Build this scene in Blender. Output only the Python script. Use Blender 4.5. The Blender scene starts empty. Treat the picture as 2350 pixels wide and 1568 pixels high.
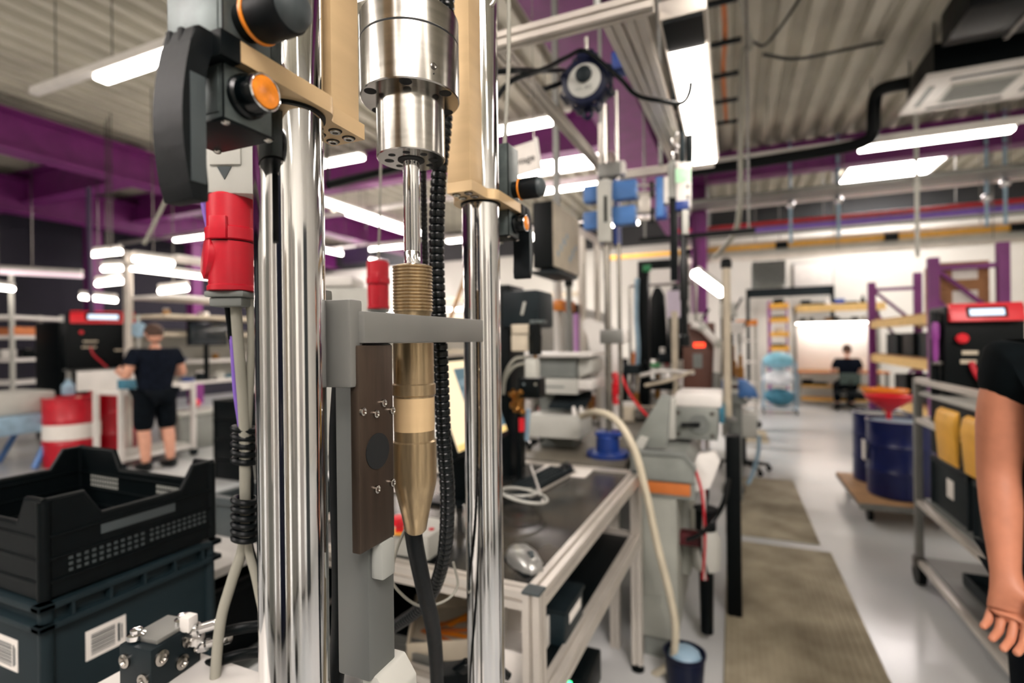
import bpy, bmesh, math, random
from mathutils import Vector as V, Matrix as MX
random.seed(7)
SC = bpy.context.scene
COL = SC.collection
# ---------------------------------------------------------------- camera
FPX = 1184.0                       # focal length in pixels of the 2350 px wide frame
TH = math.atan2(505, 1184)         # the camera looks 23 degrees left of the aisle (+Y)
ROLL = 0.012
EYE = 1.5
SN, CS = math.sin(TH), math.cos(TH)
cam_d = bpy.data.cameras.new('camera')
cam = bpy.data.objects.new('camera', cam_d)
COL.objects.link(cam)
cam.location = (0, 0, EYE)
cam.rotation_euler = (MX.Rotation(TH, 3, 'Z') @ MX.Rotation(math.pi / 2, 3, 'X') @ MX.Rotation(-ROLL, 3, 'Z')).to_euler()
cam_d.sensor_width = 36.0
cam_d.lens = 36.0 * FPX / 2350.0
cam_d.clip_start = 0.02
cam_d.clip_end = 100
cam_d.dof.use_dof = True
cam_d.dof.focus_distance = 0.58
cam_d.dof.aperture_fstop = 2.7
SC.camera = cam
# ---------------------------------------------------------------- world, exposure
wd = bpy.data.worlds.new('world')
SC.world = wd
wd.use_nodes = True
wd.node_tree.nodes['Background'].inputs[0].default_value = (0.55, 0.75, 0.9, 1)
wd.node_tree.nodes['Background'].inputs[1].default_value = 0.25
SC.view_settings.view_transform = 'Standard'
SC.view_settings.look = 'None'
SC.view_settings.gamma = 1.0
SC.view_settings.use_curve_mapping = False
SC.view_settings.exposure = 0.5
SC.cycles.use_denoising = True
SC.cycles.use_light_tree = False
SC.cycles.max_bounces = 6
SC.cycles.diffuse_bounces = 3
SC.cycles.glossy_bounces = 4
SC.cycles.caustics_reflective = False
SC.cycles.caustics_refractive = False
SC.cycles.use_adaptive_sampling = True
SC.cycles.adaptive_threshold = 0.03
SC.cycles.sample_clamp_indirect = 6.0
LAMP = 16.0                        # radiance of the tube luminaires
SKY = 18.0                          # radiance of the roof lights

# ---------------------------------------------------------------- helpers
def ray(px, py):
    u = (px - 1175) / FPX; v = (784 - py) / FPX
    u, v = u * math.cos(ROLL) + v * math.sin(ROLL), -u * math.sin(ROLL) + v * math.cos(ROLL)
    return V((-SN + u * CS, CS + u * SN, v))
def at(px, py, x=None, y=None, z=None, d=None):
    r = ray(px, py)
    t = x / r.x if x is not None else y / r.y if y is not None else (z - EYE) / r.z if z is not None else d
    return V((0, 0, EYE)) + r * t
def lin(c):
    c = c / 255.0
    return c / 12.92 if c <= 0.04045 else ((c + 0.055) / 1.055) ** 2.4
MATS = {}
def mat(name, rgb, rough=0.5, metal=0.0, var=0.12, scale=18.0, bump=0.0, spec=0.5, emit=0.0, alpha=1.0, trans=0.0, stretch=None, rgb2=None, coat=0.0):
    m = bpy.data.materials.new(name); m.use_nodes = True
    nt = m.node_tree; bs = nt.nodes['Principled BSDF']
    c = tuple(lin(k) for k in rgb) + (1,)
    bs.inputs['Base Color'].default_value = c
    bs.inputs['Roughness'].default_value = rough
    bs.inputs['Metallic'].default_value = metal
    bs.inputs['Specular IOR Level'].default_value = spec
    bs.inputs['Coat Weight'].default_value = coat
    if trans: bs.inputs['Transmission Weight'].default_value = trans
    if alpha < 1: bs.inputs['Alpha'].default_value = alpha
    if emit:
        bs.inputs['Emission Color'].default_value = c
        bs.inputs['Emission Strength'].default_value = emit
    if var or bump:
        tc = nt.nodes.new('ShaderNodeTexCoord'); mp = nt.nodes.new('ShaderNodeMapping')
        nz = nt.nodes.new('ShaderNodeTexNoise'); nz.inputs['Scale'].default_value = scale; nz.inputs['Detail'].default_value = 4
        if stretch: mp.inputs['Scale'].default_value = stretch
        nt.links.new(tc.outputs['Object'], mp.inputs[0]); nt.links.new(mp.outputs[0], nz.inputs['Vector'])
        if var and not emit:
            mixn = nt.nodes.new('ShaderNodeMix'); mixn.data_type = 'RGBA'
            c2 = tuple(lin(k) for k in rgb2) + (1,) if rgb2 else tuple(k * (1 - 2.2 * var) for k in c[:3]) + (1,)
            rp = nt.nodes.new('ShaderNodeMapRange')
            rp.inputs['From Min'].default_value = 0.35; rp.inputs['From Max'].default_value = 0.68
            nt.links.new(nz.outputs['Fac'], rp.inputs['Value'])
            nt.links.new(rp.outputs[0], mixn.inputs['Factor'])
            mixn.inputs['A'].default_value = c; mixn.inputs['B'].default_value = c2
            nt.links.new(mixn.outputs['Result'], bs.inputs['Base Color'])
        if bump:
            bp = nt.nodes.new('ShaderNodeBump'); bp.inputs['Strength'].default_value = bump; bp.inputs['Distance'].default_value = 0.002
            nt.links.new(nz.outputs['Fac'], bp.inputs['Height']); nt.links.new(bp.outputs[0], bs.inputs['Normal'])
    MATS[name] = m
    return m

class B:
    """collects shapes into one mesh"""
    def __init__(s): s.bm = bmesh.new()
    def _bev(s, vs, bev, seg=2):
        if bev <= 0: return
        es = set(e for v in vs for e in v.link_edges)
        bmesh.ops.bevel(s.bm, geom=list(es), offset=bev, segments=seg, profile=0.6, affect='EDGES')
    def box(s, c, d, bev=0, rot=None, seg=2):
        c = V(c)
        r = rot if rot is not None else MX.Identity(3)
        if isinstance(r, (int, float)): r = MX.Rotation(r, 3, 'Z')
        vs = []
        for i in range(8):
            p = V(((i & 1) - .5, ((i >> 1) & 1) - .5, ((i >> 2) & 1) - .5))
            vs.append(s.bm.verts.new(c + r @ V((p.x * d[0], p.y * d[1], p.z * d[2]))))
        for f in ((0, 2, 3, 1), (4, 5, 7, 6), (0, 1, 5, 4), (2, 6, 7, 3), (0, 4, 6, 2), (1, 3, 7, 5)):
            s.bm.faces.new([vs[k] for k in f])
        s._bev(vs, min(bev, min(d) * .45), seg)
        return s
    def bx(s, x0, x1, y0, y1, z0, z1, bev=0, seg=2):
        return s.box(((x0 + x1) / 2, (y0 + y1) / 2, (z0 + z1) / 2), (abs(x1 - x0), abs(y1 - y0), abs(z1 - z0)), bev, None, seg)
    def tube(s, pts, r, n=10, cap=True, closed=False):
        pts = [V(p) for p in pts]; m = len(pts)
        rs = r if isinstance(r, (list, tuple)) else [r] * m
        rings = []; up = None
        for i, p in enumerate(pts):
            if closed: t = pts[(i + 1) % m] - pts[i - 1]
            else: t = pts[min(i + 1, m - 1)] - pts[max(i - 1, 0)]
            t.normalize()
            if up is None:
                up = V((0, 0, 1)) if abs(t.z) < .9 else V((1, 0, 0))
            a = (up - t * up.dot(t))
            if a.length < 1e-6: a = t.orthogonal()
            a.normalize(); b = t.cross(a); up = a
            rings.append([s.bm.verts.new(p + (a * math.cos(2 * math.pi * k / n) + b * math.sin(2 * math.pi * k / n)) * rs[i]) for k in range(n)])
        for i in range(m if closed else m - 1):
            A, Bq = rings[i], rings[(i + 1) % m]
            for k in range(n): s.bm.faces.new((A[k], A[(k + 1) % n], Bq[(k + 1) % n], Bq[k]))
        if cap and not closed:
            s.bm.faces.new(rings[0][::-1]); s.bm.faces.new(rings[-1])
        return s
    def cyl(s, p0, p1, r, r2=None, n=20):
        return s.tube([p0, p1], [r, r if r2 is None else r2], n)
    def lathe(s, prof, o=(0, 0, 0), ax=(0, 0, 1), n=32, cap=True):
        ax = V(ax).normalized(); a = ax.orthogonal().normalized(); b = ax.cross(a); o = V(o)
        rings = []
        for r, h in prof:
            rings.append([s.bm.verts.new(o + ax * h + (a * math.cos(2 * math.pi * k / n) + b * math.sin(2 * math.pi * k / n)) * max(r, 1e-5)) for k in range(n)])
        for A, Bq in zip(rings, rings[1:]):
            for k in range(n): s.bm.faces.new((A[k], A[(k + 1) % n], Bq[(k + 1) % n], Bq[k]))
        if cap:
            s.bm.faces.new(rings[0][::-1]); s.bm.faces.new(rings[-1])
        return s
    def prism(s, poly, a0, a1, axis='z', bev=0):
        """poly in the two other axes (x,y | x,z | y,z), extruded along axis"""
        def mk(p, h):
            return {'z': (p[0], p[1], h), 'y': (p[0], h, p[1]), 'x': (h, p[0], p[1])}[axis]
        A = [s.bm.verts.new(mk(p, a0)) for p in poly]; Bq = [s.bm.verts.new(mk(p, a1)) for p in poly]
        n = len(poly)
        s.bm.faces.new(A[::-1]); s.bm.faces.new(Bq)
        for k in range(n): s.bm.faces.new((A[k], A[(k + 1) % n], Bq[(k + 1) % n], Bq[k]))
        s._bev(A + Bq, bev)
        return s
    def quad(s, *ps):
        s.bm.faces.new([s.bm.verts.new(p) for p in ps]); return s
    def sph(s, c, r, n=16, sc=(1, 1, 1), rot=None):
        m = MX.Translation(V(c)) @ (rot.to_4x4() if rot is not None else MX.Identity(4)) @ MX.Diagonal((r * sc[0], r * sc[1], r * sc[2], 1))
        bmesh.ops.create_uvsphere(s.bm, u_segments=n, v_segments=max(6, n * 2 // 3), radius=1, matrix=m)
        return s
    def ring(s, c, R, r, ax=(0, 0, 1), n=24, k=8):
        ax = V(ax).normalized(); a = ax.orthogonal().normalized(); b = ax.cross(a)
        return s.tube([V(c) + (a * math.cos(2 * math.pi * i / n) + b * math.sin(2 * math.pi * i / n)) * R for i in range(n)], r, k, closed=True)
    def xf(s, m):
        bmesh.ops.transform(s.bm, matrix=m, verts=s.bm.verts); return s

PM = {}
def setp(o, label=None, cat=None, group=None, kind=None):
    if label: o['label'] = label
    if cat: o['category'] = cat
    if group: o['group'] = group
    if kind: o['kind'] = kind
    return o
def mat_of(m): return MATS[m] if isinstance(m, str) else m
def ob(name, b, m, parent=None, label=None, cat=None, group=None, kind=None, smooth=35, loc=None):
    """link the collected shapes (given in world space) as one object under parent"""
    me = bpy.data.meshes.new(name)
    bm = b.bm
    bmesh.ops.recalc_face_normals(bm, faces=bm.faces)
    if parent is not None:
        bm.transform(PM[parent.name].inverted())
    elif loc is not None:
        bm.transform(MX.Translation(-V(loc)))
    bm.to_mesh(me); bm.free()
    ms = m if isinstance(m, (list, tuple)) else [m]
    for q in ms: me.materials.append(mat_of(q))
    if smooth:
        for p in me.polygons: p.use_smooth = True
        me.set_sharp_from_angle(angle=math.radians(smooth))
    o = bpy.data.objects.new(name, me); COL.objects.link(o)
    if parent is not None:
        o.parent = parent; PM[o.name] = PM[parent.name]
    else:
        if loc is not None: o.location = loc
        PM[o.name] = MX.Translation(V(loc)) if loc is not None else MX.Identity(4)
    return setp(o, label, cat, group, kind)
def th(name, label, cat, loc=(0, 0, 0), rz=0.0, group=None):
    o = bpy.data.objects.new(name, None); COL.objects.link(o)
    o.empty_display_size = .05
    o.location = loc; o.rotation_euler = (0, 0, rz)
    PM[o.name] = MX.Translation(V(loc)) @ MX.Rotation(rz, 4, 'Z')
    return setp(o, label, cat, group)
def dup(root, loc=None, rz=None, label=None, group=None, sc=None):
    r = root.copy(); COL.objects.link(r)
    if loc is not None: r.location = loc
    if rz is not None: r.rotation_euler = (0, 0, rz)
    if sc is not None: r.scale = (sc,) * 3 if isinstance(sc, (int, float)) else sc
    if label: r['label'] = label
    if group: r['group'] = group
    PM[r.name] = MX.Translation(r.location) @ MX.Rotation(r.rotation_euler.z, 4, 'Z')
    for ch in list(root.children):
        c = ch.copy(); COL.objects.link(c); c.parent = r
        for g in ch.children:
            e = g.copy(); COL.objects.link(e); e.parent = c
    return r
def inst(o, parent, loc=(0, 0, 0), rot=None, name=None):
    """a copy of one mesh part that shares its data"""
    c = o.copy(); COL.objects.link(c); c.parent = parent; c.location = loc
    if rot: c.rotation_euler = rot
    PM[c.name] = PM.get(parent.name, MX.Identity(4))
    return c
def spline(pts, k=8):
    """Catmull-Rom through the points"""
    P = [V(p) for p in pts]; P = [P[0] * 2 - P[1]] + P + [P[-1] * 2 - P[-2]]; out = []
    for i in range(1, len(P) - 2):
        a, b, c, d = P[i - 1:i + 3]
        for j in range(k):
            t = j / k
            out.append(.5 * (2 * b + (c - a) * t + (2 * a - 5 * b + 4 * c - d) * t * t + (3 * b - a - 3 * c + d) * t ** 3))
    out.append(P[-2]); return out
def FY(px0, py0, px1, py1, y):
    """x0,x1,z0,z1 of an upright rectangle facing the aisle's near end, at world depth y"""
    a = at(px0, py0, y=y); b = at(px1, py1, y=y)
    return min(a.x, b.x), max(a.x, b.x), min(a.z, b.z), max(a.z, b.z)
def FX(px0, py0, px1, py1, x):
    a = at(px0, py0, x=x); b = at(px1, py1, x=x)
    return min(a.y, b.y), max(a.y, b.y), min(a.z, b.z), max(a.z, b.z)
def wbox(name, px0, py0, px1, py1, y, dy, m, parent=None, bev=.004, **k):
    """a box whose near face spans the two corners at depth y"""
    x0, x1, z0, z1 = FY(px0, py0, px1, py1, y)
    return ob(name, B().bx(x0, x1, y, y + dy, z0, z1, bev), m, parent, **k)
def alu(p0, p1, w=.04, h=None, slot=.2):
    """slotted aluminium extrusion between two points"""
    h = h or w
    p0, p1 = V(p0), V(p1); L = (p1 - p0).length; t = (p1 - p0).normalized()
    up = V((0, 0, 1)) if abs(t.z) < .9 else V((0, 1, 0))
    sx = t.cross(up).normalized(); sy = sx.cross(t)
    a, c = w / 2, h / 2; s_ = min(w, h) * slot * .5; dpt = min(w, h) * .22
    q = [(-a, -c), (-s_, -c), (-s_, -c + dpt), (s_, -c + dpt), (s_, -c), (a, -c), (a, -s_), (a - dpt, -s_), (a - dpt, s_), (a, s_),
         (a, c), (s_, c), (s_, c - dpt), (-s_, c - dpt), (-s_, c), (-a, c), (-a, s_), (-a + dpt, s_), (-a + dpt, -s_), (-a, -s_)]
    b = B(); A = [b.bm.verts.new(p0 + sx * x + sy * y) for x, y in q]; D = [b.bm.verts.new(p1 + sx * x + sy * y) for x, y in q]
    n = len(q); b.bm.faces.new(A[::-1]); b.bm.faces.new(D)
    for k in range(n): b.bm.faces.new((A[k], A[(k + 1) % n], D[(k + 1) % n], D[k]))
    return b
def text(name, s, size, m, parent, loc, rot, align='CENTER', ext=.0004):
    cu = bpy.data.curves.new(name, 'FONT'); cu.body = s; cu.size = size; cu.align_x = align; cu.align_y = 'CENTER'; cu.extrude = ext
    tmp = bpy.data.objects.new('t', cu); COL.objects.link(tmp)
    me = bpy.data.meshes.new_from_object(tmp.evaluated_get(bpy.context.evaluated_depsgraph_get()))
    bpy.data.objects.remove(tmp); bpy.data.curves.remove(cu)
    assert len(me.vertices) > 10
    b = B(); b.bm.from_mesh(me); bpy.data.meshes.remove(me)
    b.xf(MX.Translation(V(loc)) @ rot.to_4x4())
    return ob(name, b, m, parent, smooth=0)
RXZ = MX.Rotation(math.pi / 2, 3, 'X')                       # text upright, read from -Y
RYZ = MX.Rotation(math.pi / 2, 3, 'Z') @ RXZ                 # text upright, read from +X

# ---------------------------------------------------------------- materials
mat('chrome', (222, 222, 222), .07, 1, .03, 6)
mat('steel', (176, 172, 166), .2, 1, .08, 10, stretch=(1, 1, 14))
mat('steel_dark', (110, 106, 102), .3, 1, .1, 12)
mat('alu', (216, 209, 199), .36, .5, .06, 6)
mat('alu_grey', (134, 134, 130), .45, .5, .08, 6)
mat('gold', (214, 184, 140), .38, .35, .05, 5, stretch=(1, 1, 8))
mat('bronze', (178, 156, 122), .28, .8, .1, 30, stretch=(6, 6, .6))
mat('brown_steel', (84, 72, 62), .35, .7, .15, 14, stretch=(6, 6, .6))
mat('brass', (176, 126, 66), .3, .9, .2, 40)
mat('black', (5, 11, 13), .42, 0, .15, 40, spec=.15)
mat('black_gloss', (4, 9, 11), .22, 0, .1, 20, spec=.3)
mat('rubber', (8, 14, 17), .5, 0, .2, 60, bump=.2, spec=.2)
mat('hole', (3, 7, 9), .7, 0, 0)
mat('charcoal', (22, 32, 36), .5, 0, .12, 12, spec=.2)
mat('box_grey', (24, 38, 43), .48, 0, .12, 5, spec=.25)
mat('dark_grey', (62, 70, 72), .5, 0, .1, 12)
mat('mid_grey', (120, 124, 120), .5, 0, .08, 8)
mat('grey', (150, 152, 146), .5, 0, .08, 6)
mat('light_grey', (188, 188, 180), .45, 0, .06, 6)
mat('white', (226, 222, 216), .42, 0, .05, 6)
mat('paper', (232, 226, 218), .7, 0, .03, 20)
mat('cream', (206, 194, 172), .55, 0, .08, 10)
mat('cast_grey', (96, 105, 104), .4, .5, .22, 30, bump=.15)
mat('red', (196, 16, 40), .35, 0, .1, 10)
mat('red_bright', (226, 28, 44), .35, 0, .06, 10)
mat('orange', (240, 140, 30), .35, 0, .05, 10)
mat('orange_dull', (206, 116, 52), .5, 0, .1, 10)
mat('orange_lens', (255, 150, 40), .25, 0, .25, 60, emit=0)
mat('yellow', (236, 176, 62), .45, 0, .08, 10)
mat('yellow_pale', (226, 188, 118), .5, 0, .1, 10)
mat('blue', (30, 62, 138), .38, 0, .1, 12)
mat('blue_light', (74, 124, 190), .4, 0, .1, 12)
mat('blue_pale', (150, 180, 200), .45, 0, .12, 12)
mat('navy', (8, 18, 46), .38, 0, .12, 14, spec=.25)
mat('drum_blue', (8, 24, 84), .3, 0, .1, 8)
mat('teal', (60, 130, 156), .5, 0, .2, 12)
mat('purple', (122, 40, 116), .5, 0, .1, 4)
mat('purple_dark', (44, 16, 62), .55, 0, .15, 3)
mat('purple_bright', (150, 66, 150), .45, 0, .06, 6)
mat('violet_cable', (130, 96, 190), .5, 0, .05, 10)
mat('cable_grey', (150, 148, 136), .5, 0, .06, 10)
mat('beige_hose', (206, 196, 172), .4, 0, .06, 10)
mat('card', (168, 118, 78), .75, 0, .12, 6)
mat('wood', (186, 144, 100), .6, 0, .2, 6, stretch=(1, 8, 8))
mat('green', (40, 170, 90), .4, 0, .05, 10)
mat('screen_dark', (20, 30, 36), .12, 0, 0, coat=.4)
mat('pink', (206, 150, 214), .5, 0, .05, 8)
# ---------------------------------------------------------------- room
def ground_mat(name, c1, c2, rough, scale, bump=0., spec=.5):
    return mat(name, c1, rough, 0, .1, scale, bump, spec, rgb2=c2)
ground_mat('floor_paint', (208, 208, 206), (190, 194, 194), .2, .9)
ground_mat('wall_paint', (222, 220, 212), (210, 208, 200), .7, .6)
ground_mat('wall_dark', (30, 27, 46), (22, 20, 36), .7, .6)
ground_mat('sheet_metal', (194, 190, 174), (170, 166, 152), .5, 1.2)
m = mat('mat_rubber', (176, 166, 142), .8, 0, .2, 3.2, 0, rgb2=(126, 115, 94))
X0, X1, Y0, Y1, ZC = -14.5, 5.8, -6.0, 14.2, 4.95
ob('floor', B().bx(X0, X1, Y0, Y1, -.1, 0), 'floor_paint', kind='structure')
ob('wall_far', B().bx(X0, X1, Y1, Y1 + .15, 0, 5.4), 'wall_paint', kind='structure')
ob('wall_near', B().bx(X0, X1, Y0 - .15, Y0, 0, 5.4), 'wall_paint', kind='structure')
ob('wall_left', B().bx(X0 - .15, X0, Y0, Y1, 0, 5.4), 'wall_dark', kind='structure')
ob('wall_right', B().bx(X1, X1 + .15, Y0, Y1, 0, 5.4), 'wall_paint', kind='structure')
def corrugated(x0, x1, y0, y1, z, pitch=.3, hgt=.1):
    b = B(); prof = []; x = x0
    while x < x1 - 1e-6:
        prof += [(x, z), (x + pitch * .42, z), (x + pitch * .52, z + hgt), (x + pitch * .9, z + hgt)]
        x += pitch
    prof.append((x1, z))
    A = [b.bm.verts.new((p[0], y0, p[1])) for p in prof]; D = [b.bm.verts.new((p[0], y1, p[1])) for p in prof]
    for k in range(len(prof) - 1): b.bm.faces.new((A[k], A[k + 1], D[k + 1], D[k]))
    return b
bc = corrugated(X0, X1, Y0, Y1, ZC)
for f in list(bc.bm.faces): pass
bc.bx(X0, X1, Y0, Y1, ZC + .12, ZC + .2)
ob('ceiling', bc, 'sheet_metal', kind='structure', smooth=0)

ground_mat('wall_shade', (52, 54, 56), (40, 42, 44), .7, .6)
ob('shade_band', B().bx(X0, X1, Y1 - .03, Y1 - .001, 4.05, ZC - .005), 'wall_shade', kind='structure')  # band coloured dark to stand for the shade in the roof space
# rubber mats in the aisle
def floor_mat(x0, x1, y0, y1, rz, label):
    cx, cy = (x0 + x1) / 2, (y0 + y1) / 2
    t = th('floor_mat', label, 'mat', (cx, cy, 0), rz, 'rubber mats in the aisle')
    b = B(); w, l = x1 - x0, y1 - y0
    b.bx(cx - w / 2, cx + w / 2, cy - l / 2, cy + l / 2, 0.001, .012, .004)
    o = ob('rubber_sheet', b, 'mat_rubber', t)
    b = B(); n = int(w / .03)
    for i in range(n):
        x = cx - w / 2 + (i + .5) * w / n
        b.bx(x - .008, x + .008, cy - l / 2 + .02, cy + l / 2 - .02, .0115, .0145)
    ob('ribs', b, 'mat_rubber', t, kind='stuff', smooth=0)
    return t
floor_mat(-.05, .615, 2.0, 4.15, 0, 'long tan ribbed rubber mat nearest the camera in the aisle')
floor_mat(-.06, .57, 4.3, 6.1, -.02, 'middle tan rubber mat lying behind the nearest mat')
floor_mat(-.1, .48, 8.2, 9.3, 0, 'small far tan rubber mat by the swivel chair')

# purple roof beams
def ibeam(name, p0, p1, w, h, m, label, rz=0):
    p0, p1 = V(p0), V(p1); t = (p1 - p0).normalized(); sx = t.cross(V((0, 0, 1))).normalized()
    f = .028; a, c = w / 2, h / 2; wb = .012
    q = [(-a, -c), (a, -c), (a, -c + f), (wb, -c + f), (wb, c - f), (a, c - f), (a, c), (-a, c), (-a, c - f), (-wb, c - f), (-wb, -c + f), (-a, -c + f)]
    b = B(); A = [b.bm.verts.new(p0 + sx * x + V((0, 0, y))) for x, y in q]; D = [b.bm.verts.new(p1 + sx * x + V((0, 0, y))) for x, y in q]
    n = len(q); b.bm.faces.new(A[::-1]); b.bm.faces.new(D)
    for k in range(n): b.bm.faces.new((A[k], A[(k + 1) % n], D[(k + 1) % n], D[k]))
    return ob(name, b, m, None, label, 'beam', 'purple roof beams', kind='structure', smooth=0, loc=(p0 + p1) / 2)

# luminaires
mat('tube_light', (255, 246, 236), .5, 0, 0, emit=LAMP)
mat('roof_glow', (255, 246, 242), .5, 0, 0, emit=SKY)
mat('task_light', (255, 244, 234), .5, 0, 0, emit=LAMP * .8)
mat('dim_light', (236, 214, 222), .5, 0, 0, emit=.6)
def luminaire(x, y, z, L, label, along='x', w=.13):
    """closed body with a bright diffuser under it"""
    t = th('ceiling_light', label, 'light', (x, y, z), 0 if along == 'x' else math.pi / 2, 'tube lights under the roof')
    PM[t.name] = MX.Identity(4)
    ob('housing', B().bx(-L / 2, L / 2, -w * .55, w * .55, .03, .075, .01), 'white', t)
    ob('diffuser', B().bx(-L / 2 + .02, L / 2 - .02, -w / 2, w / 2, -.02, .029, .02, 3), 'tube_light', t)
    for s in (-.4, .4): ob('hanger', B().cyl((s * L, 0, .075), (s * L, 0, ZC - z - .01), .006, n=6), 'steel_dark', t)
    return t
def trunk(x0, x1, y, z, label):
    t = th('light_trunking', label, 'rail', ((x0 + x1) / 2, y, z), 0, 'white lighting rails under the roof')
    ob('rail', B().bx(x0, x1, y - .04, y + .04, z, z + .07, .006), 'white', t)
    x = x0 + .4
    while x < x1: ob('hanger', B().cyl((x, y, z + .07), (x, y, ZC - .01), .006, n=6), 'steel_dark', t); x += 2.4
# ---------------------------------------------------------------- test machine in the foreground
MXX, CLY, CRY, CHY = -.392, .375, .790, .577
mach = th('testing_machine', 'test machine with two thick chrome columns and beige clamping brackets', 'machine', (MXX, CHY, 0))
for y in (CLY, CRY):
    ob('guide_column', B().lathe([(.0318, .62), (.0318, 2.5)], (MXX, y, 0), n=64), 'chrome', mach)
# beige anodised uprights
BEAM_D = ((.411, .453), (.712, .756))
for y0, y1 in BEAM_D:
    ob('upright_beam', B().bx(-.412, -.371, y0, y1, 1.7394 if y0 < .5 else 1.7519, 2.5, .0015), 'gold', mach)
def arc(cx, cy, r, a0, a1, n=10):
    return [(cx + r * math.cos(math.radians(a0 + (a1 - a0) * i / n)), cy + r * math.sin(math.radians(a0 + (a1 - a0) * i / n))) for i in range(n + 1)]
def bracket(mir, dz):
    f = (lambda y: 1.165 - y) if mir else (lambda y: y)
    poly = [(-.352, .290), (-.352, .378)] + arc(-.366, .386, .014, 0, 50, 5) + arc(-.3565, .408, .009, 230, 180, 5)[1:] + [(-.3665, .456), (-.411, .456), (-.411, .41)] + arc(MXX, CLY, .046, 118, 235, 8) + [(-.395, .330), (-.395, .290)]
    poly = [(x, f(y)) for x, y in poly]
    b = B().prism(poly, 1.722 + dz, 1.7385 + dz, 'z')
    br = ob('clamp_bracket', b, 'gold', mach)
    ob('split_line', B().bx(-.4105, -.3725, min(f(.412), f(.452)), max(f(.412), f(.452)), 1.7385 + dz, 1.7394 + dz), 'hole', br)
    ob('bush', B().lathe([(.034, 1.719 + dz), (.034, 1.7225 + dz)], (MXX, f(CLY), 0), n=40), 'black', br)
    for sx in (-.400, -.3785):
        for sy in (.424, .4445):
            w = B().lathe([(.0070, 0), (.0070, .0004), (.006, .0005)], (sx, f(sy), 1.722 + dz), (0, 0, -1), 20)
            s = ob('screw_recess', w, 'hole', br)
            ob('screw_head', B().lathe([(.0058, 0), (.0058, .0018), (.0052, .0024), (.0030, .0024), (.0028, .0008)], (sx, f(sy), 1.722 + dz), (0, 0, -1), 20), 'steel', s)
def control_head(mir, dz):
    f = (lambda y: 1.165 - y) if mir else (lambda y: y)
    def fb(b, x0, x1, y0, y1, z0, z1, bev=0, seg=2): return b.bx(x0, x1, min(f(y0), f(y1)), max(f(y0), f(y1)), z0 + dz, z1 + dz, bev, seg)
    hd = ob('control_box', fb(B(), -.426, -.3605, .281, .327, 1.677, 1.7215, .0012), 'cast_grey', mach)
    ob('upper_box', fb(B(), -.426, -.3605, .281, .327, 1.7395, 1.84, .0012), 'cast_grey', hd)
    b = B(); fb(b, -.428, -.3595, .2795, .3285, 1.6745, 1.677, .0006); ob('bottom_cover', b, 'black', hd)
    for x in (-.4245, -.3618):
        for y in (.2822, .3258): ob('corner_seam', B().bx(x - .0012, x + .0012, f(y) - .0012, f(y) + .0012, 1.6775 + dz, 1.84 + dz, .0005), 'black', hd)
    for x in (-.424, -.3625):
        for y in (.284, .324):
            ob('cover_screw', B().lathe([(.0036, 0), (.0034, .001), (.002, .0022), (.0004, .0026)], (x, f(y), 1.6745 + dz), (0, 0, -1), 14), 'steel', hd)
    ob('front_panel', fb(B(), -.4215, -.3655, .2802, .2812, 1.682, 1.717, .001), 'cast_grey', hd); ob('front_panel', fb(B(), -.4215, -.3655, .2802, .2812, 1.746, 1.80, .001), 'cast_grey', hd)
    # bow handle: side profile in y,z extruded along x
    out = [(.2815, 1.7225), (.2815, 1.7385), (.262, 1.7385), (.2575, 1.735)]
    for i in range(1, 11):
        t = i / 10; out.append((.2575 - .0095 * math.sin(math.pi * (t * .92)), 1.735 - .128 * t))
    inn = [(.2685, 1.6075)]
    for i in range(1, 10):
        t = 1 - i / 9; inn.append((.2688 - .0035 * math.sin(math.pi * t), 1.6075 + .112 * (1 - t)))
    inn += [(.2705, 1.7215)]
    ho, hx_ = (.012, .010) if mir else (0, 0)
    poly = [(f(y) + ho, z + dz) for y, z in out + inn]
    h = B().prism(poly, -.3935 + hx_, -.3605 + hx_, 'x', .0022)
    ha = ob('bow_handle', h, 'rubber', mach)
    ob('handle_mount', B().bx(-.3935, -.3512, min(f(.272), f(.2895)) + (0 if not mir else 0), max(f(.272), f(.2895)) + ho, 1.7195 + dz, 1.7395 + dz, .001), 'black', ha)
    for i, x in enumerate((-.3875, -.3745)):
        ob('slot', B().box((x + hx_, f(.2585) + ho, 1.729 + dz), (.0062, .006, .016), .0028), 'hole', ha)
    ob('grip_inlay', B().bx(-.3606 + hx_, -.3598 + hx_, min(f(.254), f(.266)) + ho, max(f(.254), f(.266)) + ho, 1.62 + dz, 1.70 + dz, .0003), 'dark_grey', ha)
    # push knob with orange ring, axis +x
    kz = 1.7615 + dz; ky = f(.303)
    kn = ob('push_knob', B().lathe([(.0145, -.001), (.0145, .012), (.0172, .0135), (.0188, .018), (.0188, .046), (.0182, .0475), (.0172, .0478)], (-.3605, ky, kz), (1, 0, 0), 40), 'rubber', mach)
    ob('orange_ring', B().lathe([(.0176, .0118), (.0194, .0125), (.0196, .0142), (.0188, .0152)], (-.3605, ky, kz), (1, 0, 0), 40), 'orange', kn)
    ob('knob_cap', B().lathe([(.0172, .0476), (.0168, .051), (.0145, .0555), (.010, .0585), (.005, .0598), (.0005, .060)], (-.3605, ky, kz), (1, 0, 0), 40), 'dark_grey', kn)
    # indicator with amber lens
    lz = 1.700 + dz; ly = f(.3005)
    le = ob('indicator_lamp', B().lathe([(.0172, 0), (.0172, .004), (.0152, .006), (.0148, .021), (.014, .0225)], (-.3605, ly, lz), (1, 0, 0), 36), 'black_gloss', mach)
    ob('amber_lens', B().lathe([(.0128, .022), (.0122, .0236), (.008, .0246), (.0004, .025)], (-.3605, ly, lz), (1, 0, 0), 36), 'orange_lens', le)
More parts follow.
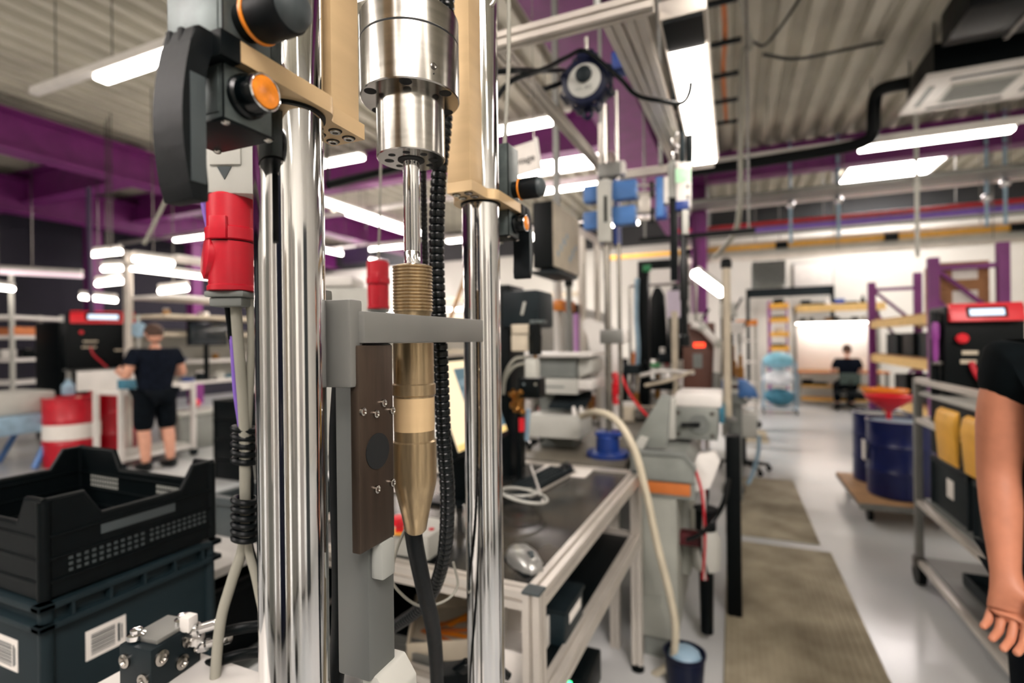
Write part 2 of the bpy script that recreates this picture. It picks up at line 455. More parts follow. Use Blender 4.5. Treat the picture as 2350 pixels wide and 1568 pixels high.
    ob('chrome_rim', B().ring((-.338, ly, lz), .0137, .0009, (1, 0, 0), 36, 8), 'chrome', le)
bracket(False, 0); control_head(False, 0)
bracket(True, .0125); control_head(True, .0125)
# chuck
ch = ob('chuck_body', B().lathe([(.0445, 1.8185), (.0632, 1.8185), (.0645, 1.8200), (.0645, 1.8885), (.0637, 1.8893), (.0637, 1.8907)], (MXX + .004, CHY, 0), n=96), 'steel', mach)
ob('chuck_ring', B().lathe([(.0637, 1.8907), (.0645, 1.8915), (.0645, 1.922), (.0635, 1.923), (.03, 1.923), (.03, 1.95), (.024, 1.95), (.024, 2.42)], (MXX + .004, CHY, 0), n=96), 'steel', ch)
ob('seam_groove', B().lathe([(.0642, 1.8886), (.0642, 1.8914)], (MXX + .004, CHY, 0), n=72, cap=False), 'hole', ch)
sl = ob('chuck_sleeve', B().lathe([(.016, 1.7415), (.0432, 1.7415), (.0445, 1.7428), (.0445, 1.8185)], (MXX + .004, CHY, 0), n=80), 'steel', mach)
ob('bore', B().lathe([(.0175, 1.7414), (.0175, 1.7406), (.0115, 1.7406)], (MXX + .004, CHY, 0), n=40, cap=True), 'hole', sl)
for i in range(8):
    a = math.radians(22 + 45 * i); r = .0046 if i % 4 else .0062
    ob('bolt_hole', B().lathe([(r, 1.7412), (r, 1.7418)], (MXX + .004 + .029 * math.cos(a), CHY + .029 * math.sin(a), 0), n=18), 'hole', sl)
for i in range(6):
    a = math.radians(-62 + 60 * i)
    ob('bolt_hole', B().lathe([(.0078, 1.8181), (.0078, 1.819)], (MXX + .004 + .0545 * math.cos(a), CHY + .0545 * math.sin(a), 0), n=18), 'hole', ch)
a = math.radians(-30); d = V((math.cos(a), math.sin(a), 0))
gs = ob('grease_screw', B().lathe([(.0042, 0), (.0042, .0006), (.003, .0012), (.0016, .0006)], V((MXX + .004, CHY, 1.838)) + d * .0644, d, 16), 'steel_dark', ch)
ob('pin_hole', B().lathe([(.0009, 0), (.0009, .0005)], V((MXX + .004, CHY, 1.829)) + d * .0644, d, 10), 'hole', ch)
ob('piston_rod', B().lathe([(.0108, 1.60), (.0108, 1.6195), (.0104, 1.6202), (.0104, 1.6212), (.0108, 1.622), (.0108, 1.745)], (MXX + .004, CHY, 0), n=40), 'chrome', mach)
# crosshead and tool carriage
cx = MXX + .004
co = []
for k in range(14): co += [(.0245, 1.540 + k * .0044), (.0262, 1.5414 + k * .0044), (.0262, 1.5428 + k * .0044)]
ob('threaded_collar', B().lathe([(.023, 1.535)] + co + [(.022, 1.602), (.0115, 1.604)], (cx, CHY, 0), n=48), 'bronze', mach)
cr = ob('crosshead', B().prism([(-.44, .425), (-.345, .425), (-.345, .70), (-.383, .70), (-.383, .622), (-.44, .622)], 1.500, 1.533, 'z', .002), 'alu_grey', mach)
ob('clevis', B().bx(-.40, -.352, .412, .432, 1.455, 1.545, .004), 'alu_grey', cr)
ob('clevis', B().bx(-.44, -.412, .43, .455, 1.47, 1.56, .004), 'alu_grey', cr)
bd = ob('damper_body', B().lathe([(.010, 1.248), (.014, 1.252), (.0185, 1.275), (.0275, 1.312), (.0285, 1.32), (.0285, 1.37), (.0265, 1.372), (.0265, 1.43), (.0285, 1.432), (.0285, 1.445), (.0265, 1.447), (.0265, 1.4995)], (cx, CHY, 0), n=48), 'bronze', mach)
ob('name_plate', B().lathe([(.0267, 1.385), (.0267, 1.428)], (cx, CHY, 0), n=48, cap=False), 'gold', bd)
ob('guide_post', B().bx(-.405, -.362, .448, .494, 1.135, 1.50, .003), mat('post_grey', (104, 107, 104), .45, .3, .06, 5), mach)
pl = ob('carriage_plate', B().bx(-.360, -.349, .42, .478, 1.285, 1.498, .002), 'brown_steel', mach)
ob('round_port', B().lathe([(.019, 0), (.019, .0012), (.015, .0014)], (-.349, .449, 1.385), (1, 0, 0), 32), 'hole', pl)
for y, z in ((.425, 1.43), (.446, 1.425), (.459, 1.435), (.474, 1.425), (.446, 1.345), (.473, 1.345)):
    ob('cap_screw', B().lathe([(.0042, 0), (.0042, .0028), (.0032, .0034), (.002, .0022)], (-.349, y, z), (1, 0, 0), 16), 'steel', pl)
ob('sensor_block', B().bx(-.362, -.346, .452, .474, 1.245, 1.285, .003), 'grey', mach)
ob('foot_bracket', B().prism([(-.378, 1.06), (-.342, 1.06), (-.342, 1.115), (-.358, 1.137), (-.378, 1.137)], .455, .508, 'y', .003), 'light_grey', mach)
ob('reservoir', B().lathe([(.006, 1.262), (.017, 1.268), (.0195, 1.275), (.0195, 1.47), (.017, 1.48)], (-.43, .53, 0), n=36), 'bronze', mach)
# machine bed (below the picture)
bed = ob('machine_bed', B().bx(-.60, -.30, .22, .92, .55, .64, .01), 'white', mach)
for sx in (-.57, -.33):
    for sy in (.26, .88): ob('bed_leg', B().bx(sx - .03, sx + .03, sy - .03, sy + .03, 0, .55, .004), 'alu_grey', mach)
ob('post_strut', B().bx(-.43, -.37, .44, .50, .64, 1.06, .004), 'alu_grey', mach)
ob('top_plate', B().bx(-.47, -.31, .30, .86, 2.42, 2.47, .004), 'alu_grey', mach)

# black spiral hose hanging beside the rod
def ribbed(name, pts, r, label, cat='hose', m='black_gloss', k=10, pitch=.011, group=None, amp=.18):
    P = spline(pts, 14); L = [0]
    for a, b in zip(P, P[1:]): L.append(L[-1] + (b - a).length)
    out = []; rad = []; s = 0; j = 0
    while s < L[-1]:
        while j < len(L) - 2 and L[j + 1] < s: j += 1
        t = (s - L[j]) / max(1e-9, L[j + 1] - L[j]); out.append(P[j].lerp(P[j + 1], t))
        ph = (s / pitch) % 1
        rad.append(r * (1 - amp * (1 if ph > .72 else 0)))
        s += pitch / 6
    b = B().tube(out, rad, k)
    return ob(name, b, m, None, label, cat, group, smooth=50, loc=P[-1])
def W(*l): return [at(x, y, d=d) for x, y, d in l]
ribbed('spiral_hose', W((1026, -60, .765), (1022, 250, .765), (1006, 420, .765), (1002, 600, .77), (1010, 800, .77), (1018, 1000, .78), (1027, 1150, .80), (1016, 1290, .84), (975, 1385, .92), (900, 1440, 1.02), (850, 1460, 1.05)), .0118, 'black spiral-wrapped hose hanging behind the piston rod')
ribbed('thin_spiral_cable', W((968, -40, .86), (969, 200, .86), (972, 420, .86), (976, 600, .86), (985, 760, .88)), .0055, 'thin dark spiral cable hanging beside the piston rod', 'cable', pitch=.008)
def cable(name, pts, r, m, label, cat='cable', n=10, group=None, k=8):
    P = spline(pts, k)
    return ob(name, B().tube(P, r, n), m, None, label, cat, group, smooth=60, loc=P[-1])
cable('black_hose', W((948, 1218, .69), (955, 1265, .70), (975, 1360, .74), (995, 1450, .80), (1003, 1568, .88), (1000, 1680, .95)), .0115, 'rubber', 'thick black hose leaving the bottom of the bronze damper', 'hose')
cable('thin_wire', W((930, 1215, .72), (913, 1255, .73), (902, 1300, .74), (905, 1345, .78), (960, 1390, .84), (1020, 1380, .88), (1050, 1345, .9), (1040, 1290, .9)), .0022, 'cable_grey', 'thin loose wire looping under the bronze damper')
cable('flat_black_cable', W((784, 860, .62), (776, 1000, .62), (778, 1150, .62), (782, 1300, .62), (780, 1450, .62), (768, 1568, .62), (758, 1700, .62)), .0105, 'rubber', 'thick black cable running down beside the left chrome column')
cable('pale_pipe', W((1168, -40, 1.0), (1167, 150, 1.0), (1158, 330, 1.0), (1152, 420, 1.0), (1150, 560, 1.02)), .004, 'cable_grey', 'thin pale pipe beside the right chrome column', 'pipe')
cable('hook_ring', W((1086, -20, .86), (1090, 8, .86), (1105, 18, .86), (1125, 14, .86), (1136, -8, .86), (1138, -40, .86)), .004, 'steel', 'steel hook bent round the top of the right column', 'hook')
# ---------------------------------------------------------------- slotted aluminium table right of the machine
TX, TY, TR = -.425, 1.14, -.03
tab = th('profile_table', 'black-topped table of slotted aluminium profiles with lower shelf', 'table', (TX, TY, 0), TR)
PM[tab.name] = MX.Identity(4)                 # local space: x to the left is negative, y runs down the aisle
TW, TL = .90, 1.26
def tp(x, y, z): return MX.Translation((TX, TY, 0)) @ MX.Rotation(TR, 4, 'Z') @ V((x, y, z))
for x in (-.0225, -TW + .0225):
    for y in (.0225, TL - .0225):
        lg = ob('leg', alu((x, y, .03), (x, y, .895 if (x > -.1 and y < .1) else .855), .045), 'alu', tab)
        ob('end_cap', B().bx(x - .0235, x + .0235, y - .0235, y + .0235, .895, .902, .003), 'dark_grey', lg)
        ob('levelling_foot', B().lathe([(.03, 0), (.03, .01), (.012, .016), (.008, .03)], (x, y, 0), n=16), 'black', lg)
for z in (.8775, .598):
    for x in (-.0225, -TW + .0225): ob('side_rail', alu((x, .045, z), (x, TL - (.045 if z < .8 else 0), z), .045), 'alu', tab)
    for y in (.0225, TL - .0225): ob('cross_rail', alu((-TW + .045, y, z), (-.045, y, z), .045), 'alu', tab)
mat('table_top', (30, 33, 34), .24, .1, .4, 6, rgb2=(70, 64, 54))
ob('table_top', B().bx(-TW + .03, -.03, .03, TL - .03, .882, .8925, .001), 'table_top', tab)
ob('lower_shelf', B().bx(-TW + .03, -.03, .03, TL - .03, .6, .608, .001), 'black', tab)
ob('back_panel', B().bx(-TW + .03, -TW + .036, .05, TL - .05, .62, .855), 'charcoal', tab)
ZT = .8935
# keyboard, mice, pads
def keyboard(label, c, rz, z):
    k = th('keyboard', label, 'keyboard', (c[0], c[1], z), rz); PM[k.name] = MX.Identity(4)
    ob('base', B().bx(-.22, .22, -.07, .07, 0, .014, .005), 'black', k)
    b = B()
    for r in range(5):
        for i in range(15):
            b.box((-.2 + i * .0286, -.052 + r * .024, .018), (.023, .019, .009), .002, seg=1)
    ob('keys', b, 'charcoal', k, kind='stuff')
    ob('palm_edge', B().bx(-.22, .22, -.078, -.069, .001, .01, .003), 'alu', k)
    return k
p = at(1238, 1108, z=ZT)
keyboard('black keyboard lying on the aluminium table behind the cable coil', p, math.radians(82), ZT)
def mouse(name, label, c, rz, m, z):
    k = th(name, label, 'mouse', (c[0], c[1], z), rz); PM[k.name] = MX.Identity(4)
    pr = [(-.058, .002), (-.058, .012), (-.045, .028), (-.02, .037), (.01, .036), (.04, .026), (.056, .014), (.058, .002)]
    b = B(); rings = []
    for i, (x, h) in enumerate(pr):
        w = .032 * math.sqrt(max(.12, 1 - (x / .064) ** 2))
        rings.append([b.bm.verts.new((x, w * math.cos(a), .002 + h * max(0, math.sin(a)) ** .7)) for a in [math.pi * j / 10 for j in range(11)]])
    for A, D in zip(rings, rings[1:]):
        for j in range(10): b.bm.faces.new((A[j], A[j + 1], D[j + 1], D[j]))
    b.bm.faces.new(rings[0]); b.bm.faces.new(rings[-1][::-1])
    ob('shell', b, m, k, smooth=60)
    ob('scroll_wheel', B().cyl((.03, -.004, .031), (.03, .004, .031), .009, n=16), 'dark_grey', k)
    ob('base', B().bx(-.056, .056, -.03, .03, 0, .003, .002), 'black', k)
    return k
p = at(1298, 1083, z=ZT)
ob('mouse_pad', B().box((0, 0, .0025), (.24, .20, .004), .002), 'paper', None, 'white mouse pad with orange print under the black mouse', 'mouse pad', loc=None).location = (p.x - .005, p.y + .02, ZT)
mouse('computer_mouse', 'black computer mouse on the white mouse pad', (p.x, p.y), math.radians(95), 'black_gloss', ZT + .0045)
p = at(1203, 1296, z=ZT)
mouse('silver_mouse', 'silver and black mouse near the front corner of the aluminium table', (p.x, p.y), math.radians(-40), mat('silver', (158, 158, 154), .3, .6, .05, 20), ZT).scale = (1.25, 1.25, 1.25)
# coil of grey tubes
t = th('tube_coil', 'coil of pale air tubes lying in front of the keyboard', 'tube', at(1205, 1135, z=ZT))
for i in range(4):
    c = at(1188 + i * 5, 1128 + i * 3, z=ZT + .03 + i * .011)
    ob('tube_turn', B().ring(c, .065 + i * .006, .005, (.12 * i - .18, .1, 1), 28, 8), 'light_grey' if i % 2 else 'charcoal', t)
ob('pale_stick', B().cyl(at(1218, 1068, z=ZT + .045), at(1247, 1154, z=ZT + .006), .0045), 'white', None, 'thin pale plastic stick lying across the keyboard', 'stick', loc=at(1247, 1154, z=ZT))
# emergency stop box
e0 = at(905, 1285, z=ZT)
bp = at(917, 1200, z=ZT + .10)
es = th('emergency_stop_box', 'pale grey switch box with red emergency stop button', 'switch box', (e0.x + .05, e0.y + .07, ZT))
ob('case', B().bx(e0.x - .06, e0.x + .105, e0.y + .01, e0.y + .15, ZT, ZT + .075, .006), 'light_grey', es)
ob('base_strip', B().bx(e0.x - .065, e0.x + .11, e0.y + .004, e0.y + .135, ZT, ZT + .010, .002), 'black', es)
ob('yellow_plate', B().lathe([(.03, 0), (.03, .002)], (bp.x, bp.y, ZT + .075), n=28), 'yellow', es)
sb = ob('stop_button', B().lathe([(.012, .002), (.012, .02), (.022, .022), (.0225, .035), (.019, .043), (.0005, .046)], (bp.x, bp.y, ZT + .075), n=28), 'red_bright', es)
ob('reset_button', B().lathe([(.008, 0), (.008, .004), (.0005, .006)], (e0.x + .085, e0.y + .06, ZT + .075), n=18), 'red', es)
for i in range(3):
    c = (e0.x + .05 + i * .028, e0.y + .18 + .02 * i, ZT)
    ob('chrome_sleeve', B().lathe([(.009, 0), (.009, .075), (.006, .08), (.006, .1), (.0005, .102)], c, n=18), 'chrome', None, ('left', 'middle', 'right')[i] + ' of three small chrome sleeves behind the switch box', 'sleeve', 'chrome sleeves on the table', loc=c)
# monitor, facing the aisle and leaning back
m0 = at(1039, 1050, x=-.88); m1 = at(1192, 1000, x=-.82)
mo = th('monitor', 'touch monitor with cream and blue screen leaning back on the table', 'monitor', (-.98, (m0.y + m1.y) / 2, ZT))
tilt = MX.Translation((-.86, (m0.y + m1.y) / 2, m0.z)) @ MX.Rotation(.05, 4, 'Z') @ MX.Rotation(math.radians(-20), 4, 'Y')
hw = (m1.y - m0.y) / 2 + .02
def mb(b): return b.xf(tilt)
ob('case', mb(B().bx(-.035, 0, -hw, hw, 0, .36, .008)), 'black', mo)
mat('screen_cream', (214, 198, 164), .3, 0, 0, emit=.8)
mat('screen_blue', (78, 108, 122), .3, 0, 0, emit=.35)
mat('screen_yellow', (236, 204, 128), .3, 0, 0, emit=.4)
sc_ = ob('screen', mb(B().bx(.0, .002, -hw + .016, hw - .016, .02, .34)), 'screen_cream', mo, label='cream screen area')
ob('menu_column', mb(B().bx(.002, .003, -hw * .28, hw - .018, .045, .31)), 'screen_blue', sc_)
ob('status_bar', mb(B().bx(.002, .003, -hw + .018, hw - .018, .021, .042)), 'screen_yellow', sc_)
for r in range(5):
    for c in range(3):
        ob('menu_key', mb(B().bx(.003, .004, -hw * .24 + c * .062, -hw * .24 + c * .062 + .05, .06 + r * .045, .085 + r * .045)), 'screen_yellow' if r < 2 else 'blue_pale', sc_)
ob('stand', B().bx(-1.0, -.92, (m0.y + m1.y) / 2 - .06, (m0.y + m1.y) / 2 + .06, ZT + .012, m0.z + .12, .01), 'black', mo)
ob('stand_foot', B().bx(-1.06, -.84, (m0.y + m1.y) / 2 - .12, (m0.y + m1.y) / 2 + .12, ZT, ZT + .014, .005), 'black', mo)
# things on the lower shelf
ZS = .609
def tray(name, label, cx, cy, sx, sy, h, m, rz=0, z=ZS, cat='tray', th_=.006):
    t = th(name, label, cat, (cx, cy, z), rz); PM[t.name] = MX.Identity(4)
    ob('bottom', B().bx(-sx / 2, sx / 2, -sy / 2, sy / 2, 0, th_), m, t)
    for s in (-1, 1):
        ob('side', B().bx(s * sx / 2 - th_ / 2, s * sx / 2 + th_ / 2, -sy / 2, sy / 2, 0, h, .001), m, t)
        ob('side', B().bx(-sx / 2, sx / 2, s * sy / 2 - th_ / 2, s * sy / 2 + th_ / 2, 0, h, .001), m, t)
    return t
tray('cardboard_tray', 'open pale cardboard tray holding orange strips on the lower shelf', -.80, 1.38, .24, .28, .055, 'cream', .5, z=ZS + .001)
slab = ['longest bright', 'dull', 'crossing bright', 'second dull', 'slanted bright', 'topmost dull']
for i in range(6):
    c = V((-.82 + (i % 3) * .02, 1.33 + i * .018, ZS + .01 + .0045 * i))
    ob('orange_strip', B().box((0, 0, 0), (.13, .018, .003), .001, rot=.3 * (i - 2) + .4), 'orange' if i % 2 else 'orange_dull', None, slab[i] + ' orange strip in the cardboard tray on the lower shelf', 'strip', 'orange strips in the tray', loc=None).location = c
tray('grey_tray', 'flat grey metal tray under the cardboard tray front edge', -.90, 1.232, .26, .06, .03, 'alu_grey', .05, z=ZS + .001)
tray('white_tray', 'white cardboard tray beside the charcoal bin on the lower shelf', -.575, 1.34, .14, .22, .085, 'paper', .0, z=ZS + .001)
ob('orange_folder', B().box((0, 0, 0), (.1, .05, .006), .001, rot=.4), 'orange', None, 'orange folder lying in the white tray', 'folder').location = (-.575, 1.30, ZS + .014)
p = at(1268, 1462, z=ZS)
bn = th('parts_bin', 'charcoal parts bin with white label on the lower shelf', 'bin', (p.x, p.y + .05, ZS), TR); PM[bn.name] = MX.Identity(4)
ob('bin_body', B().bx(-.055, .055, -.09, .09, 0, .1, .006), 'box_grey', bn)
ob('rim', B().bx(-.06, .06, -.095, .095, .095, .108, .004), 'charcoal', bn)
ob('label_plate', B().bx(.0555, .0565, -.05, .06, .05, .08), 'paper', bn)
# power unit on the floor with a green lamp
p = at(1310, 1556, d=1.6)
pu = th('power_unit', 'small black power unit with green lamp below the table', 'power unit', (p.x, p.y, .40))
ob('case', B().bx(p.x - .06, p.x + .06, p.y - .03, p.y + .15, p.z - .08, p.z + .02, .006), 'black', pu)
ob('green_lamp', B().bx(p.x + .0, p.x + .012, p.y - .034, p.y - .029, p.z - .03, p.z + .01, .002), mat('led_green', (70, 255, 150), .4, 0, 0, emit=3), pu)
ob('bracket_leg', B().bx(p.x - .05, p.x + .05, p.y + .05, p.y + .09, 0, p.z - .08), 'alu_grey', pu)
# black clamp at the column foot
p = at(1050, 1560, d=.98)
p = at(1040, 1560, d=1.03)
cl = th('toggle_clamp', 'black toggle clamp at the foot of the right chrome column', 'clamp', (p.x, p.y, p.z - .3))
ob('jaw', B().box(p, (.07, .05, .05), .008, rot=.6), 'black', cl)
ob('lever', B().tube([p + V((0, 0, .01)), p + V((.03, .0, .035)), p + V((.07, .03, .03)), p + V((.1, .05, .0))], [.012, .014, .012, .008], 10), 'black_gloss', cl)
ob('clamp_post', B().cyl(p - V((0, 0, .18)), p, .012), 'black', cl)

# ---------------------------------------------------------------- grey grinder behind the table
GY = 2.46
g = th('grinding_machine', 'grey bench grinder with sloped guard plate and orange front strip', 'machine', (-.3, 2.75, 0))
mat('grind_grey', (138, 142, 136), .45, .1, .1, 8)
mat('grind_cab', (168, 170, 160), .5, .05, .08, 5)
ob('cabinet', B().bx(-.41, -.245, GY + .03, 3.2, .10, .765, .006), 'grind_cab', g)
ob('cabinet_side', B().bx(-.41, -.205, GY + .3, 3.2, .30, .765, .006), 'grind_cab', g)
ob('plinth', B().bx(-.40, -.27, GY + .05, 3.15, 0, .10), 'grind_grey', g)
ob('cabinet_door', B().bx(-.395, -.26, GY + .022, GY + .031, .30, .74, .003), 'grind_cab', g)
ob('orange_strip', B().bx(-.41, -.182, GY + .01, GY + .05, .785, .838, .002), 'orange_dull', g)
ob('bed', B().bx(-.44, -.16, GY + .02, 3.15, .765, .85, .004), 'grind_grey', g)
ob('head_housing', B().prism([(-.448, .848), (-.163, .848), (-.163, .915), (-.205, .972), (-.43, .972), (-.448, .955)], GY, 2.98, 'y', .006), 'grind_grey', g)
ob('housing_lip', B().prism([(-.452, .96), (-.425, .982), (-.20, .982), (-.155, .92), (-.155, .90), (-.206, .966), (-.425, .966), (-.448, .945)], GY - .012, GY + .03, 'y'), 'mid_grey', g)
ob('guard_plate', B().prism([(-.46, .975), (-.29, .985), (-.27, 1.235), (-.315, 1.235), (-.42, 1.055)], GY + .08, GY + .115, 'y', .004), 'grind_grey', g)
ob('guard_lip', B().prism([(-.455, .968), (-.40, .968), (-.37, 1.03), (-.41, 1.04)], GY + .03, GY + .09, 'y', .003), 'light_grey', g)
x0, x1, z0, z1 = FY(1545, 935, 1648, 1013, 2.75)
hb = ob('spindle_head', B().bx(x0, x1, 2.75, 3.05, z0, z1, .008), 'grind_grey', g)
c = V(((x0 + x1) / 2 + .02, 2.75, (z0 + z1) / 2))
ob('spindle_ring', B().lathe([(.052, 0), (.052, .006), (.042, .008), (.04, .002), (.02, .002)], c, (0, -1, 0), 32), 'mid_grey', hb)
ob('clamp_lever', B().tube([c + V((.0, -.01, 0)), c + V((-.05, -.03, 0)), c + V((-.085, -.03, -.004))], [.012, .009, .013], 10), 'black', hb)
for sx in (x0 + .025, x1 - .025):
    for sz in (z0 + .025, z1 - .025): ob('cap_screw', B().lathe([(.011, 0), (.011, .005), (.006, .006), (.005, .002)], (sx, 2.75, sz), (0, -1, 0), 16), 'steel_dark', hb)
ob('top_cover', B().bx(x0 + .005, x1 + .02, 2.78, 3.1, z1, z1 + .07, .015), 'white', hb)
ob('front_column', B().bx(x0 - .04, x0 + .012, 2.72, 2.9, z0, z1 + .045, .006), 'light_grey', hb)
ob('white_cloth', B().prism([(-.165, .80), (-.10, .82), (-.055, .945), (-.075, .985), (-.15, .97), (-.18, .90)], 2.5, 2.56, 'y', .006), 'white', None, 'white cloth hanging over the right end of the grey grinder', 'cloth', loc=(-.12, 2.53, .80))
for i, (mm, dx) in enumerate((('red', .0), ('white', .012), ('red', .03), ('black', .02))):
    cable('hanging_lead', [at(1595 + i * 8, 1075, y=2.5 + dx), at(1612 + i * 4, 1140, y=2.5 + dx), at(1618 - i * 4, 1240, y=2.52 + dx), at(1612 + i * 5, 1330, y=2.6 + dx)], .006, mm, ('red', 'white', 'second red', 'black')[i] + ' lead hanging at the right side of the grinder', 'cable', group='leads beside the grinder')
ribbed('coiled_cable', [at(1575, 1240, y=2.46), at(1610, 1225, y=2.47), at(1640, 1190, y=2.5), at(1662, 1150, y=2.6), at(1672, 1100, y=2.7)], .012, 'black coiled cable sagging beside the grinder cabinet', 'cable', pitch=.012, amp=.4)
x0, x1, z0, z1 = FY(1652, 1000, 1676, 1215, 3.0)
ob('black_post', B().bx(-.04, .035, 3.0, 3.1, 0, z1, .008), 'black', None, 'tall black post standing at the edge of the rubber mats', 'post', loc=(0, 3.05, 0))
# suction hose
cable('suction_hose', [at(1335, 955, y=2.45), at(1370, 946, y=2.35), at(1415, 965, y=2.3), at(1455, 1030, y=2.28), at(1480, 1120, y=2.27), at(1508, 1250, y=2.26), at(1538, 1370, y=2.28), at(1550, 1450, y=2.3), at(1540, 1520, y=2.33), at(1500, 1550, y=2.38)], .0165, 'beige_hose', 'curved beige suction hose arching over the aluminium table corner', 'hose', 14)
mat('red_dark', (84, 12, 22), .6, 0, .2, 30)
# vacuum things on the floor
p = at(1565, 1530, z=.15)
vc = th('blue_bucket', 'small dark blue bucket with cloths on the floor under the hose', 'bucket', (p.x, p.y + .12, 0))
ob('pail', B().lathe([(.075, 0), (.085, .13), (.09, .135), (.09, .145), (.08, .145), (.07, .02)], (p.x, p.y + .12, 0), n=24), 'navy', vc)
ob('cloth', B().sph((p.x, p.y + .12, .13), .07, 12, (1, 1, .5)), 'blue_pale', vc)
cn = V((-.13, 2.72, 0))
bt = th('dust_container', 'clear grey dust container hanging below the grinder bench', 'container', (cn.x, cn.y, .3))
ob('canister', B().lathe([(.04, .36), (.065, .37), (.07, .52), (.055, .56)], (cn.x, cn.y, 0), n=24), 'light_grey', bt)
ob('canister_neck', B().lathe([(.05, .56), (.05, .66), (.06, .665)], (cn.x, cn.y, 0), n=24), 'black', bt)
ob('hose_end', B().lathe([(.03, .05), (.035, .36)], (cn.x, cn.y, 0), n=16), 'black', bt)
ob('red_brush', B().bx(-.25, -.13, 2.62, 2.7, .50, .56, .01), 'red_dark', None, 'dark red brush tucked under the grinder', 'brush', loc=(-.19, 2.66, .5))

# ---------------------------------------------------------------- bench behind the table with the screwdriving stand
bb = th('work_bench', 'grey work bench carrying the screwdriver stand and instruments', 'bench', (-1.1, 3.0, 0))
ob('bench_top', B().bx(-1.75, -.48, 2.46, 3.7, .86, .90, .004), mat('bench_top', (112, 106, 94), .5, 0, .2, 6), bb)
for x in (-1.7, -.54):
    for y in (2.52, 3.64): ob('leg', alu((x, y, 0), (x, y, .86), .045), 'alu', bb)
ob('drawer_unit', B().bx(-1.6, -1.0, 2.6, 3.5, .2, .84, .006), 'grind_cab', bb)
sp = at(1395, 1046, z=.90)
SY = sp.y
st = th('screwdriver_stand', 'tall two-pole screwdriver stand with blue slides and blue round base', 'stand', (sp.x, SY, .9))
ob('round_base', B().lathe([(.11, .90), (.11, .918), (.105, .925), (.06, .93), (.058, 1.0), (.05, 1.008)], (sp.x, SY, 0), n=32), 'blue', st)
ob('base_plate', B().bx(sp.x - .055, sp.x + .075, SY - .05, SY + .06, 1.008, 1.03, .004), 'blue', st)
def X_(px, y=SY): return at(px, 784, y=y).x
def Z_(px, py, y=SY): return at(px, py, y=y).z
zt = Z_(1395, 240)
ob('pole', B().cyl((X_(1396), SY, 1.03), (X_(1394), SY, zt), .0175, n=20), 'steel', st)
ob('pole', B().cyl((X_(1423), SY, 1.03), (X_(1422), SY, zt + .06), .0105, n=16), 'steel', st)
ob('pole', B().cyl((X_(1384), SY - .02, Z_(1384, 400)), (X_(1384), SY - .02, zt - .1), .008, n=12), 'alu', st)
for py in (392, 772):
    ob('pole_clamp', B().bx(X_(1380), X_(1432), SY - .035, SY + .035, Z_(1400, py + 17), Z_(1400, py - 15), .006), 'alu_grey', st)
    ob('clamp_end', B().bx(X_(1431), X_(1440), SY - .03, SY + .03, Z_(1400, py + 15), Z_(1400, py - 15), .004), 'white', st)
sy2 = SY - .06
ob('slide_plate', B().bx(X_(1376, sy2), X_(1406, sy2), sy2 - .02, sy2 + .02, Z_(1390, 556, sy2), Z_(1390, 414, sy2), .004), 'light_grey', st)
ob('slide_scale', B().bx(X_(1392, sy2), X_(1399, sy2), sy2 - .022, sy2 - .019, Z_(1390, 512, sy2), Z_(1390, 452, sy2)), 'black', st)
for (a, b_, c_, d_, m_) in ((1341, 430, 1376, 464, 'blue_light'), (1341, 490, 1376, 526, 'blue_light'), (1407, 420, 1462, 456, 'blue_light'), (1407, 478, 1460, 514, 'blue_light'), (1408, 412, 1424, 560, 'blue'), (1376, 545, 1390, 560, 'blue'), (1376, 480, 1388, 488, 'blue')):
    x0, x1, z0, z1 = FY(a, b_, c_, d_, SY)
    ob('blue_slide', B().bx(x0, x1, SY - .03 + (.0 if m_ == 'blue_light' else .02), SY + .04, z0, z1, .006), m_, st)
for py in (435, 495):
    for k, off in enumerate((-10, 8)):
        ob('guide_rod', B().cyl((X_(1458), SY, Z_(1460, py + off)), (X_(1512), SY, Z_(1510, py + off)), .006, n=10), 'alu', st)
    ob('rod_collar', B().bx(X_(1497), X_(1504), SY - .02, SY + .02, Z_(1500, py + 17), Z_(1500, py - 17), .003), 'black', st)
ob('link_plate', B().bx(X_(1470), X_(1496), SY + .0, SY + .012, Z_(1480, 488), Z_(1480, 440), .003), 'alu', st)
ob('slide_end', B().bx(X_(1510), X_(1528), SY - .03, SY + .03, Z_(1515, 500), Z_(1515, 408), .008), 'blue_light', st)
ob('slide_end_cap', B().bx(X_(1528), X_(1539), SY - .028, SY + .028, Z_(1530, 470), Z_(1530, 408), .008), 'white', st)
ob('lower_end', B().bx(X_(1508), X_(1536), SY - .02, SY + .02, Z_(1515, 505), Z_(1515, 476), .004), 'blue', st)
ob('torque_arm', B().bx(X_(1541), X_(1559), SY - .02, SY + .02, Z_(1550, 645), Z_(1550, 455), .004), 'black', st)
ob('arm_cap', B().bx(X_(1538), X_(1556), SY - .02, SY + .02, Z_(1550, 455), Z_(1550, 372), .004), 'grey', st)
lb = ob('drive_unit', B().bx(X_(1557), X_(1590), SY - .03, SY + .03, Z_(1570, 482), Z_(1570, 372), .005), 'white', st)
ob('green_label', B().bx(X_(1556), X_(1591), SY - .032, SY - .03, Z_(1570, 422), Z_(1570, 390)), mat('label_green', (190, 240, 200), .5, 0, .1, 30), lb)
ob('blue_band', B().bx(X_(1556), X_(1586), SY - .034, SY + .034, Z_(1570, 484), Z_(1570, 464), .003), 'blue', st)
for py in (432, 456): ob('socket', B().bx(X_(1581), X_(1586), SY - .032, SY - .029, Z_(1580, py + 4), Z_(1580, py - 4)), 'black', lb)
